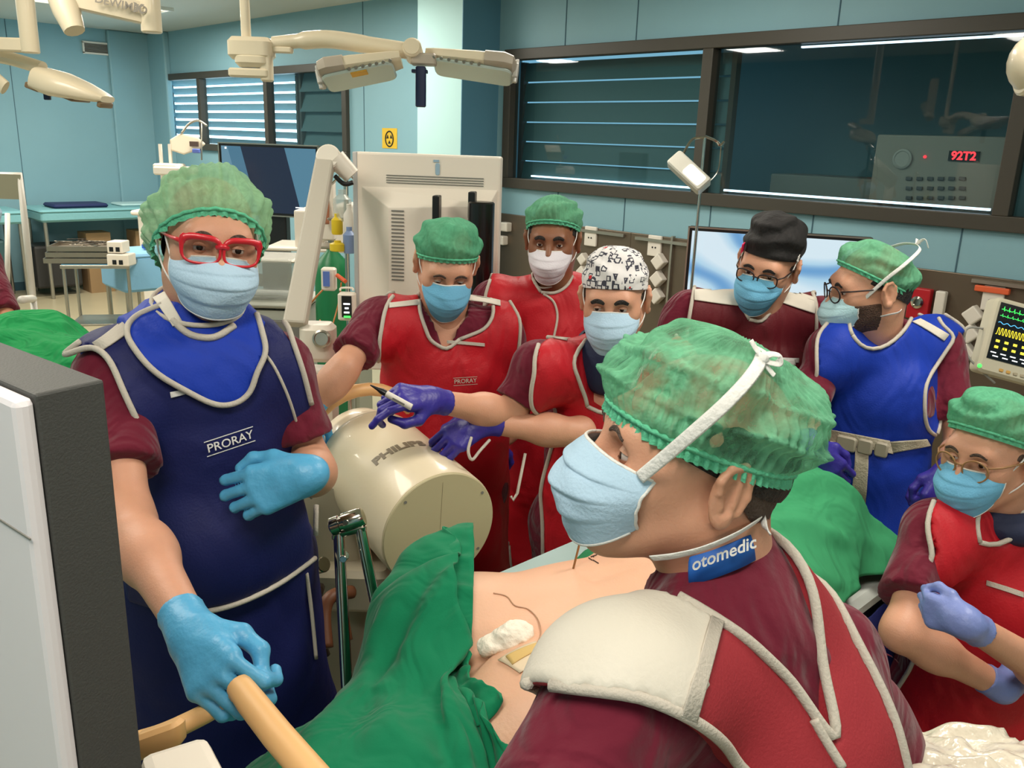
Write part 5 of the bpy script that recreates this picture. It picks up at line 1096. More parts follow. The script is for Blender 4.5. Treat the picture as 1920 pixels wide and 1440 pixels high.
t = thing('small_stand', 'cream small stand table beyond the man with red glasses, right of the long bench', 'stand', P(285, 420, 9.2)*(1, 1, 0)); q = P(285, 398, 9.2); b = MB(); b.rbox(q, (.35, .3, .05), ar, .03); b.hexa((q[0], q[1], q[2]/2), (.22, .22, q[2]), ar); b.build('body', CRMW, t, 'auto')
# ------------------------------------------------------------------ foreground housing at lower left
z0 = P(195, 712, .62)[2]; A1 = P(195, 712, .62); A2 = PZ(65, 740, z0); A3 = PZ(0, 640, z0); sd = nrm((A1-A2)*(1, 1, 0)); bk = nrm(A3-A1); bk = nrm(bk*(1, 1, 0))
print('foreground', A1, A2, A3, np.dot(sd, bk))
t = thing('screen_housing', 'large white screen housing with dark grey sides filling the lower left corner', 'monitor', (A1[0], A1[1], .0)); HT = 1.0
# near-side white shell, dark side and top
W3 = np.linalg.norm(A1-A2); pl = -nrm(np.cross(UP, sd)); pl = pl if np.dot(pl, bk) < 0 else -pl; Lf = nrm(bk)
b = MB(); q = [A1, A1+bk*.5, A1+bk*.5-sd*.5, A2-sd*.0+(-0)*bk+(A2-A1)*0, A2]; base = [A1, A1+bk*.55, A2+bk*.55, A2]; b.loft([[p-UP*HT for p in base], base], True, True); b.build('dark_shell', mat('shell_dark_grey', (66, 66, 64), .6, bump=.1, scale=500), t, bevel=.002)
sdn = nrm(np.cross(bk, UP)); sdn = sdn if np.dot(sdn, A2-A1) > 0 else -sdn; th = .014; e0 = A2-UP*.002-bk*.0
f1 = [e0, e0+bk*.55, e0+bk*.55+sdn*th, e0+sdn*th-bk*0]; b = MB(); b.loft([[p-UP*HT for p in f1], f1], True, True); b.build('white_shell', mat('shell_white', (224, 218, 222), .5), t, bevel=.005)
b = MB(); b.hexa(e0+bk*.27+sdn*(th+.0005)-UP*.10, (.54, .001, .0015), (bk, sdn, UP)); b.build('shell_seam', GRYP, t)

# patient monitor at the right edge
t = thing('patient_monitor', 'patient monitor with green yellow and blue traces at right edge above man in royal blue', 'monitor', P(1905, 640, 3.1)); c = P(1912, 645, 3.1); a = math.radians(15); mr = CR*math.cos(a)-CU*math.sin(a); mu = CU*math.cos(a)+CR*math.sin(a); mn = -CF; A_ = (mr, mu, mn)
b = MB(); b.rbox(c, (.285, .275, .07), A_, .02); b.build('housing', mat('monitor_beige', (196, 190, 168), .45), t, 'auto')
sc0 = c+mu*.018+mn*.036; b = MB(); b.hexa(sc0, (.245, .205, .003), A_); so = b.build('screen', mat('screen_black', (14, 16, 22), .15), t)
def trace(name, col, y0, amp, kind, x0=-.115, x1=.07):
    pts = []
    for k in range(90):
        x = x0+(x1-x0)*k/89; ph = k % 9; y = amp*(1 if ph == 4 else (-.4 if ph == 5 else .1*math.sin(k))) if kind == 0 else (amp*(1 if (k//3) % 2 else -1) if kind == 1 else amp*math.sin(k*.5)); pts.append(sc0+mr*x+mu*(y0+y)+mn*.0025)
    b = MB(); b.tube(pts, .0011, 4); b.build(name, emis('trace_%s' % name, col, 1.6), so)
trace('green_trace', (60, 220, 90), .078, .012, 0); trace('lower_green_trace', (60, 200, 90), .055, .008, 0); trace('blue_trace', (80, 170, 230), .030, .003, 2); trace('yellow_trace', (220, 200, 50), .0, .012, 1)
b = MB()
for k in range(14): b.hexa(sc0+mr*(-.10+.032*(k % 7))+mu*(-.035-.022*(k//7))+mn*.0025, (.014, .009, .001), A_)
b.build('yellow_digits', emis('digits_yellow', (220, 200, 60), 1.3), so); b = MB()
for k in range(10): b.hexa(sc0+mr*(-.105+.036*(k % 6)+.01*(k//6))+mu*(-.078-.012*(k//6))+mn*.0025, (.02, .004, .001), A_)
b.build('white_digits', emis('white_text', (235, 240, 245), 1.0), so); b = MB()
for k, yy in enumerate((.06, .02, -.02)): b.hexa(sc0+mr*.098+mu*yy+mn*.0025, (.03, .022, .001), A_)
b.build('red_digits', emis('red_digits', (255, 50, 60), 2.0), so)
for k in range(7): b = MB(); b.rbox(c+mr*(-.06+.026*k)-mu*.115+mn*.036, (.015, .011, .006), A_, .003); b.build('button', mat('button_amber', (206, 160, 80), .5) if k < 2 else mat('button_sand', (170, 160, 136), .5), t, 'auto')
b = MB(); b.ball(c-mr*.135-mu*.118+mn*.03, .008, 10); b.build('green_light', emis('green_text', (70, 230, 90), 3), t, True)
b = MB(); b.tube([c-mn*.03, c-mn*.10-UP*.05, np.array([WX-.03, c[1]+.1, c[2]-.05])], .018, 10); b.build('wall_arm', GRYP, t, 'auto'); b = MB(); b.tube(smooth_path([c-mr*.14+mu*.02, c-mr*.20-mu*.0, c-mr*.17-mu*.09, c-mr*.05-mu*.16], 6), .004, 6); b.build('cable', mat('cable_grey', (150, 150, 146), .5), t, True)
# ------------------------------------------------------------------ C-arm with cylindrical intensifier
def ring_pts(c, x, y, r, n=40): return [c+(x*math.cos(a)+y*math.sin(a))*r for a in np.linspace(0, 2*math.pi, n, endpoint=False)]
F0 = P(823, 992, 2.08); B0 = P(680, 850, 2.44); ax = nrm(F0-B0); LN = np.linalg.norm(F0-B0); x_, y_, _z = basis(ax); Ri = .152
t = thing('x_ray_machine', 'cream cylindrical x-ray image intensifier of a C-arm with tan ring handle and lettering', 'x-ray machine', (B0[0], B0[1], 0))
b = MB(); b.lathe(B0, ax, [(Ri*.55, -.06), (Ri*.8, -.045), (Ri*.86, 0), (Ri*.86, .03), (Ri*.97, .05), (Ri*1.0, .07), (Ri*1.0, LN-.004), (Ri*.99, LN)], 64); b.build('intensifier_housing', CRM, t, 'auto')
b = MB(); b.lathe(F0, ax, [(Ri*.985, -.002), (Ri*.985, .004), (Ri*.97, .006), (.001, .006)], 64); fc = b.build('front_cover', mat('front_cover_beige', (188, 178, 142), .55), t, 'auto')
upf = nrm(UP-ax*UP.dot(ax)); rtf = np.cross(upf, ax); rtf = rtf if rtf.dot(CR) > 0 else -rtf
for a in (35, 135, 235, 325): b = MB(); q = F0+ax*.0062+(rtf*math.cos(math.radians(a))+upf*math.sin(math.radians(a)))*Ri*.9; b.lathe(q, ax, [(.004, 0), (.004, .001)], 10); b.build('screw', GRYP, fc)
b = MB(); b.hexa(F0+ax*.0064, (.0008, Ri*1.7, .0006), (rtf, upf, ax)); b.build('centre_line', mat('line_grey', (160, 150, 120), .6), fc)
# lettering wrapped round the housing
V, Fs = text_mesh('PHILIPS', .039, 0, .0018); V = V*(1.18, 1, 1); out = []; best = None
for tt_ in np.linspace(.15, .9, 40):
    for a in np.linspace(0, 2*math.pi, 180):
        rd = rtf*math.cos(a)+upf*math.sin(a); q = B0+ax*LN*tt_+rd*Ri; c_ = RC.T@(q-CAM); px_ = 960-F_PX*c_[0]/c_[2]; py_ = 720+F_PX*c_[1]/c_[2]; dd = abs(px_-747)+abs(py_-838)+(500 if rd.dot(CAM-q) < 0 else 0)
        if best is None or dd < best: best = dd; th0 = a; s0 = B0+ax*LN*tt_
for v in V:
    a = th0-v[0]/Ri; out.append(s0-ax*v[1]+(rtf*math.cos(a)+upf*math.sin(a))*(Ri+.0012))
mesh_obj('lettering', out, Fs, mat('letter_brown_grey', (128, 116, 96), .5), t, False)
# tan ring handle behind
b = MB(); hb = B0+ax*.02; pts = []
for a in np.linspace(-30, 210, 22): r_ = Ri*1.14*(1+.10*abs(math.sin(math.radians(a)))); pts.append(hb+(rtf*math.cos(math.radians(a))+upf*math.sin(math.radians(a)))*r_-ax*.03)
b.tube([hb+nrm(pts[0]-hb)*Ri*.7-ax*.03]+pts+[hb+nrm(pts[-1]-hb)*Ri*.7-ax*.03], .0185, 14); b.build('ring_handle', HANDT, t, 'auto')
# C-shaped arc and cart
b = MB(); qb = P(600, 1080, 2.5); b.tube(smooth_path([B0-ax*.03, B0-ax*.16-UP*.05, B0-ax*.20-UP*.25, np.array([qb[0], qb[1], .85])+FW*.1], 8), [.07]*25, 16); b.build('mount_arm', CRMW, t, 'auto')
qb = P(600, 1080, 2.5); b = MB(); b.rbox((qb[0], qb[1], .62), (.34, .36, .95), (RT, FW, UP), .06); b.rbox((qb[0], qb[1], .12), (.5, .8, .18), (RT, FW, UP), .06); b.rbox(P(640, 1075, 2.35), (.3, .22, .12), (RT, FW, UP), .03); b.build('cart_body', BEIGE, t, 'auto')
b = MB(); b.cyl(P(575, 1068, 2.2), P(608, 1058, 2.15), .02, 16); b.build('locking_knob', CHROME, t, 'auto'); b = MB(); b.cyl(P(640, 1040, 2.1), P(646, 1042, 2.04), .012, 12); b.build('locking_knob', CHROME, t, 'auto')
b = MB()
for dx in (-.2, .2):
    for dy in (-.33, .33): q = np.array([qb[0], qb[1], .035])+RT*dx+FW*dy; b.cyl(q-RT*.02, q+RT*.02, .035, 16)
b.build('castor', BLK, t, 'auto')
b = MB(); b.tube(smooth_path([P(612, 1215, 1.95), P(608, 1150, 1.98), P(622, 1118, 2.0), P(660, 1110, 2.05)], 6), .016, 10); b.tube([P(640, 1110, 2.0), P(655, 1200, 1.95)], .008, 8); o = b.build('brown_hose', mat('hose_brown', (112, 66, 40), .5), None, True); tag(o, 'curved brown rubber hose behind the chrome holder legs', 'hose')
b = MB(); pts = [P(585, 1215, 2.0)+np.array([.03*math.cos(k), .03*math.sin(k), -.04+.01*k]) for k in range(12)]; b.tube(smooth_path([P(585, 1120, 2.0)]+pts, 4), .004, 6); b.tube(smooth_path([P(600, 1100, 2.1), P(590, 1160, 2.0), P(610, 1230, 2.0)], 5), .012, 8); o = b.build('cable_bundle', mat('cable_dark', (56, 40, 30), .5), None, True); tag(o, 'dark looped cables beside the navy apron near C-arm base', 'cable')
# chrome holder
d = 1.72; t = thing('leg_holder', 'A-shaped chrome clamp stand with round knurled head before the C-arm cylinder', 'stand', P(680, 1200, d)*(1, 1, 0))
b = MB(); c0, c1 = P(620, 990, d), P(682, 968, d); a_ = nrm(c1-c0); L_ = np.linalg.norm(c1-c0); b.lathe(c0, a_, [(.016, 0), (.02, .003), (.02, L_*.28), (.0165, L_*.3), (.0165, L_*.38), (.0205, L_*.4), (.0205, L_*.9), (.017, L_)], 24); b.cyl(P(652, 976, d)-CF*.018, P(652, 976, d)-CF*.024, .006, 12); b.build('clamp_head', CHROME, t, 'auto')
b = MB(); b.rbox((P(630, 1005, d)+P(680, 992, d))/2, (.07, .02, .012), (nrm(P(680, 992, d)-P(630, 1005, d)), CF, UP), .004); b.build('cross_bar', CHROME, t, 'auto')
b = MB(); b.cyl(P(635, 1000, d), P(652, 1320, d-.03), .0115, 16); b.cyl(P(675, 990, d), P(728, 1250, d+.02), .0115, 16); b.cyl(P(645, 1045, d)-CF*.01, P(647, 1045, d)-CF*.02, .007, 12); b.build('leg', CHROME, t, 'auto')
# lower handle and cream box in the foreground
t = thing('x_ray_tube', 'cream tube housing with tan tubular handle gripped by the blue gloved hand, bottom edge', 'x-ray tube', P(455, 1300, .95)); h0 = P(455, 1297, 1.04)
b = MB(); b.tube([P(448, 1285, 1.06), P(470, 1315, 1.04), P(520, 1378, .99), P(600, 1470, .93), P(640, 1530, .90)], [.016, .0175, .018, .018, .018], 16); b.build('handle', HANDT, t, 'auto')
b = MB(); b.tube(smooth_path([P(255, 1392, 1.0), P(300, 1378, 1.02), P(345, 1358, 1.05), P(400, 1330, 1.08), P(448, 1300, 1.07)], 4), .0125, 12); b.rbox(P(300, 1385, 1.0), (.06, .03, .035), (nrm(P(345, 1365, 1)-P(260, 1395, 1)), CF, UP), .012); b.build('rear_handle', HANDT, t, 'auto')
b = MB(); TH = [(272, 1418), (395, 1376), (470, 1520), (260, 1560)]; za = P(330, 1400, .93)[2]; q = [PZ(x, y, za) for x, y in ((258, 1412), (388, 1372), (440, 1470), (300, 1560))]; b.loft([[p-UP*.3 for p in q], q], True, True); b.build('housing', CRMW, t, bevel=.012)
# ------------------------------------------------------------------ operating table and patient
TZ = .97
t = thing('operating_table', 'operating table with pale sheeted top and dark navy side drape', 'operating table', (1.5, .95, 0))
b = MB(); b.rbox((1.46, .955, TZ-.035), (1.20, .52, .05), None, .03); b.build('table_top', mat('sheet_pale', (206, 212, 206), .8, bump=.2, scale=20), t, 'auto')
b = MB(); b.rbox((1.46, .955, TZ-.085), (1.18, .50, .05), None, .03); b.build('side_rail', mat('table_dark', (44, 44, 44), .4), t, 'auto')
b = MB(); b.rbox((1.5, .95, .45), (.4, .3, .8), None, .05); b.rbox((1.5, .95, .06), (.9, .5, .1), None, .08); b.build('column', STEELL, t, 'auto')
b = MB(); pts = []
for r_ in (TZ-.06, .60, .25):
    pts.append([np.array((1.02+1.02*k/40, .69+.012*math.sin(k*1.1)*(1 if r_ < .8 else .2)-(.012 if r_ < .8 else 0), r_)) for k in range(41)])
b.loft(pts, False, False, closed=False); o = b.build('side_drape', mat('drape_navy', (18, 26, 92), .7, bump=.2, scale=15), t, True); s_ = o.modifiers.new('t', 'SOLIDIFY'); s_.thickness = .004
b = MB(); b.rbox((1.35, 1.26, TZ-.02), (.5, .14, .04), None, .02); o = b.build('arm_board', mat('sheet_aqua', (178, 204, 204), .7), None, 'auto'); tag(o, 'pale aqua table edge board between patient and man with printed cap', 'arm board')
SKP = mat('skin_patient', (226, 178, 148), .5, sss=.12, var=.06, vscale=9, bump=.06, scale=200)
pp = thing('person', 'bare-backed person lying face down on the operating table under green drapes', 'person', (1.3, .93, TZ))
PB = [ell((.905, .815, 1.035), (.155, .135, .135)), ell((.925, 1.055, 1.045), (.155, .14, .13)), ell((1.10, .94, 1.03), (.22, .215, .125)), ell((1.32, .94, 1.02), (.25, .175, .11)), ell((1.50, .94, 1.04), (.22, .20, .12)),
      cap((.85, .85, 1.01), (.35, .83, .98), .095, .06), cap((.85, 1.00, 1.00), (.35, .96, .90), .095, .06), cap((1.58, .80, 1.03), (1.58, 1.08, 1.03), .075, .075), cap((1.62, .94, 1.04), (1.76, .94, 1.06), .06, .055), ell((1.83, .94, 1.08), (.12, .08, .09)),
      cap((1.58, 1.12, 1.02), (1.74, 1.16, 1.0), .05, .035), cap((1.58, .78, 1.01), (1.74, .76, 1.0), .05, .035)]
f = Field([p+(.07,) for p in PB], .008, .07, .04)
f.cut(cap((.70, .935, 1.09), (.86, .935, 1.13), .010, .006), .05); f.cut(cap((.86, .935, 1.165), (1.05, .935, 1.178), .004, .002), .04); f.cut(cap((1.15, .94, 1.16), (1.6, .94, 1.155), .004, .004), .03)
V, Fq = f.nets(); V[:, 2] = np.maximum(V[:, 2], TZ-.008); mesh_obj('body', V, Fq, SKP, pp, True)
PFIELD = f
def on_patient(x, y, off=0):
    z = 1.3
    for _ in range(40): z -= max(f.at(np.array([[x, y, z]]))[0]-off, .0005)
    return np.array([x, y, z])
def patient_hit(px, py, off=0):
    r = nrm(ray(px, py)); s = .9
    for _ in range(80):
        d = f.at((CAM+r*s)[None])[0]-off
        s += d
        if abs(d) < .0006: break
    return CAM+r*s
# gauze, tape, film edge, wire
g0 = patient_hit(955, 1205); t = thing('gauze_dressing', 'crumpled white gauze dressing taped on lower back of the patient', 'dressing', g0); print('gauze', g0)
gn = f.grad(g0[None])[0]; gx, gy, _ = basis(gn); gx = nrm(CR-gn*CR.dot(gn)); gy = np.cross(gn, gx)
gf = Field([ell(g0+gx*a+gy*b_+gn*c, (r1, r2, r3), np.array([gx, gy, gn]))+(.014,) for a, b_, c, r1, r2, r3 in ((-.02, 0, .008, .03, .022, .016), (.006, .008, .014, .026, .02, .018), (.028, .002, .008, .018, .016, .012), (-.036, -.004, .005, .016, .018, .013), (.006, -.014, .006, .022, .013, .012), (.016, .022, .008, .018, .012, .014), (-.004, .02, .01, .014, .012, .012))], .0022, .014, .015, .04)
V, Fq = gf.nets(); V = wrinkle(V, .006, 45); V = wrinkle(V, .0018, 120); mesh_obj('gauze', V, Fq, mat('gauze_white', (244, 236, 220), .9, bump=.2, scale=180), t, True)
def skin_patch(name, quad, m, parent, off=.002, n=8):
    q = [patient_hit(*c) for c in quad]; G = np.zeros((n+1, n+1, 3))
    for i in range(n+1):
        for j in range(n+1):
            a, c = i/n, j/n; p = q[0]*(1-a)*(1-c)+q[1]*a*(1-c)+q[2]*a*c+q[3]*(1-a)*c
            for _ in range(12): p = p-f.grad(p[None])[0]*(f.at(p[None])[0]-off)
            G[i, j] = p
    return sheet(name, G, m, parent, .0015, None, 0)
skin_patch('tape', [(935, 1240), (1005, 1205), (1022, 1240), (975, 1264)], mat('tape_cream', (226, 206, 176), .6), t, .003); skin_patch('tape', [(950, 1235), (1008, 1210), (1012, 1222), (962, 1250)], mat('tape_yellow', (212, 178, 110), .6), t, .005)
b = MB(); pts = [patient_hit(x, y, .0008) for x, y in ((925, 1112), (950, 1118), (965, 1135), (990, 1142), (1008, 1160), (1014, 1185), (1008, 1205))]; b.tube(smooth_path(pts, 6), .0012, 6); b.build('film_edge', mat('film_edge', (186, 146, 118), .3), t, True)
k0 = patient_hit(1075, 1066); k1 = P(1086, 1018, np.linalg.norm((k0-CAM))*.93); kd = -(RC.T@(k0-CAM))[2]; k1 = P(1087, 1018, kd-.02); b = MB(); t = thing('bone_pin', 'thin steel pin with blue tip standing in the back of the patient', 'pin', k0); b.cyl(k0-(k1-k0)*.2, k1, .0022, 8); b.build('shaft', mat('pin_steel', (150, 120, 84), .35, metal=.7), t, 'auto'); b = MB(); b.cyl(k1, k1+(k1-k0)*.25, .005, 10); b.build('blue_tip', mat('tip_blue', (26, 50, 110), .5), t, 'auto')
b = MB(); 
for (x0, y0, x1, y1) in ((1103, 1038, 1113, 1044), (1108, 1044, 1119, 1040), (1112, 1050, 1122, 1056), (1104, 1046, 1110, 1050)): b.tube([patient_hit(x0, y0, .0008), patient_hit(x1, y1, .0008)], .0012, 6)
b.build('pen_mark', mat('ink_dark', (70, 46, 40), .7), pp, True)
# ------------------------------------------------------------------ green drapes
GRN = mat('drape_green', (18, 120, 82), .9, bump=.06, scale=400, sheen=.1, spec=.15, var=.06, vscale=12, fold=.3, fscale=8); GRN2 = mat('drape_green_light', (60, 146, 100), .9, bump=.06, scale=400, spec=.15, var=.08, vscale=10, fold=.3, fscale=8); GRN3 = mat('drape_green_vivid', (30, 134, 74), .9, bump=.06, scale=400, spec=.15, var=.08, vscale=10, fold=.6, fscale=10)
C1 = Field([p+(.05,) for p in PB]+[cap(P(930, 1052, 1.68), P(820, 1140, 1.60), .042, .035), bx((.86, .69, TZ-.06), (2.0, 1.215, TZ-.008)), bx((.10, .72, .5), (.80, 1.04, .93), .05), cap((.95, 1.16, 1.0), (.95, 1.18, 1.12), .06, .05), cap((.60, .88, 1.0), (.20, .84, .92), .10, .10), cap((1.02, 1.18, 1.12), (.88, 1.14, 1.08), .06, .06)], .014, .04, .12, .14)
# main sheet: its right edge is gathered at the hips, the rest hangs over the leg rest
def W_main(a, b):
    y = .46+.93*b; xe = .770+.05*np.maximum(0, .72-y)+.92*np.maximum(0, y-.88)**1.05; xe = np.minimum(xe, 1.07); return np.stack([xe-.80*a, y, 1.36+0*a], -1)
_pj = np.linspace(0, 1, 96); PINXY = W_main(np.zeros(96), _pj)[:, :2]
p = drape(None, None, None, 96, 96, C1, 230, 9, 0, .5, .008, 3, 9.8, 1.10, W_main, 1.0, PINXY); p = crease(p, .034, (2.6, 9), 3, .55); p = crease(p, .016, (5, 19), 13, .35)
sheet('drape_main', p, GRN); o = COL.objects['drape_main']; o.name = 'surgical_drape'; tag(o, 'deep green surgical drape over the legs and hips of the patient', 'drape')
C2 = Field([p_+(.05,) for p_ in PB]+[cap(P(930, 1052, 1.68), P(820, 1140, 1.60), .056, .046), bx((.86, .69, TZ-.06), (2.0, 1.215, TZ-.008)), cap((.95, 1.16, 1.0), (.95, 1.18, 1.12), .07, .06), cap((.60, .88, 1.0), (.20, .84, .92), .115, .115), cap((1.02, 1.18, 1.12), (.88, 1.14, 1.08), .072, .072)], .012, .04, .12, .14)
def W_flap(a, b):
    y = .80+.50*b; xe = .775+.90*np.maximum(0, y-.88); xe = np.minimum(xe, 1.055); return np.stack([xe+.012-(.10+.20*b)*a, y, 1.40+.05*a], -1)
pj2 = W_flap(np.zeros(60), np.linspace(0, 1, 60))[:, :2]
pf = drape(None, None, None, 44, 60, C2, 200, 9, 0, .7, .010, 31, 9.8, 1.28, W_flap, 1.6, pj2); pf = crease(pf, .012, (3, 7), 33, .2); sheet('folded_flap', pf, GRN, o, .004)
# gathered roll of the same cloth at the hip
def roll(name, path, r, m, label, seed, folds=7, tw=1.5, amp=.35):
    path = smooth_path(path, 9); n = len(path); rings = []
    for i, q in enumerate(path):
        tg = nrm(path[min(i+1, n-1)]-path[max(i-1, 0)]); sd = nrm(np.cross(tg, UP)); up = np.cross(sd, tg); rr = np.interp(i/(n-1), np.linspace(0, 1, len(r)), r); row = []
        for a in np.linspace(0, 2*math.pi, 56, endpoint=False):
            w = 1+amp*abs(math.sin(folds*.5*a+tw*i/n*3+seed))**.7*(.6+.6*mnoise.noise(Vector((math.cos(a)*1.3+seed, math.sin(a)*1.3, i/n*3))))+.1*mnoise.noise(Vector((math.cos(a)*4+seed, math.sin(a)*4, i/n*9)))
            row.append(q+(sd*math.cos(a)*1.15+up*math.sin(a)*.8)*rr*w)
        rings.append(row)
    b = MB(); b.loft(rings, True, True); o = b.build(name, m, None, True); tag(o, label, 'drape'); return o
# right drape over head end
HF = Field([p+(.05,) for p in PB[4:]]+[bx((1.3, .685, TZ-.09), (2.07, 1.225, TZ-.006)), ell((1.86, .93, 1.06), (.17, .18, .14)), ell((1.62, .93, 1.0), (.26, .23, .17)), ell((1.98, .84, .98), (.12, .16, .07))], .014, .05, .12, .14)
p = crease(drape((1.32, .585, 1.34), (.92, .0, .0), (0, .84, 0), 74, 66, HF, 190, 9, 0, .6, .008, 5, shrink=1.10), .022, (4, 6), 7, .8)
o = sheet('surgical_drape', p, GRN2); tag(o, 'paler green drape over the head end of operating table, behind the foreground man', 'drape')
# left drape heap behind the foreground housing
L0 = P(110, 640, 1.75); LFp = [ell(L0+FW*.25-UP*.16, (.5, .45, .2)), ell(P(170, 590, 2.0)-UP*.10, (.16, .2, .13)), ell(P(60, 600, 1.8)-UP*.10, (.2, .2, .12)), bx((L0[0]-.9, L0[1]-.5, .8), (L0[0]+.6, L0[1]+1.2, L0[2]-.16), .05)]
tt = table('side_table', 'table under the bright green drape heap at left', 'table', (L0[0]-.2, L0[1]-.2), (L0[0]+.15, L0[1]+.6), 1.30, STEELL, STEELL, .05); HLf = Field([ell((L0[0]+.0, L0[1]+.2, 1.34), (.22, .34, .14)), ell((L0[0]+.04, L0[1]+.44, 1.36), (.15, .15, .13)), bx((L0[0]-.17, L0[1]-.22, 1.2), (L0[0]+.17, L0[1]+.62, 1.31), .02)], .014, .05, .12, .14)
p = crease(drape((L0[0]-.34, L0[1]-.3, 1.66), (.62, 0, 0), (0, .95, 0), 56, 72, HLf, 170, 8, 0, .6, .008, 9, shrink=1.12), .022, (4, 6), 21, .3)
o = sheet('surgical_drape', p, GRN3); tag(o, 'bright green crumpled drape heap at left edge behind the man with red glasses', 'drape')
# crinkled clear sheet at bottom right
b = MB(); G = np.zeros((26, 26, 3)); c0 = P(1690, 1400, 1.25)
for i in range(26):
    for j in range(26):
        q = c0+RT*(-.10+.012*i)+nrm(UP*.4-FW)*(-.10+.011*j); G[i, j] = q+UP*(.03*mnoise.noise(Vector((i*.3, j*.3, 0)))+.012*mnoise.noise(Vector((i*.9, j*.9, 3))))
o = sheet('plastic_sheet', G, mat('crinkled_plastic', (214, 206, 190), .18, bump=.5, scale=30, coat=.5), None, .002); tag(o, 'crinkled shiny pale plastic sheet at bottom edge beside the foreground man', 'plastic sheet')
# ------------------------------------------------------------------ the people
def facing(p, turn, z=0.0):
    tc = nrm((-p[0], -p[1], 0)); r = np.cross(-tc, UP); a = math.radians(turn); v = tc*math.cos(a)+r*math.sin(a); v[2] = z; return nrm(v)
def rightof(p): tc = nrm((-p[0], -p[1], 0)); return np.cross(-tc, UP)
def ppoly(s, pts, d):
    out = []
    for q in pts:
        l = s.hit(q[0], q[1]) if s.AF is not None else None
        if l is None: l = s.l(P(q[0], q[1], d))
        out.append((l[0], l[2]))
    return out
def region(s, name, m, poly, y0, y1, off, parent=None, h=.009):
    f = s.AF.copy(); X, Y, Z = f.xyz((slice(None),)*3); pd = poly_sd(X[:, :, 0]+0*Z[0], Z[0]+0*X[:, :, 0], poly)[:, None, :]
    f.f = np.maximum(np.maximum(f.f-off, pd+.001), np.maximum(Y-y1, y0-Y)).astype(np.float32); V, Fq = f.nets(); wr, sc, sd = s.wr
    return mesh_obj(name, (wrinkle(V, wr, sc, sd) if wr else V)@s.A+s.Q, Fq, m, parent or s.AO, True)
REDG = mat('glasses_red', (206, 28, 44), .35, coat=.3); DGL = mat('glasses_dark', (36, 22, 22), .35); GOLD = mat('glasses_amber', (150, 110, 70), .35)
# --- man with red glasses, navy apron
h = P(394, 460, 1.53); N = P(372, 612, 1.56); f1 = facing(h, 9, .0)
p1 = Person('person', 'man in navy lead apron with bright red glasses, standing at left', N, N-UP*.53+facing(N, 8)*-.02, facing(N, 10), h, f1, UP+rightof(h)*.13, skin=SK_LIGHT, shoulders=[P(208, 712, 1.47), P(516, 690, 1.61)], wide=1.0, depth=1.08)
p1.body([P(238, 975, 1.34), P(590, 885, 1.66)], [P(362, 1190, 1.13), P(576, 890, 1.44)], hh=.0032, ears=0, gaze=(RC.T[0]*0+CAM-h+rightof(h)*.25))
p1.brows(HAIRG, thick=.003); p1.scrub(.66, wr=.007, belly=.02, sleeve=(.054, .064)); p1.trousers(); p1.prep(.030, .035, (.185, .215, -.34), .008)
vest = ppoly(p1, [(300, 560), (230, 595), (150, 640), (118, 668), (165, 655), (200, 680), (232, 740), (262, 800), (280, 846), (252, 862), (235, 1000), (240, 1130), (335, 1144), (430, 1130), (520, 1095), (590, 1045), (640, 1000), (640, 840), (588, 800), (590, 755), (575, 700), (550, 640), (535, 600), (450, 548), (450, 520), (300, 520)], 1.45)
p1.apron(NAVY, vest, infl=.03, belly=.04, skirt=(.175, .20, -.30), name='lead_vest', pr_r=.0065, h=.008, wr=.008, piping=False)
p1.wr = (.008, 5, 0)
for run in ([(148, 642), (120, 668), (165, 655), (200, 682), (232, 740), (262, 800), (279, 846), (256, 862)], [(340, 1145), (430, 1131), (520, 1096), (588, 1046)], [(590, 1000), (589, 880), (588, 800)], [(590, 760), (575, 700), (552, 640), (535, 604), (490, 575)]): p1.ppipe(run, .0052)
p1.ppipe([(488, 655), (520, 690), (552, 760), (573, 850), (580, 930)], .0028)
p1.ppatch([(168, 648), (184, 664), (246, 618), (232, 600)], PIPE, 'shoulder_strip'); p1.ppatch([(315, 738), (317, 748), (356, 739), (355, 730)], WHT, 'pocket_tape'); p1.plogo('PRORAY', 430, 831, .021, math.radians(9), WHT)
bib = spline2(ppoly(p1, [(300, 560), (250, 590), (228, 618), (240, 655), (285, 700), (345, 735), (400, 760), (440, 760), (468, 738), (482, 700), (500, 660), (490, 620), (480, 585), (450, 555), (375, 540)], 1.42), 3)
fAO = p1.AF.f.copy(); keep = p1.AO
fb = p1.AF.copy(); fb.f = fb.f-.011; fbs = fb.copy(); X, Y, Z = fb.xyz((slice(None),)*3); fb.f = np.maximum(np.maximum(fb.f, poly_sd(X[:, :, 0]+0*Z[0], Z[0]+0*X[:, :, 0], bib)[:, None, :]), -Y-.03).astype(np.float32)
V, Fq = fb.nets(); V = wrinkle(V, *p1.wr); bo = mesh_obj('thyroid_collar', V@p1.A+p1.Q, Fq, ROYAL, p1.root, True); p1.ppipe([(300, 570), (252, 592), (230, 618), (240, 655), (285, 700), (345, 735), (400, 762), (440, 760), (468, 738), (484, 700), (500, 660), (490, 620), (480, 590)], .0052, off=.001, parent=bo, fld=fbs)
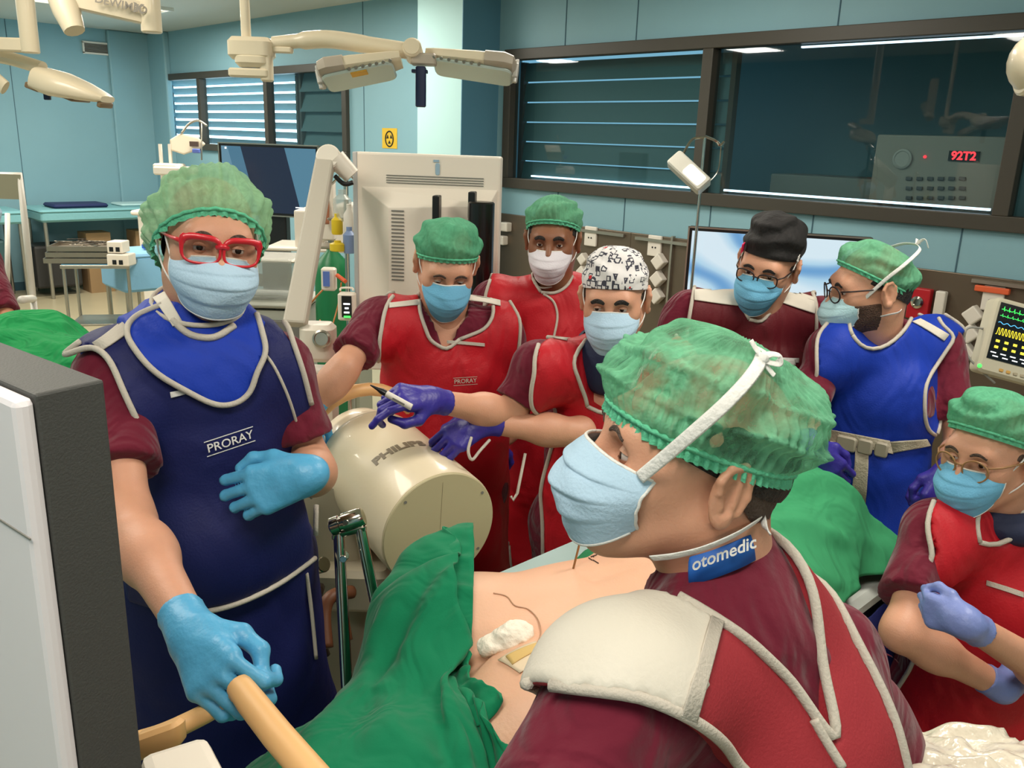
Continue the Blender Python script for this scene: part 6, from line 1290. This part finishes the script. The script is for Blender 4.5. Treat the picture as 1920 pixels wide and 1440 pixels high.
def neckband(s, m, r=.073, hgt=.045, dz=.0, fwd=.012, rim=True, lean=.25, parent=None, name='collar_band'):
    b = MB(); q = MB(); c = s.N+s.A[2]*(.005+dz)+s.A[1]*fwd
    up = nrm(s.A[2]-s.A[1]*lean*.0+0); rings = []
    for k, (rr, z) in enumerate(((r*.90, hgt), (r, hgt), (r*1.06, .0), (r*1.1, -.012), (r*.95, -.012))): rings.append([c+s.A[2]*(z-.022*math.sin(a)*(1))+(s.A[0]*math.cos(a)+s.A[1]*math.sin(a)*1.02)*rr for a in np.linspace(0, 2*math.pi, 40, endpoint=False)])
    b.loft(rings, False, False); o = b.build(name, m, parent or s.root, True)
    if rim: q.tube(rings[1], .0045, 8, closed=True); q.build('piping', PIPE, o, True)
    return o, rings
o, rg = neckband(p1, ROYAL, .078, .038, .005, .02, parent=bo)
p1.ppipe([(318, 600), (338, 620), (362, 632), (400, 634), (436, 612)], .0062, off=.002, parent=bo, fld=fbs)
p1.ppatch([(286, 560), (308, 548), (336, 602), (318, 614)], CREAM, 'velcro_tab', .004, (8, 4), .003, bo, fbs)
# skirt below the vest
fs = Field([cap((0, .015, .02), (0, .02, -.62), .205, .262, .72)], .012, .05, .03); fs.plane((0, 0, -.60), (0, 0, -1)); V, Fq = fs.nets(); V = wrinkle(V, .012, 6, 3); mesh_obj('lead_skirt', V@p1.A+p1.Q, Fq, NAVY, p1.root, True); 
p1.wr = (.0, 5, 0); 
p1.ppipe([(574, 1075), (584, 1150), (592, 1235)], .004, off=.001, name='skirt_piping', parent=p1.root, fld=fs)
p1.bouffant(CAPG2, c=(0, -.006, -.002), a=.093, b=.114, tilt=.68, H=.136, bulge=.22, amp=.006, nz=.006, seed=2, pw=.66, sag=.02, freq=30)
p1.hair(HAIRG, z0=.03, tilt=.75, H=.06)
p1.mask(MASKB, 'loop', wid=.068, out=.003, pl=.005, seed=1, puff=.003, drop=.002, top=-.008, bot=-.112)
p1.glasses(REDG, 'thick', half=(.0275, .0195), z=.002)
glove(p1.root, p1.W[0], p1.E[0], P(420, 1300, 1.05)-P(362, 1190, 1.13), FW*.9+UP*-.25-RT*.1, GLB, 'sky blue glove gripping handle', curl=.75, side=1, thumb=.7, sc=1.06, h=.0028)
glove(p1.root, p1.W[1]+RT*0, p1.E[1], -RT*.92-UP*.30-FW*.15, FW*.85-UP*.3+RT*.1, GLB, 'sky blue relaxed glove', curl=.6, side=-1, thumb=.25, sc=1.08, h=.0028, curls=(.42, .42, .48, .55), spread=1.2)
# --- man at the C-arm, bright red apron, head bent
h = P(837, 496, 2.44); N = P(835, 592, 2.50)
p2 = Person('person', 'man in bright red apron bending his head behind the cylindrical intensifier', N, N-UP*.5-facing(N, 0)*.05, facing(N, 4), h, facing(h, 6, -.50), UP+rightof(h)*.05, skin=SK_LIGHT, shoulders=[P(705, 602, 2.45), P(945, 620, 2.55)], wide=1.0)
p2.body([P(645, 692, 2.30), P(965, 790, 2.7)], [P(578, 775, 2.28), P(900, 850, 2.6)], hh=.005, gaze=(-.1, .3, -1)); p2.brows(HAIRG)
p2.scrub(.7, wr=.007); p2.trousers(); L = p2.L
p2.prep(h=.010)
ap = ppoly(p2, [(862, 640), (905, 622), (922, 590), (925, 545), (945, 560), (972, 600), (968, 690), (945, 790), (985, 900), (1000, 1300), (620, 1300), (640, 900), (712, 790), (706, 700), (710, 640), (722, 585), (730, 560), (785, 540), (790, 585), (808, 640), (838, 662)], 2.4)
p2.apron(RED, ap, h=.010, pr_r=.0055, wr=.010, seed=3, skirt=(.18, .235, -.5))
p2.ppatch([(731, 568), (731, 577), (790, 570), (790, 560)], CREAM, 'shoulder_strip'); p2.ppatch([(868, 555), (868, 564), (934, 577), (934, 567)], CREAM, 'shoulder_strip')
p2.ppatch([(839, 642), (839, 648), (906, 652), (906, 646)], PIPE, 'pocket_tape'); p2.plogo('PRORAY', 870, 718, .017, 0, PIPE)
p2.bouffant(CAPG3, c=(0, -.008, .028), a=.083, b=.104, tilt=.46, H=.105, bulge=.16, seed=4, nz=.005); p2.hair(HAIRG, tilt=.6)
p2.mask(MASKB2, 'loop', wid=.066, pl=.003)
glove(p2.root, p2.W[0], p2.E[0], -UP, FW, GLB, None, curl=.6, side=1); glove(p2.root, p2.W[1], p2.E[1], -UP, FW, GLP, None, curl=.6, side=-1)
# --- man behind with white mask
h = P(1036, 450, 2.80); N = P(1038, 548, 2.88)
p3 = Person('person', 'brown-skinned man with white mask and red apron standing against the steel panel', N, N-UP*.5-facing(N, 0)*.02, facing(N, 2), h, facing(h, -6, -.12), UP, skin=SK_DARK, shoulders=[P(920, 562, 2.85), P(1150, 565, 2.92)], wide=1.0)
p3.body([P(900, 700, 2.9), P(1170, 720, 2.95)], [P(930, 830, 2.8), P(1140, 840, 2.8)], hh=.005, gaze=(-.3, -1, -.2)+0*h if False else CAM-h, ears=1); p3.brows(HAIR, thick=.005)
p3.scrub(.72); p3.trousers()
p3.prep(h=.010)
ap = ppoly(p3, [(1016, 548), (1000, 520), (994, 486), (990, 470), (940, 500), (925, 500), (910, 550), (905, 600), (900, 700), (880, 1200), (1230, 1200), (1200, 700), (1190, 600), (1160, 520), (1090, 480), (1090, 500), (1065, 535), (1040, 552)], 2.8)
p3.apron(RED, ap, h=.010, seed=5, wr=.008, skirt=(.18, .24, -.5)); p3.ppipe([(1020, 552), (1038, 568), (1045, 600), (1036, 640)], .004)
p3.ppipe([(997, 505), (1003, 530), (1020, 540), (1042, 532), (1055, 512)], .003)
p3.ppatch([(935, 573), (934, 578), (975, 592), (975, 587)], CREAM, 'pocket_tape')
p3.bouffant(CAPG, c=(0, -.008, .04), a=.084, b=.104, tilt=.42, H=.098, bulge=.16, seed=6, amp=.006); p3.hair(HAIR); p3.mask(MASKW, 'loop', wid=.066, pl=.003, seed=3, top=-.012)
glove(p3.root, p3.W[0], p3.E[0], -UP, FW, GLP, None, curl=.5, side=1); glove(p3.root, p3.W[1], p3.E[1], -UP, FW, GLP, None, curl=.5, side=-1)
# --- surgeon with printed cap
h = P(1152, 560, 2.22); N = P(1140, 668, 2.30)
p4 = Person('person', 'man with white printed cap and red apron pointing a marker with purple glove', N, N-UP*.5+facing(N, 0)*-.05, facing(N, -22), h, facing(h, -6, -.2), UP-rightof(h)*.03, skin=SK_LIGHT, shoulders=[P(1003, 690, 2.22), P(1262, 690, 2.45)], wide=1.0)
p4.body([P(958, 778, 2.22), P(1085, 812, 2.25)], [P(808, 750, 2.02), P(904, 792, 2.16)], hh=.0042, gaze=CAM-h-rightof(h)*1.2); p4.brows(HAIR, thick=.005)
p4.scrub(.72, wr=.007); p4.trousers()
p4.prep()
ap = ppoly(p4, [(1100, 760), (1085, 710), (1080, 660), (1090, 620), (1100, 580), (1050, 600), (1015, 618), (1008, 640), (1003, 700), (1000, 770), (1000, 840), (975, 900), (940, 1000), (900, 1400), (1350, 1400), (1330, 900), (1300, 700), (1280, 620), (1220, 600), (1215, 680), (1170, 755), (1130, 775)], 2.2)
p4.apron(RED, ap, h=.009, seed=8, wr=.008); p4.ppatch([(1020, 612), (1013, 624), (1064, 638), (1069, 626)], CREAM, 'shoulder_strip')
neckband(p4, DNAVY, .078, .05, .0, .016, rim=False, name='thyroid_collar'); f = Field([ell(p4.l(P(1125, 690, 2.2))+(0, -.03, 0), (.075, .05, .085))], .008); V, Fq = f.nets(); mesh_obj('collar_front', V@p4.A+p4.Q, Fq, DNAVY, p4.root, True)
b = MB(); b.tube(smooth_path([P(918, 825, 2.13), P(900, 845, 2.1), P(885, 862, 2.08), P(878, 845, 2.08), P(884, 820, 2.1)], 5), .004, 6); b.tube([P(985, 850, 2.2), P(970, 925, 2.2), P(962, 938, 2.2), P(958, 930, 2.2)], .004, 6); b.build('apron_strap', PIPE, p4.AO, True)
V, Fq, rg = dome(p4.HA, p4.H, np.array((0, -.008, .026)), .0825, .102, .32, .108, .05, .0015, 20, .003, 9, 0, 120, 36, .62); mesh_obj('printed_cap', V, Fq, CAPP, p4.root, True); p4.hair(HAIR, z0=.02, tilt=.5, H=.07, a=.0795, b=.100)
p4.mask(MASKB, 'loop', wid=.067, pl=.004, seed=4)
hd = P(730, 742, 1.93)-P(808, 750, 2.02)
glove(p4.root, p4.W[0], p4.E[0], hd, -UP*.75+FW*.5, GLP, 'purple glove holding marker', curl=.62, side=1, thumb=.9, sc=1.05, curls=(.35, .7, .85, .95))
glove(p4.root, p4.W[1], p4.E[1], P(845, 826, 2.14)-P(904, 792, 2.16), FW*.6-UP*.6, GLP, 'purple glove held low', curl=.55, side=-1, thumb=.6, sc=1.05)
t = thing('marker_pen', 'white marker pen with black tip held in the raised purple glove', 'marker', P(750, 750, 1.92)); m0, m1 = P(772, 764, 1.90), P(724, 738, 1.90); b = MB(); b.cyl(m0, m1, .0075, 14); b.build('barrel', WP, t, 'auto'); b = MB(); ax_ = nrm(m1-m0); b.lathe(m1, ax_, [(.007, 0), (.0072, .01), (.004, .022), (.0015, .04)], 14); b.build('black_tip', BLK, t, 'auto')
b = MB(); q = m0*.5+m1*.5-FW*.0078; write(b, 'mark', .006, q, nrm(m0-m1), np.cross(-FW, nrm(m0-m1)), 0) if False else b.hexa(q, (.03, .004, .0006), (ax_, nrm(np.cross(ax_, FW)), FW)); b.build('print_line', GRYP, t)
# --- man with black cap
h = P(1440, 497, 2.55); N = P(1412, 604, 2.62)
p5 = Person('person', 'man with black cap, dark glasses and wine-red apron before the bright display', N, N-UP*.5-facing(N, 0)*.08, facing(N, 2), h, facing(h, -16, -.28), UP+rightof(h)*.17, skin=SK_LIGHT, shoulders=[P(1280, 584, 2.60), P(1546, 598, 2.68)], wide=1.05)
p5.body([P(1235, 730, 2.6), P(1560, 780, 2.75)], [P(1290, 860, 2.4), P(1500, 880, 2.5)], hh=.0045, gaze=CAM-h-UP*.4); p5.brows(HAIR, thick=.004)
p5.scrub(.75, wr=.008); p5.trousers()
p5.prep(h=.008)
ap = ppoly(p5, [(1400, 600), (1388, 575), (1380, 545), (1375, 500), (1300, 535), (1290, 600), (1285, 700), (1270, 900), (1260, 1200), (1560, 1200), (1540, 900), (1528, 720), (1530, 640), (1532, 560), (1470, 525), (1462, 550), (1440, 590), (1425, 608)], 2.55)
p5.apron(WINE, ap, h=.010, seed=11, wr=.007, skirt=(.18, .23, -.5))
p5.ppatch([(1300, 540), (1300, 560), (1390, 574), (1384, 534)], CREAM, 'shoulder_panel', .004, (16, 8)); p5.ppatch([(1466, 540), (1456, 566), (1528, 590), (1532, 560)], CREAM, 'shoulder_panel', .004, (16, 8))
p5.ppatch([(1448, 672), (1448, 680), (1497, 682), (1497, 674)], WHT, 'pocket_tape', .004); p5.ppatch([(1476, 676), (1476, 685), (1490, 686), (1490, 677)], WHT, 'pocket_tape', .005)
V, Fq, rg = dome(p5.HA, p5.H, np.array((0, -.010, .03)), .082, .104, .30, .125, .07, .001, 20, .006, 12, 0, 110, 34, .5); mesh_obj('tied_cap', V, Fq, BLACKC, p5.root, True)
inv5 = lambda a: np.array(a, float)@p5.HA+p5.H
b = MB(); b.rbox(inv5((.067, .062, .062)), (.004, .022, .028), (p5.HA[0], p5.HA[1], p5.HA[2]), .004); b.build('pink_label', mat('label_pink', (230, 40, 90), .6), p5.root, 'auto')
b = MB(); c = inv5((-.0855, .028, .055)); ux, uy = nrm(p5.HA[1]), p5.HA[2]
for k in range(6): a = k*math.pi/3; b.tube([c, c+(ux*math.cos(a)+uy*math.sin(a))*.014-p5.HA[0]*.002], .0012, 5)
for r_ in (.009,): b.tube([c-p5.HA[0]*.002+(ux*math.cos(a)+uy*math.sin(a))*r_ for a in np.linspace(0, 6.28, 7)[:-1]], .001, 5, closed=True)
b.build('white_emblem', WHT, p5.root, True)
p5.mask(MASKB2, 'loop', wid=.066, pl=.005, seed=5); p5.glasses(DGL, 'thin', half=(.0255, .0175)); p5.hair(HAIR, z0=.02, tilt=.5, H=.07)
glove(p5.root, p5.W[0], p5.E[0], -UP, FW, GLP, None, curl=.5, side=1); glove(p5.root, p5.W[1], p5.E[1], -UP, FW, GLP, None, curl=.5, side=-1)
# --- man in royal blue apron, profile
h = P(1630, 540, 2.38); N = P(1650, 632, 2.44)
p6 = Person('person', 'bearded man in royal blue apron with buckled belt, turned in profile to the left', N, N-UP*.52, facing(N, -16), h, facing(h, -66, -.16), UP+rightof(h)*.06, skin=SK_LIGHT, shoulders=[P(1556, 656, 2.42), P(1762, 650, 2.48)], wide=1.0)
p6.body([P(1498, 775, 2.36), P(1800, 838, 2.42)], [P(1520, 838, 2.15), P(1778, 882, 2.2)], hh=.0042, gaze=(-RT*1.0-FW*.1-UP*.35)); p6.brows(HAIR, thick=.004)
p6.scrub(.74, wr=.007); p6.trousers()
p6.prep(infl=.031, skirt=(.175, .22, -.5))
ap = ppoly(p6, [(1598, 630), (1592, 600), (1590, 560), (1560, 590), (1535, 625), (1530, 700), (1532, 760), (1510, 820), (1500, 900), (1490, 1300), (1800, 1300), (1770, 950), (1745, 840), (1738, 760), (1750, 690), (1790, 630), (1760, 605), (1700, 560), (1695, 620), (1665, 650), (1635, 660), (1610, 648)], 2.35)
p6.apron(ROYAL, ap, h=.009, seed=14, wr=.008, skirt=(.17, .22, -.5)); p6.ppatch([(1706, 606), (1722, 600), (1776, 628), (1766, 640)], CREAM, 'shoulder_strip')
BELT = mat('belt_webbing', (176, 168, 148), .8, bump=.3, scale=200)
p6.ppatch([(1546, 800), (1546, 824), (1672, 852), (1668, 826)], BELT, 'belt', .009, (14, 3), .004, p6.root); p6.ppatch([(1668, 828), (1672, 850), (1738, 836), (1736, 822)], BELT, 'belt', .009, (10, 3), .004, p6.root)
p6.ppatch([(1560, 825), (1582, 832), (1556, 905), (1534, 900)], BELT, 'belt_end', .012, (8, 3), .004, p6.root); p6.ppatch([(1605, 838), (1628, 842), (1622, 950), (1596, 945)], BELT, 'belt_end', .012, (8, 3), .004, p6.root)
for x, y, w in ((1590, 830, .055), (1622, 836, .04), (1650, 842, .035)):
    q = p6.hit(x, y)
    if q is not None: b = MB(); b.rbox(p6.fin(q, .018), (w, .042, .012), (p6.A[0], p6.A[2], -p6.A[1]), .008); b.build('buckle', mat('buckle_grey', (168, 160, 142), .45), p6.root, 'auto')
p6.bouffant(CAPG, c=(0, -.010, .03), a=.083, b=.106, tilt=.55, H=.092, bulge=.10, seed=15, amp=.005, back=.10); p6.hair(HAIR, z0=.03, tilt=.6, H=.075)
p6.mask(MASKP, 'ties', wid=.066, pl=.004, seed=6, top=-.010); p6.glasses(DGL, 'round', half=(.0235, .0205))
glove(p6.root, p6.W[0], p6.E[0], RT*.6-UP*.6-FW*.2, FW, GLP, 'dark purple glove', curl=.5, side=1); glove(p6.root, p6.W[1], p6.E[1], -RT*.3-UP*.7-FW*.2, FW, GLP, None, curl=.8, side=-1)
# beard
fbd = head_field(p6.HA, p6.H, p6.N, .005, 0); fbd.f = fbd.f-.0022; X, Y, Z = fbd.xyz((slice(None),)*3); fbd.f = np.maximum(fbd.f, np.maximum(np.maximum(Z+.028-.0*Y, -.118-Z), -.004-Y)).astype(np.float32); V, Fq = fbd.nets(); mesh_obj('beard', V@p6.HA+p6.H, Fq, mat('beard_brown', (92, 66, 52), .8, bump=.8, scale=260), p6.root, True)
# --- woman lower right, arms crossed
h = P(1858, 850, 1.86); N = P(1880, 968, 1.93)
p7 = Person('person', 'person with round amber glasses and red apron, arms crossed at lower right', N, N-UP*.5-facing(N, 0)*.02, facing(N, -16), h, facing(h, -28, -.08), UP-rightof(h)*.02, skin=SK_LIGHT, shoulders=[P(1748, 1000, 1.88), P(2010, 1000, 2.02)], wide=.95)
p7.body([P(1690, 1185, 1.76), P(2010, 1290, 1.82)], [P(1880, 1290, 1.80), P(1812, 1168, 1.58)], hh=.0036, gaze=(-RT*.9-FW*.5-UP*.1)); p7.brows(HAIRG, thick=.0028)
p7.scrub(.70, wr=.007, sleeve=(.06, .07)); p7.trousers()
p7.prep(skirt=(.175, .25, -.5))
ap = ppoly(p7, [(1838, 1015), (1834, 990), (1836, 960), (1845, 900), (1790, 920), (1752, 940), (1735, 970), (1738, 1010), (1752, 1040), (1745, 1120), (1700, 1250), (1660, 1320), (1600, 1700), (2200, 1700), (2100, 1200), (2010, 1100), (2020, 1000), (1990, 930), (1935, 920), (1930, 960), (1915, 1000), (1870, 1028)], 1.85)
p7.apron(RED, ap, h=.009, seed=17, wr=.008, skirt=(.175, .25, -.5)); p7.ppatch([(1854, 1090), (1853, 1099), (1925, 1122), (1925, 1112)], PIPE, 'pocket_tape')
neckband(p7, DNAVY, .082, .05, .008, .012, rim=False, name='thyroid_collar'); f = Field([ell(p7.l(P(1882, 978, 1.90))+(0, -.0, 0), (.088, .075, .045))], .008); V, Fq = f.nets(); mesh_obj('collar_front', V@p7.A+p7.Q, Fq, DNAVY, p7.root, True)
p7.bouffant(CAPG3, c=(0, -.008, .038), a=.086, b=.108, tilt=.42, H=.10, bulge=.16, seed=18, amp=.006); p7.hair(HAIRG, z0=.02, tilt=.5)
p7.mask(MASKB2, 'loop', wid=.066, pl=.004, seed=7, top=-.006); p7.glasses(GOLD, 'round', half=(.0235, .0215), z=-.004)
glove(p7.root, p7.W[0], p7.E[0], RT*.9-UP*.1+FW*.6, FW, GLL, None, curl=.8, side=1, h=.0035); glove(p7.root, p7.W[1], p7.E[1], P(1732, 1140, 1.64)-P(1812, 1168, 1.58), FW*1.0-UP*.1, GLL, 'lavender glove resting on upper arm', curl=.85, side=-1, sc=.84, h=.003)
# --- foreground man, profile
h = P(1292, 858, .945); N = P(1402, 1085, 1.02); SL, SR = P(1150, 1305, .83), P(1600, 1210, 1.10); sdir = nrm((SR-SL)*(1, 1, .0)); ff = np.cross(UP, sdir); N = N-sdir*.05; SH8 = .05; SR = P(1525, 1220, 1.08); print('p8', SL, SR, np.linalg.norm(SL-SR), ff)
CAPG8 = cloth_film('cap_green_sheer_film', (120, 196, 156), .32, .95, 26)
p8 = Person('person', 'foreground man in profile with pleated green cap, tied mask and brick red apron', N, N-UP*.44-ff*.24, ff, h, -RT*1.0-FW*.12+UP*.17, UP+RT*.12, skin=SK_LIGHT, shoulders=[SL, SR], wide=.98, ath=1.1)
p8.body([P(1010, 1640, .74), P(1640, 1430, 1.25)], [P(850, 1600, .92), P(1500, 1300, 1.42)], hh=.0022, gaze=-RT+FW*.25-UP*.15, legs=True); p8.brows(HAIRG, thick=.0026)
p8.scrub(.85, wr=.010, extra=[cap((-.02, -.01, p8.L-.05), (.01, .0, p8.L+.035), .095, .074)+(.04,)], neck=.064, vneck=0, sleeve=(.064, .078), infl=.012, h=.007); p8.trousers()
L = p8.L; a_ = p8.l(SL); e_ = p8.l(p8.E[0] if False else P(1010, 1640, .74)); p8.prep(.028, 0, (.19, .22, -.4), .007, [cap(a_, a_+nrm(e_-a_)*.05, .074, .076)+(.03,)])
ap8 = [(-.205, .62), (-.185, .54), (-.165, .50), (-.14, .47), (-.10, .415), (-.083, .35), (-.076, .35), (-.045, .43), (-.02, .50), (.01, .62), (.10, .62), (.058, .5), (.032, .43), (.024, .36), (.020, .30), (.03, .22), (.09, .14), (.27, .08), (.28, -.5), (-.28, -.5), (-.27, .1), (-.17, .24), (-.165, .33), (-.20, .385), (-.26, .438), (-.30, .472), (-.345, .492), (-.46, .50), (-.46, .62)]
ap8 = [(u+SH8, v) for u, v in ap8]; p8.apron(REDM, ap8, h=.007, wr=.006, seed=21, piping=False)
AF8 = p8.AF.copy(); X, Y, Z = AF8.xyz((slice(None),)*3); pdx = lambda poly: poly_sd(X[:, :, 0]+0*Z[0], Z[0]+0*X[:, :, 0], poly)[:, None, :]
CPOLY = [(-.09, .545), (-.165, .496), (-.26, .437), (-.30, .41), (-.46, .36), (-.50, .50), (-.46, .62), (-.1, .62)]
CPOLY = [(u+SH8, v) for u, v in CPOLY]; g = AF8.copy(); g.f = np.maximum(np.maximum(AF8.f-.004, pdx(ap8)+.001), pdx(CPOLY)).astype(np.float32); V, Fq = g.nets(); mesh_obj('shoulder_panel', wrinkle(V, *p8.wr)@p8.A+p8.Q, Fq, CREAM, p8.AO, True)
p8.pipe(ap8, p8.AO, .0058, closed=True, back=True)
p8.ppipe([(1520, 1350), (1545, 1395), (1572, 1440)], .005)
p8.ppatch([(1330, 1160), (1352, 1170), (1294, 1350), (1266, 1338)], PIPE, 'seam_band', .005, (14, 3))
p8.bouffant(CAPG8, c=(0, -.006, .030), a=.088, b=.110, tilt=.17, H=.112, bulge=.17, amp=.0045, nz=.0065, seed=23, back=.06, pw=.70, freq=60, fringe=.014, label='pleated green cap, see-through', arcs=.0075, res=(260, 90))
p8.hair(HAIR, z0=.035, tilt=.30, H=.085); V, Fq, _ = dome(p8.HA, p8.H, np.array([0, -.022, -.005]), .0765, .092, .75, .06, .02, .001, 30, .0015, 1); mesh_obj('nape_hair', V, Fq, HAIRG, p8.root, True)
p8.mask(MASKB, 'none', wid=.067, out=-.002, pl=.006, seed=9, nu=49, nv=40, puff=.003, bot=-.112, tout=.010, ys0=.058, drop=-.010)
def pr8(b, pts, w, ctr=None): ribbon(b, [P(*q) for q in pts], w, ctr=p8.H if ctr is None else ctr, n=8)
b = MB(); pr8(b, [(1199, 896, .868), (1240, 862, .845), (1295, 815, .815), (1355, 762, .800), (1400, 715, .812), (1424, 680, .842), (1428, 655, .88)], .0068)
pr8(b, [(1222, 1047, .89), (1265, 1042, .875), (1320, 1028, .872), (1380, 1002, .88), (1430, 970, .915)], .0058); pr8(b, [(1430, 970, .915), (1434, 985, .905), (1445, 1003, .90)], .005)
kn = P(1430, 672, .85); b.ball(kn, .0065, 10)
for pts in ([(1430, 672, .85), (1418, 655, .85), (1408, 638, .85)], [(1430, 672, .85), (1445, 664, .85), (1462, 668, .85), (1458, 682, .85), (1430, 676, .85)], [(1430, 676, .85), (1440, 690, .85), (1452, 704, .85)]): pr8(b, pts, .0045)
b.build('mask_tie', WHT, p8.root, True)
b = MB(); g = p8.mk
LBL = mat('lanyard_blue', (22, 92, 178), .6); top = smooth_path([P(1290, 1045, .905), P(1340, 1030, .898), P(1390, 1010, .90), P(1425, 992, .925), P(1440, 985, .96)], 6); dn = -CU*.030; lo = sheet('lanyard', np.array([[q, q+dn] for q in top]), LBL, p8.root, .002, None, 1)
b = MB(); c = P(1358, 1031, .886); write(b, 'otomedic', .0185, c-CU*.004, P(1410, 1009, .885)-P(1335, 1037, .885), CU, 0, .0002); b.build('lettering', WHT, lo)
glove(p8.root, p8.W[0], p8.E[0], -RT, FW, GLB, None, curl=.4, side=-1); glove(p8.root, p8.W[1], p8.E[1], -RT, FW, GLB, None, curl=.4, side=1)
# --- person cut by the left edge
h = P(-78, 372, 3.3); N = P(-82, 470, 3.3)
p9 = Person('person', 'person in maroon scrubs cut off by the left edge, dark printed cap', N, N-UP*.5, facing(N, 60), h, facing(h, 70), UP, skin=SK_TAN, wide=1.0)
p9.body([P(-60, 640, 3.2), P(20, 620, 3.4)], [P(-40, 760, 3.1), P(0, 740, 3.2)], hh=.006); p9.scrub(.75); p9.trousers(); p9.bouffant(mat('cap_dark_print', (70, 76, 82), .8, var=.6, vscale=60), tilt=.4, seed=30, band=False); p9.mask(MASKB, 'loop')
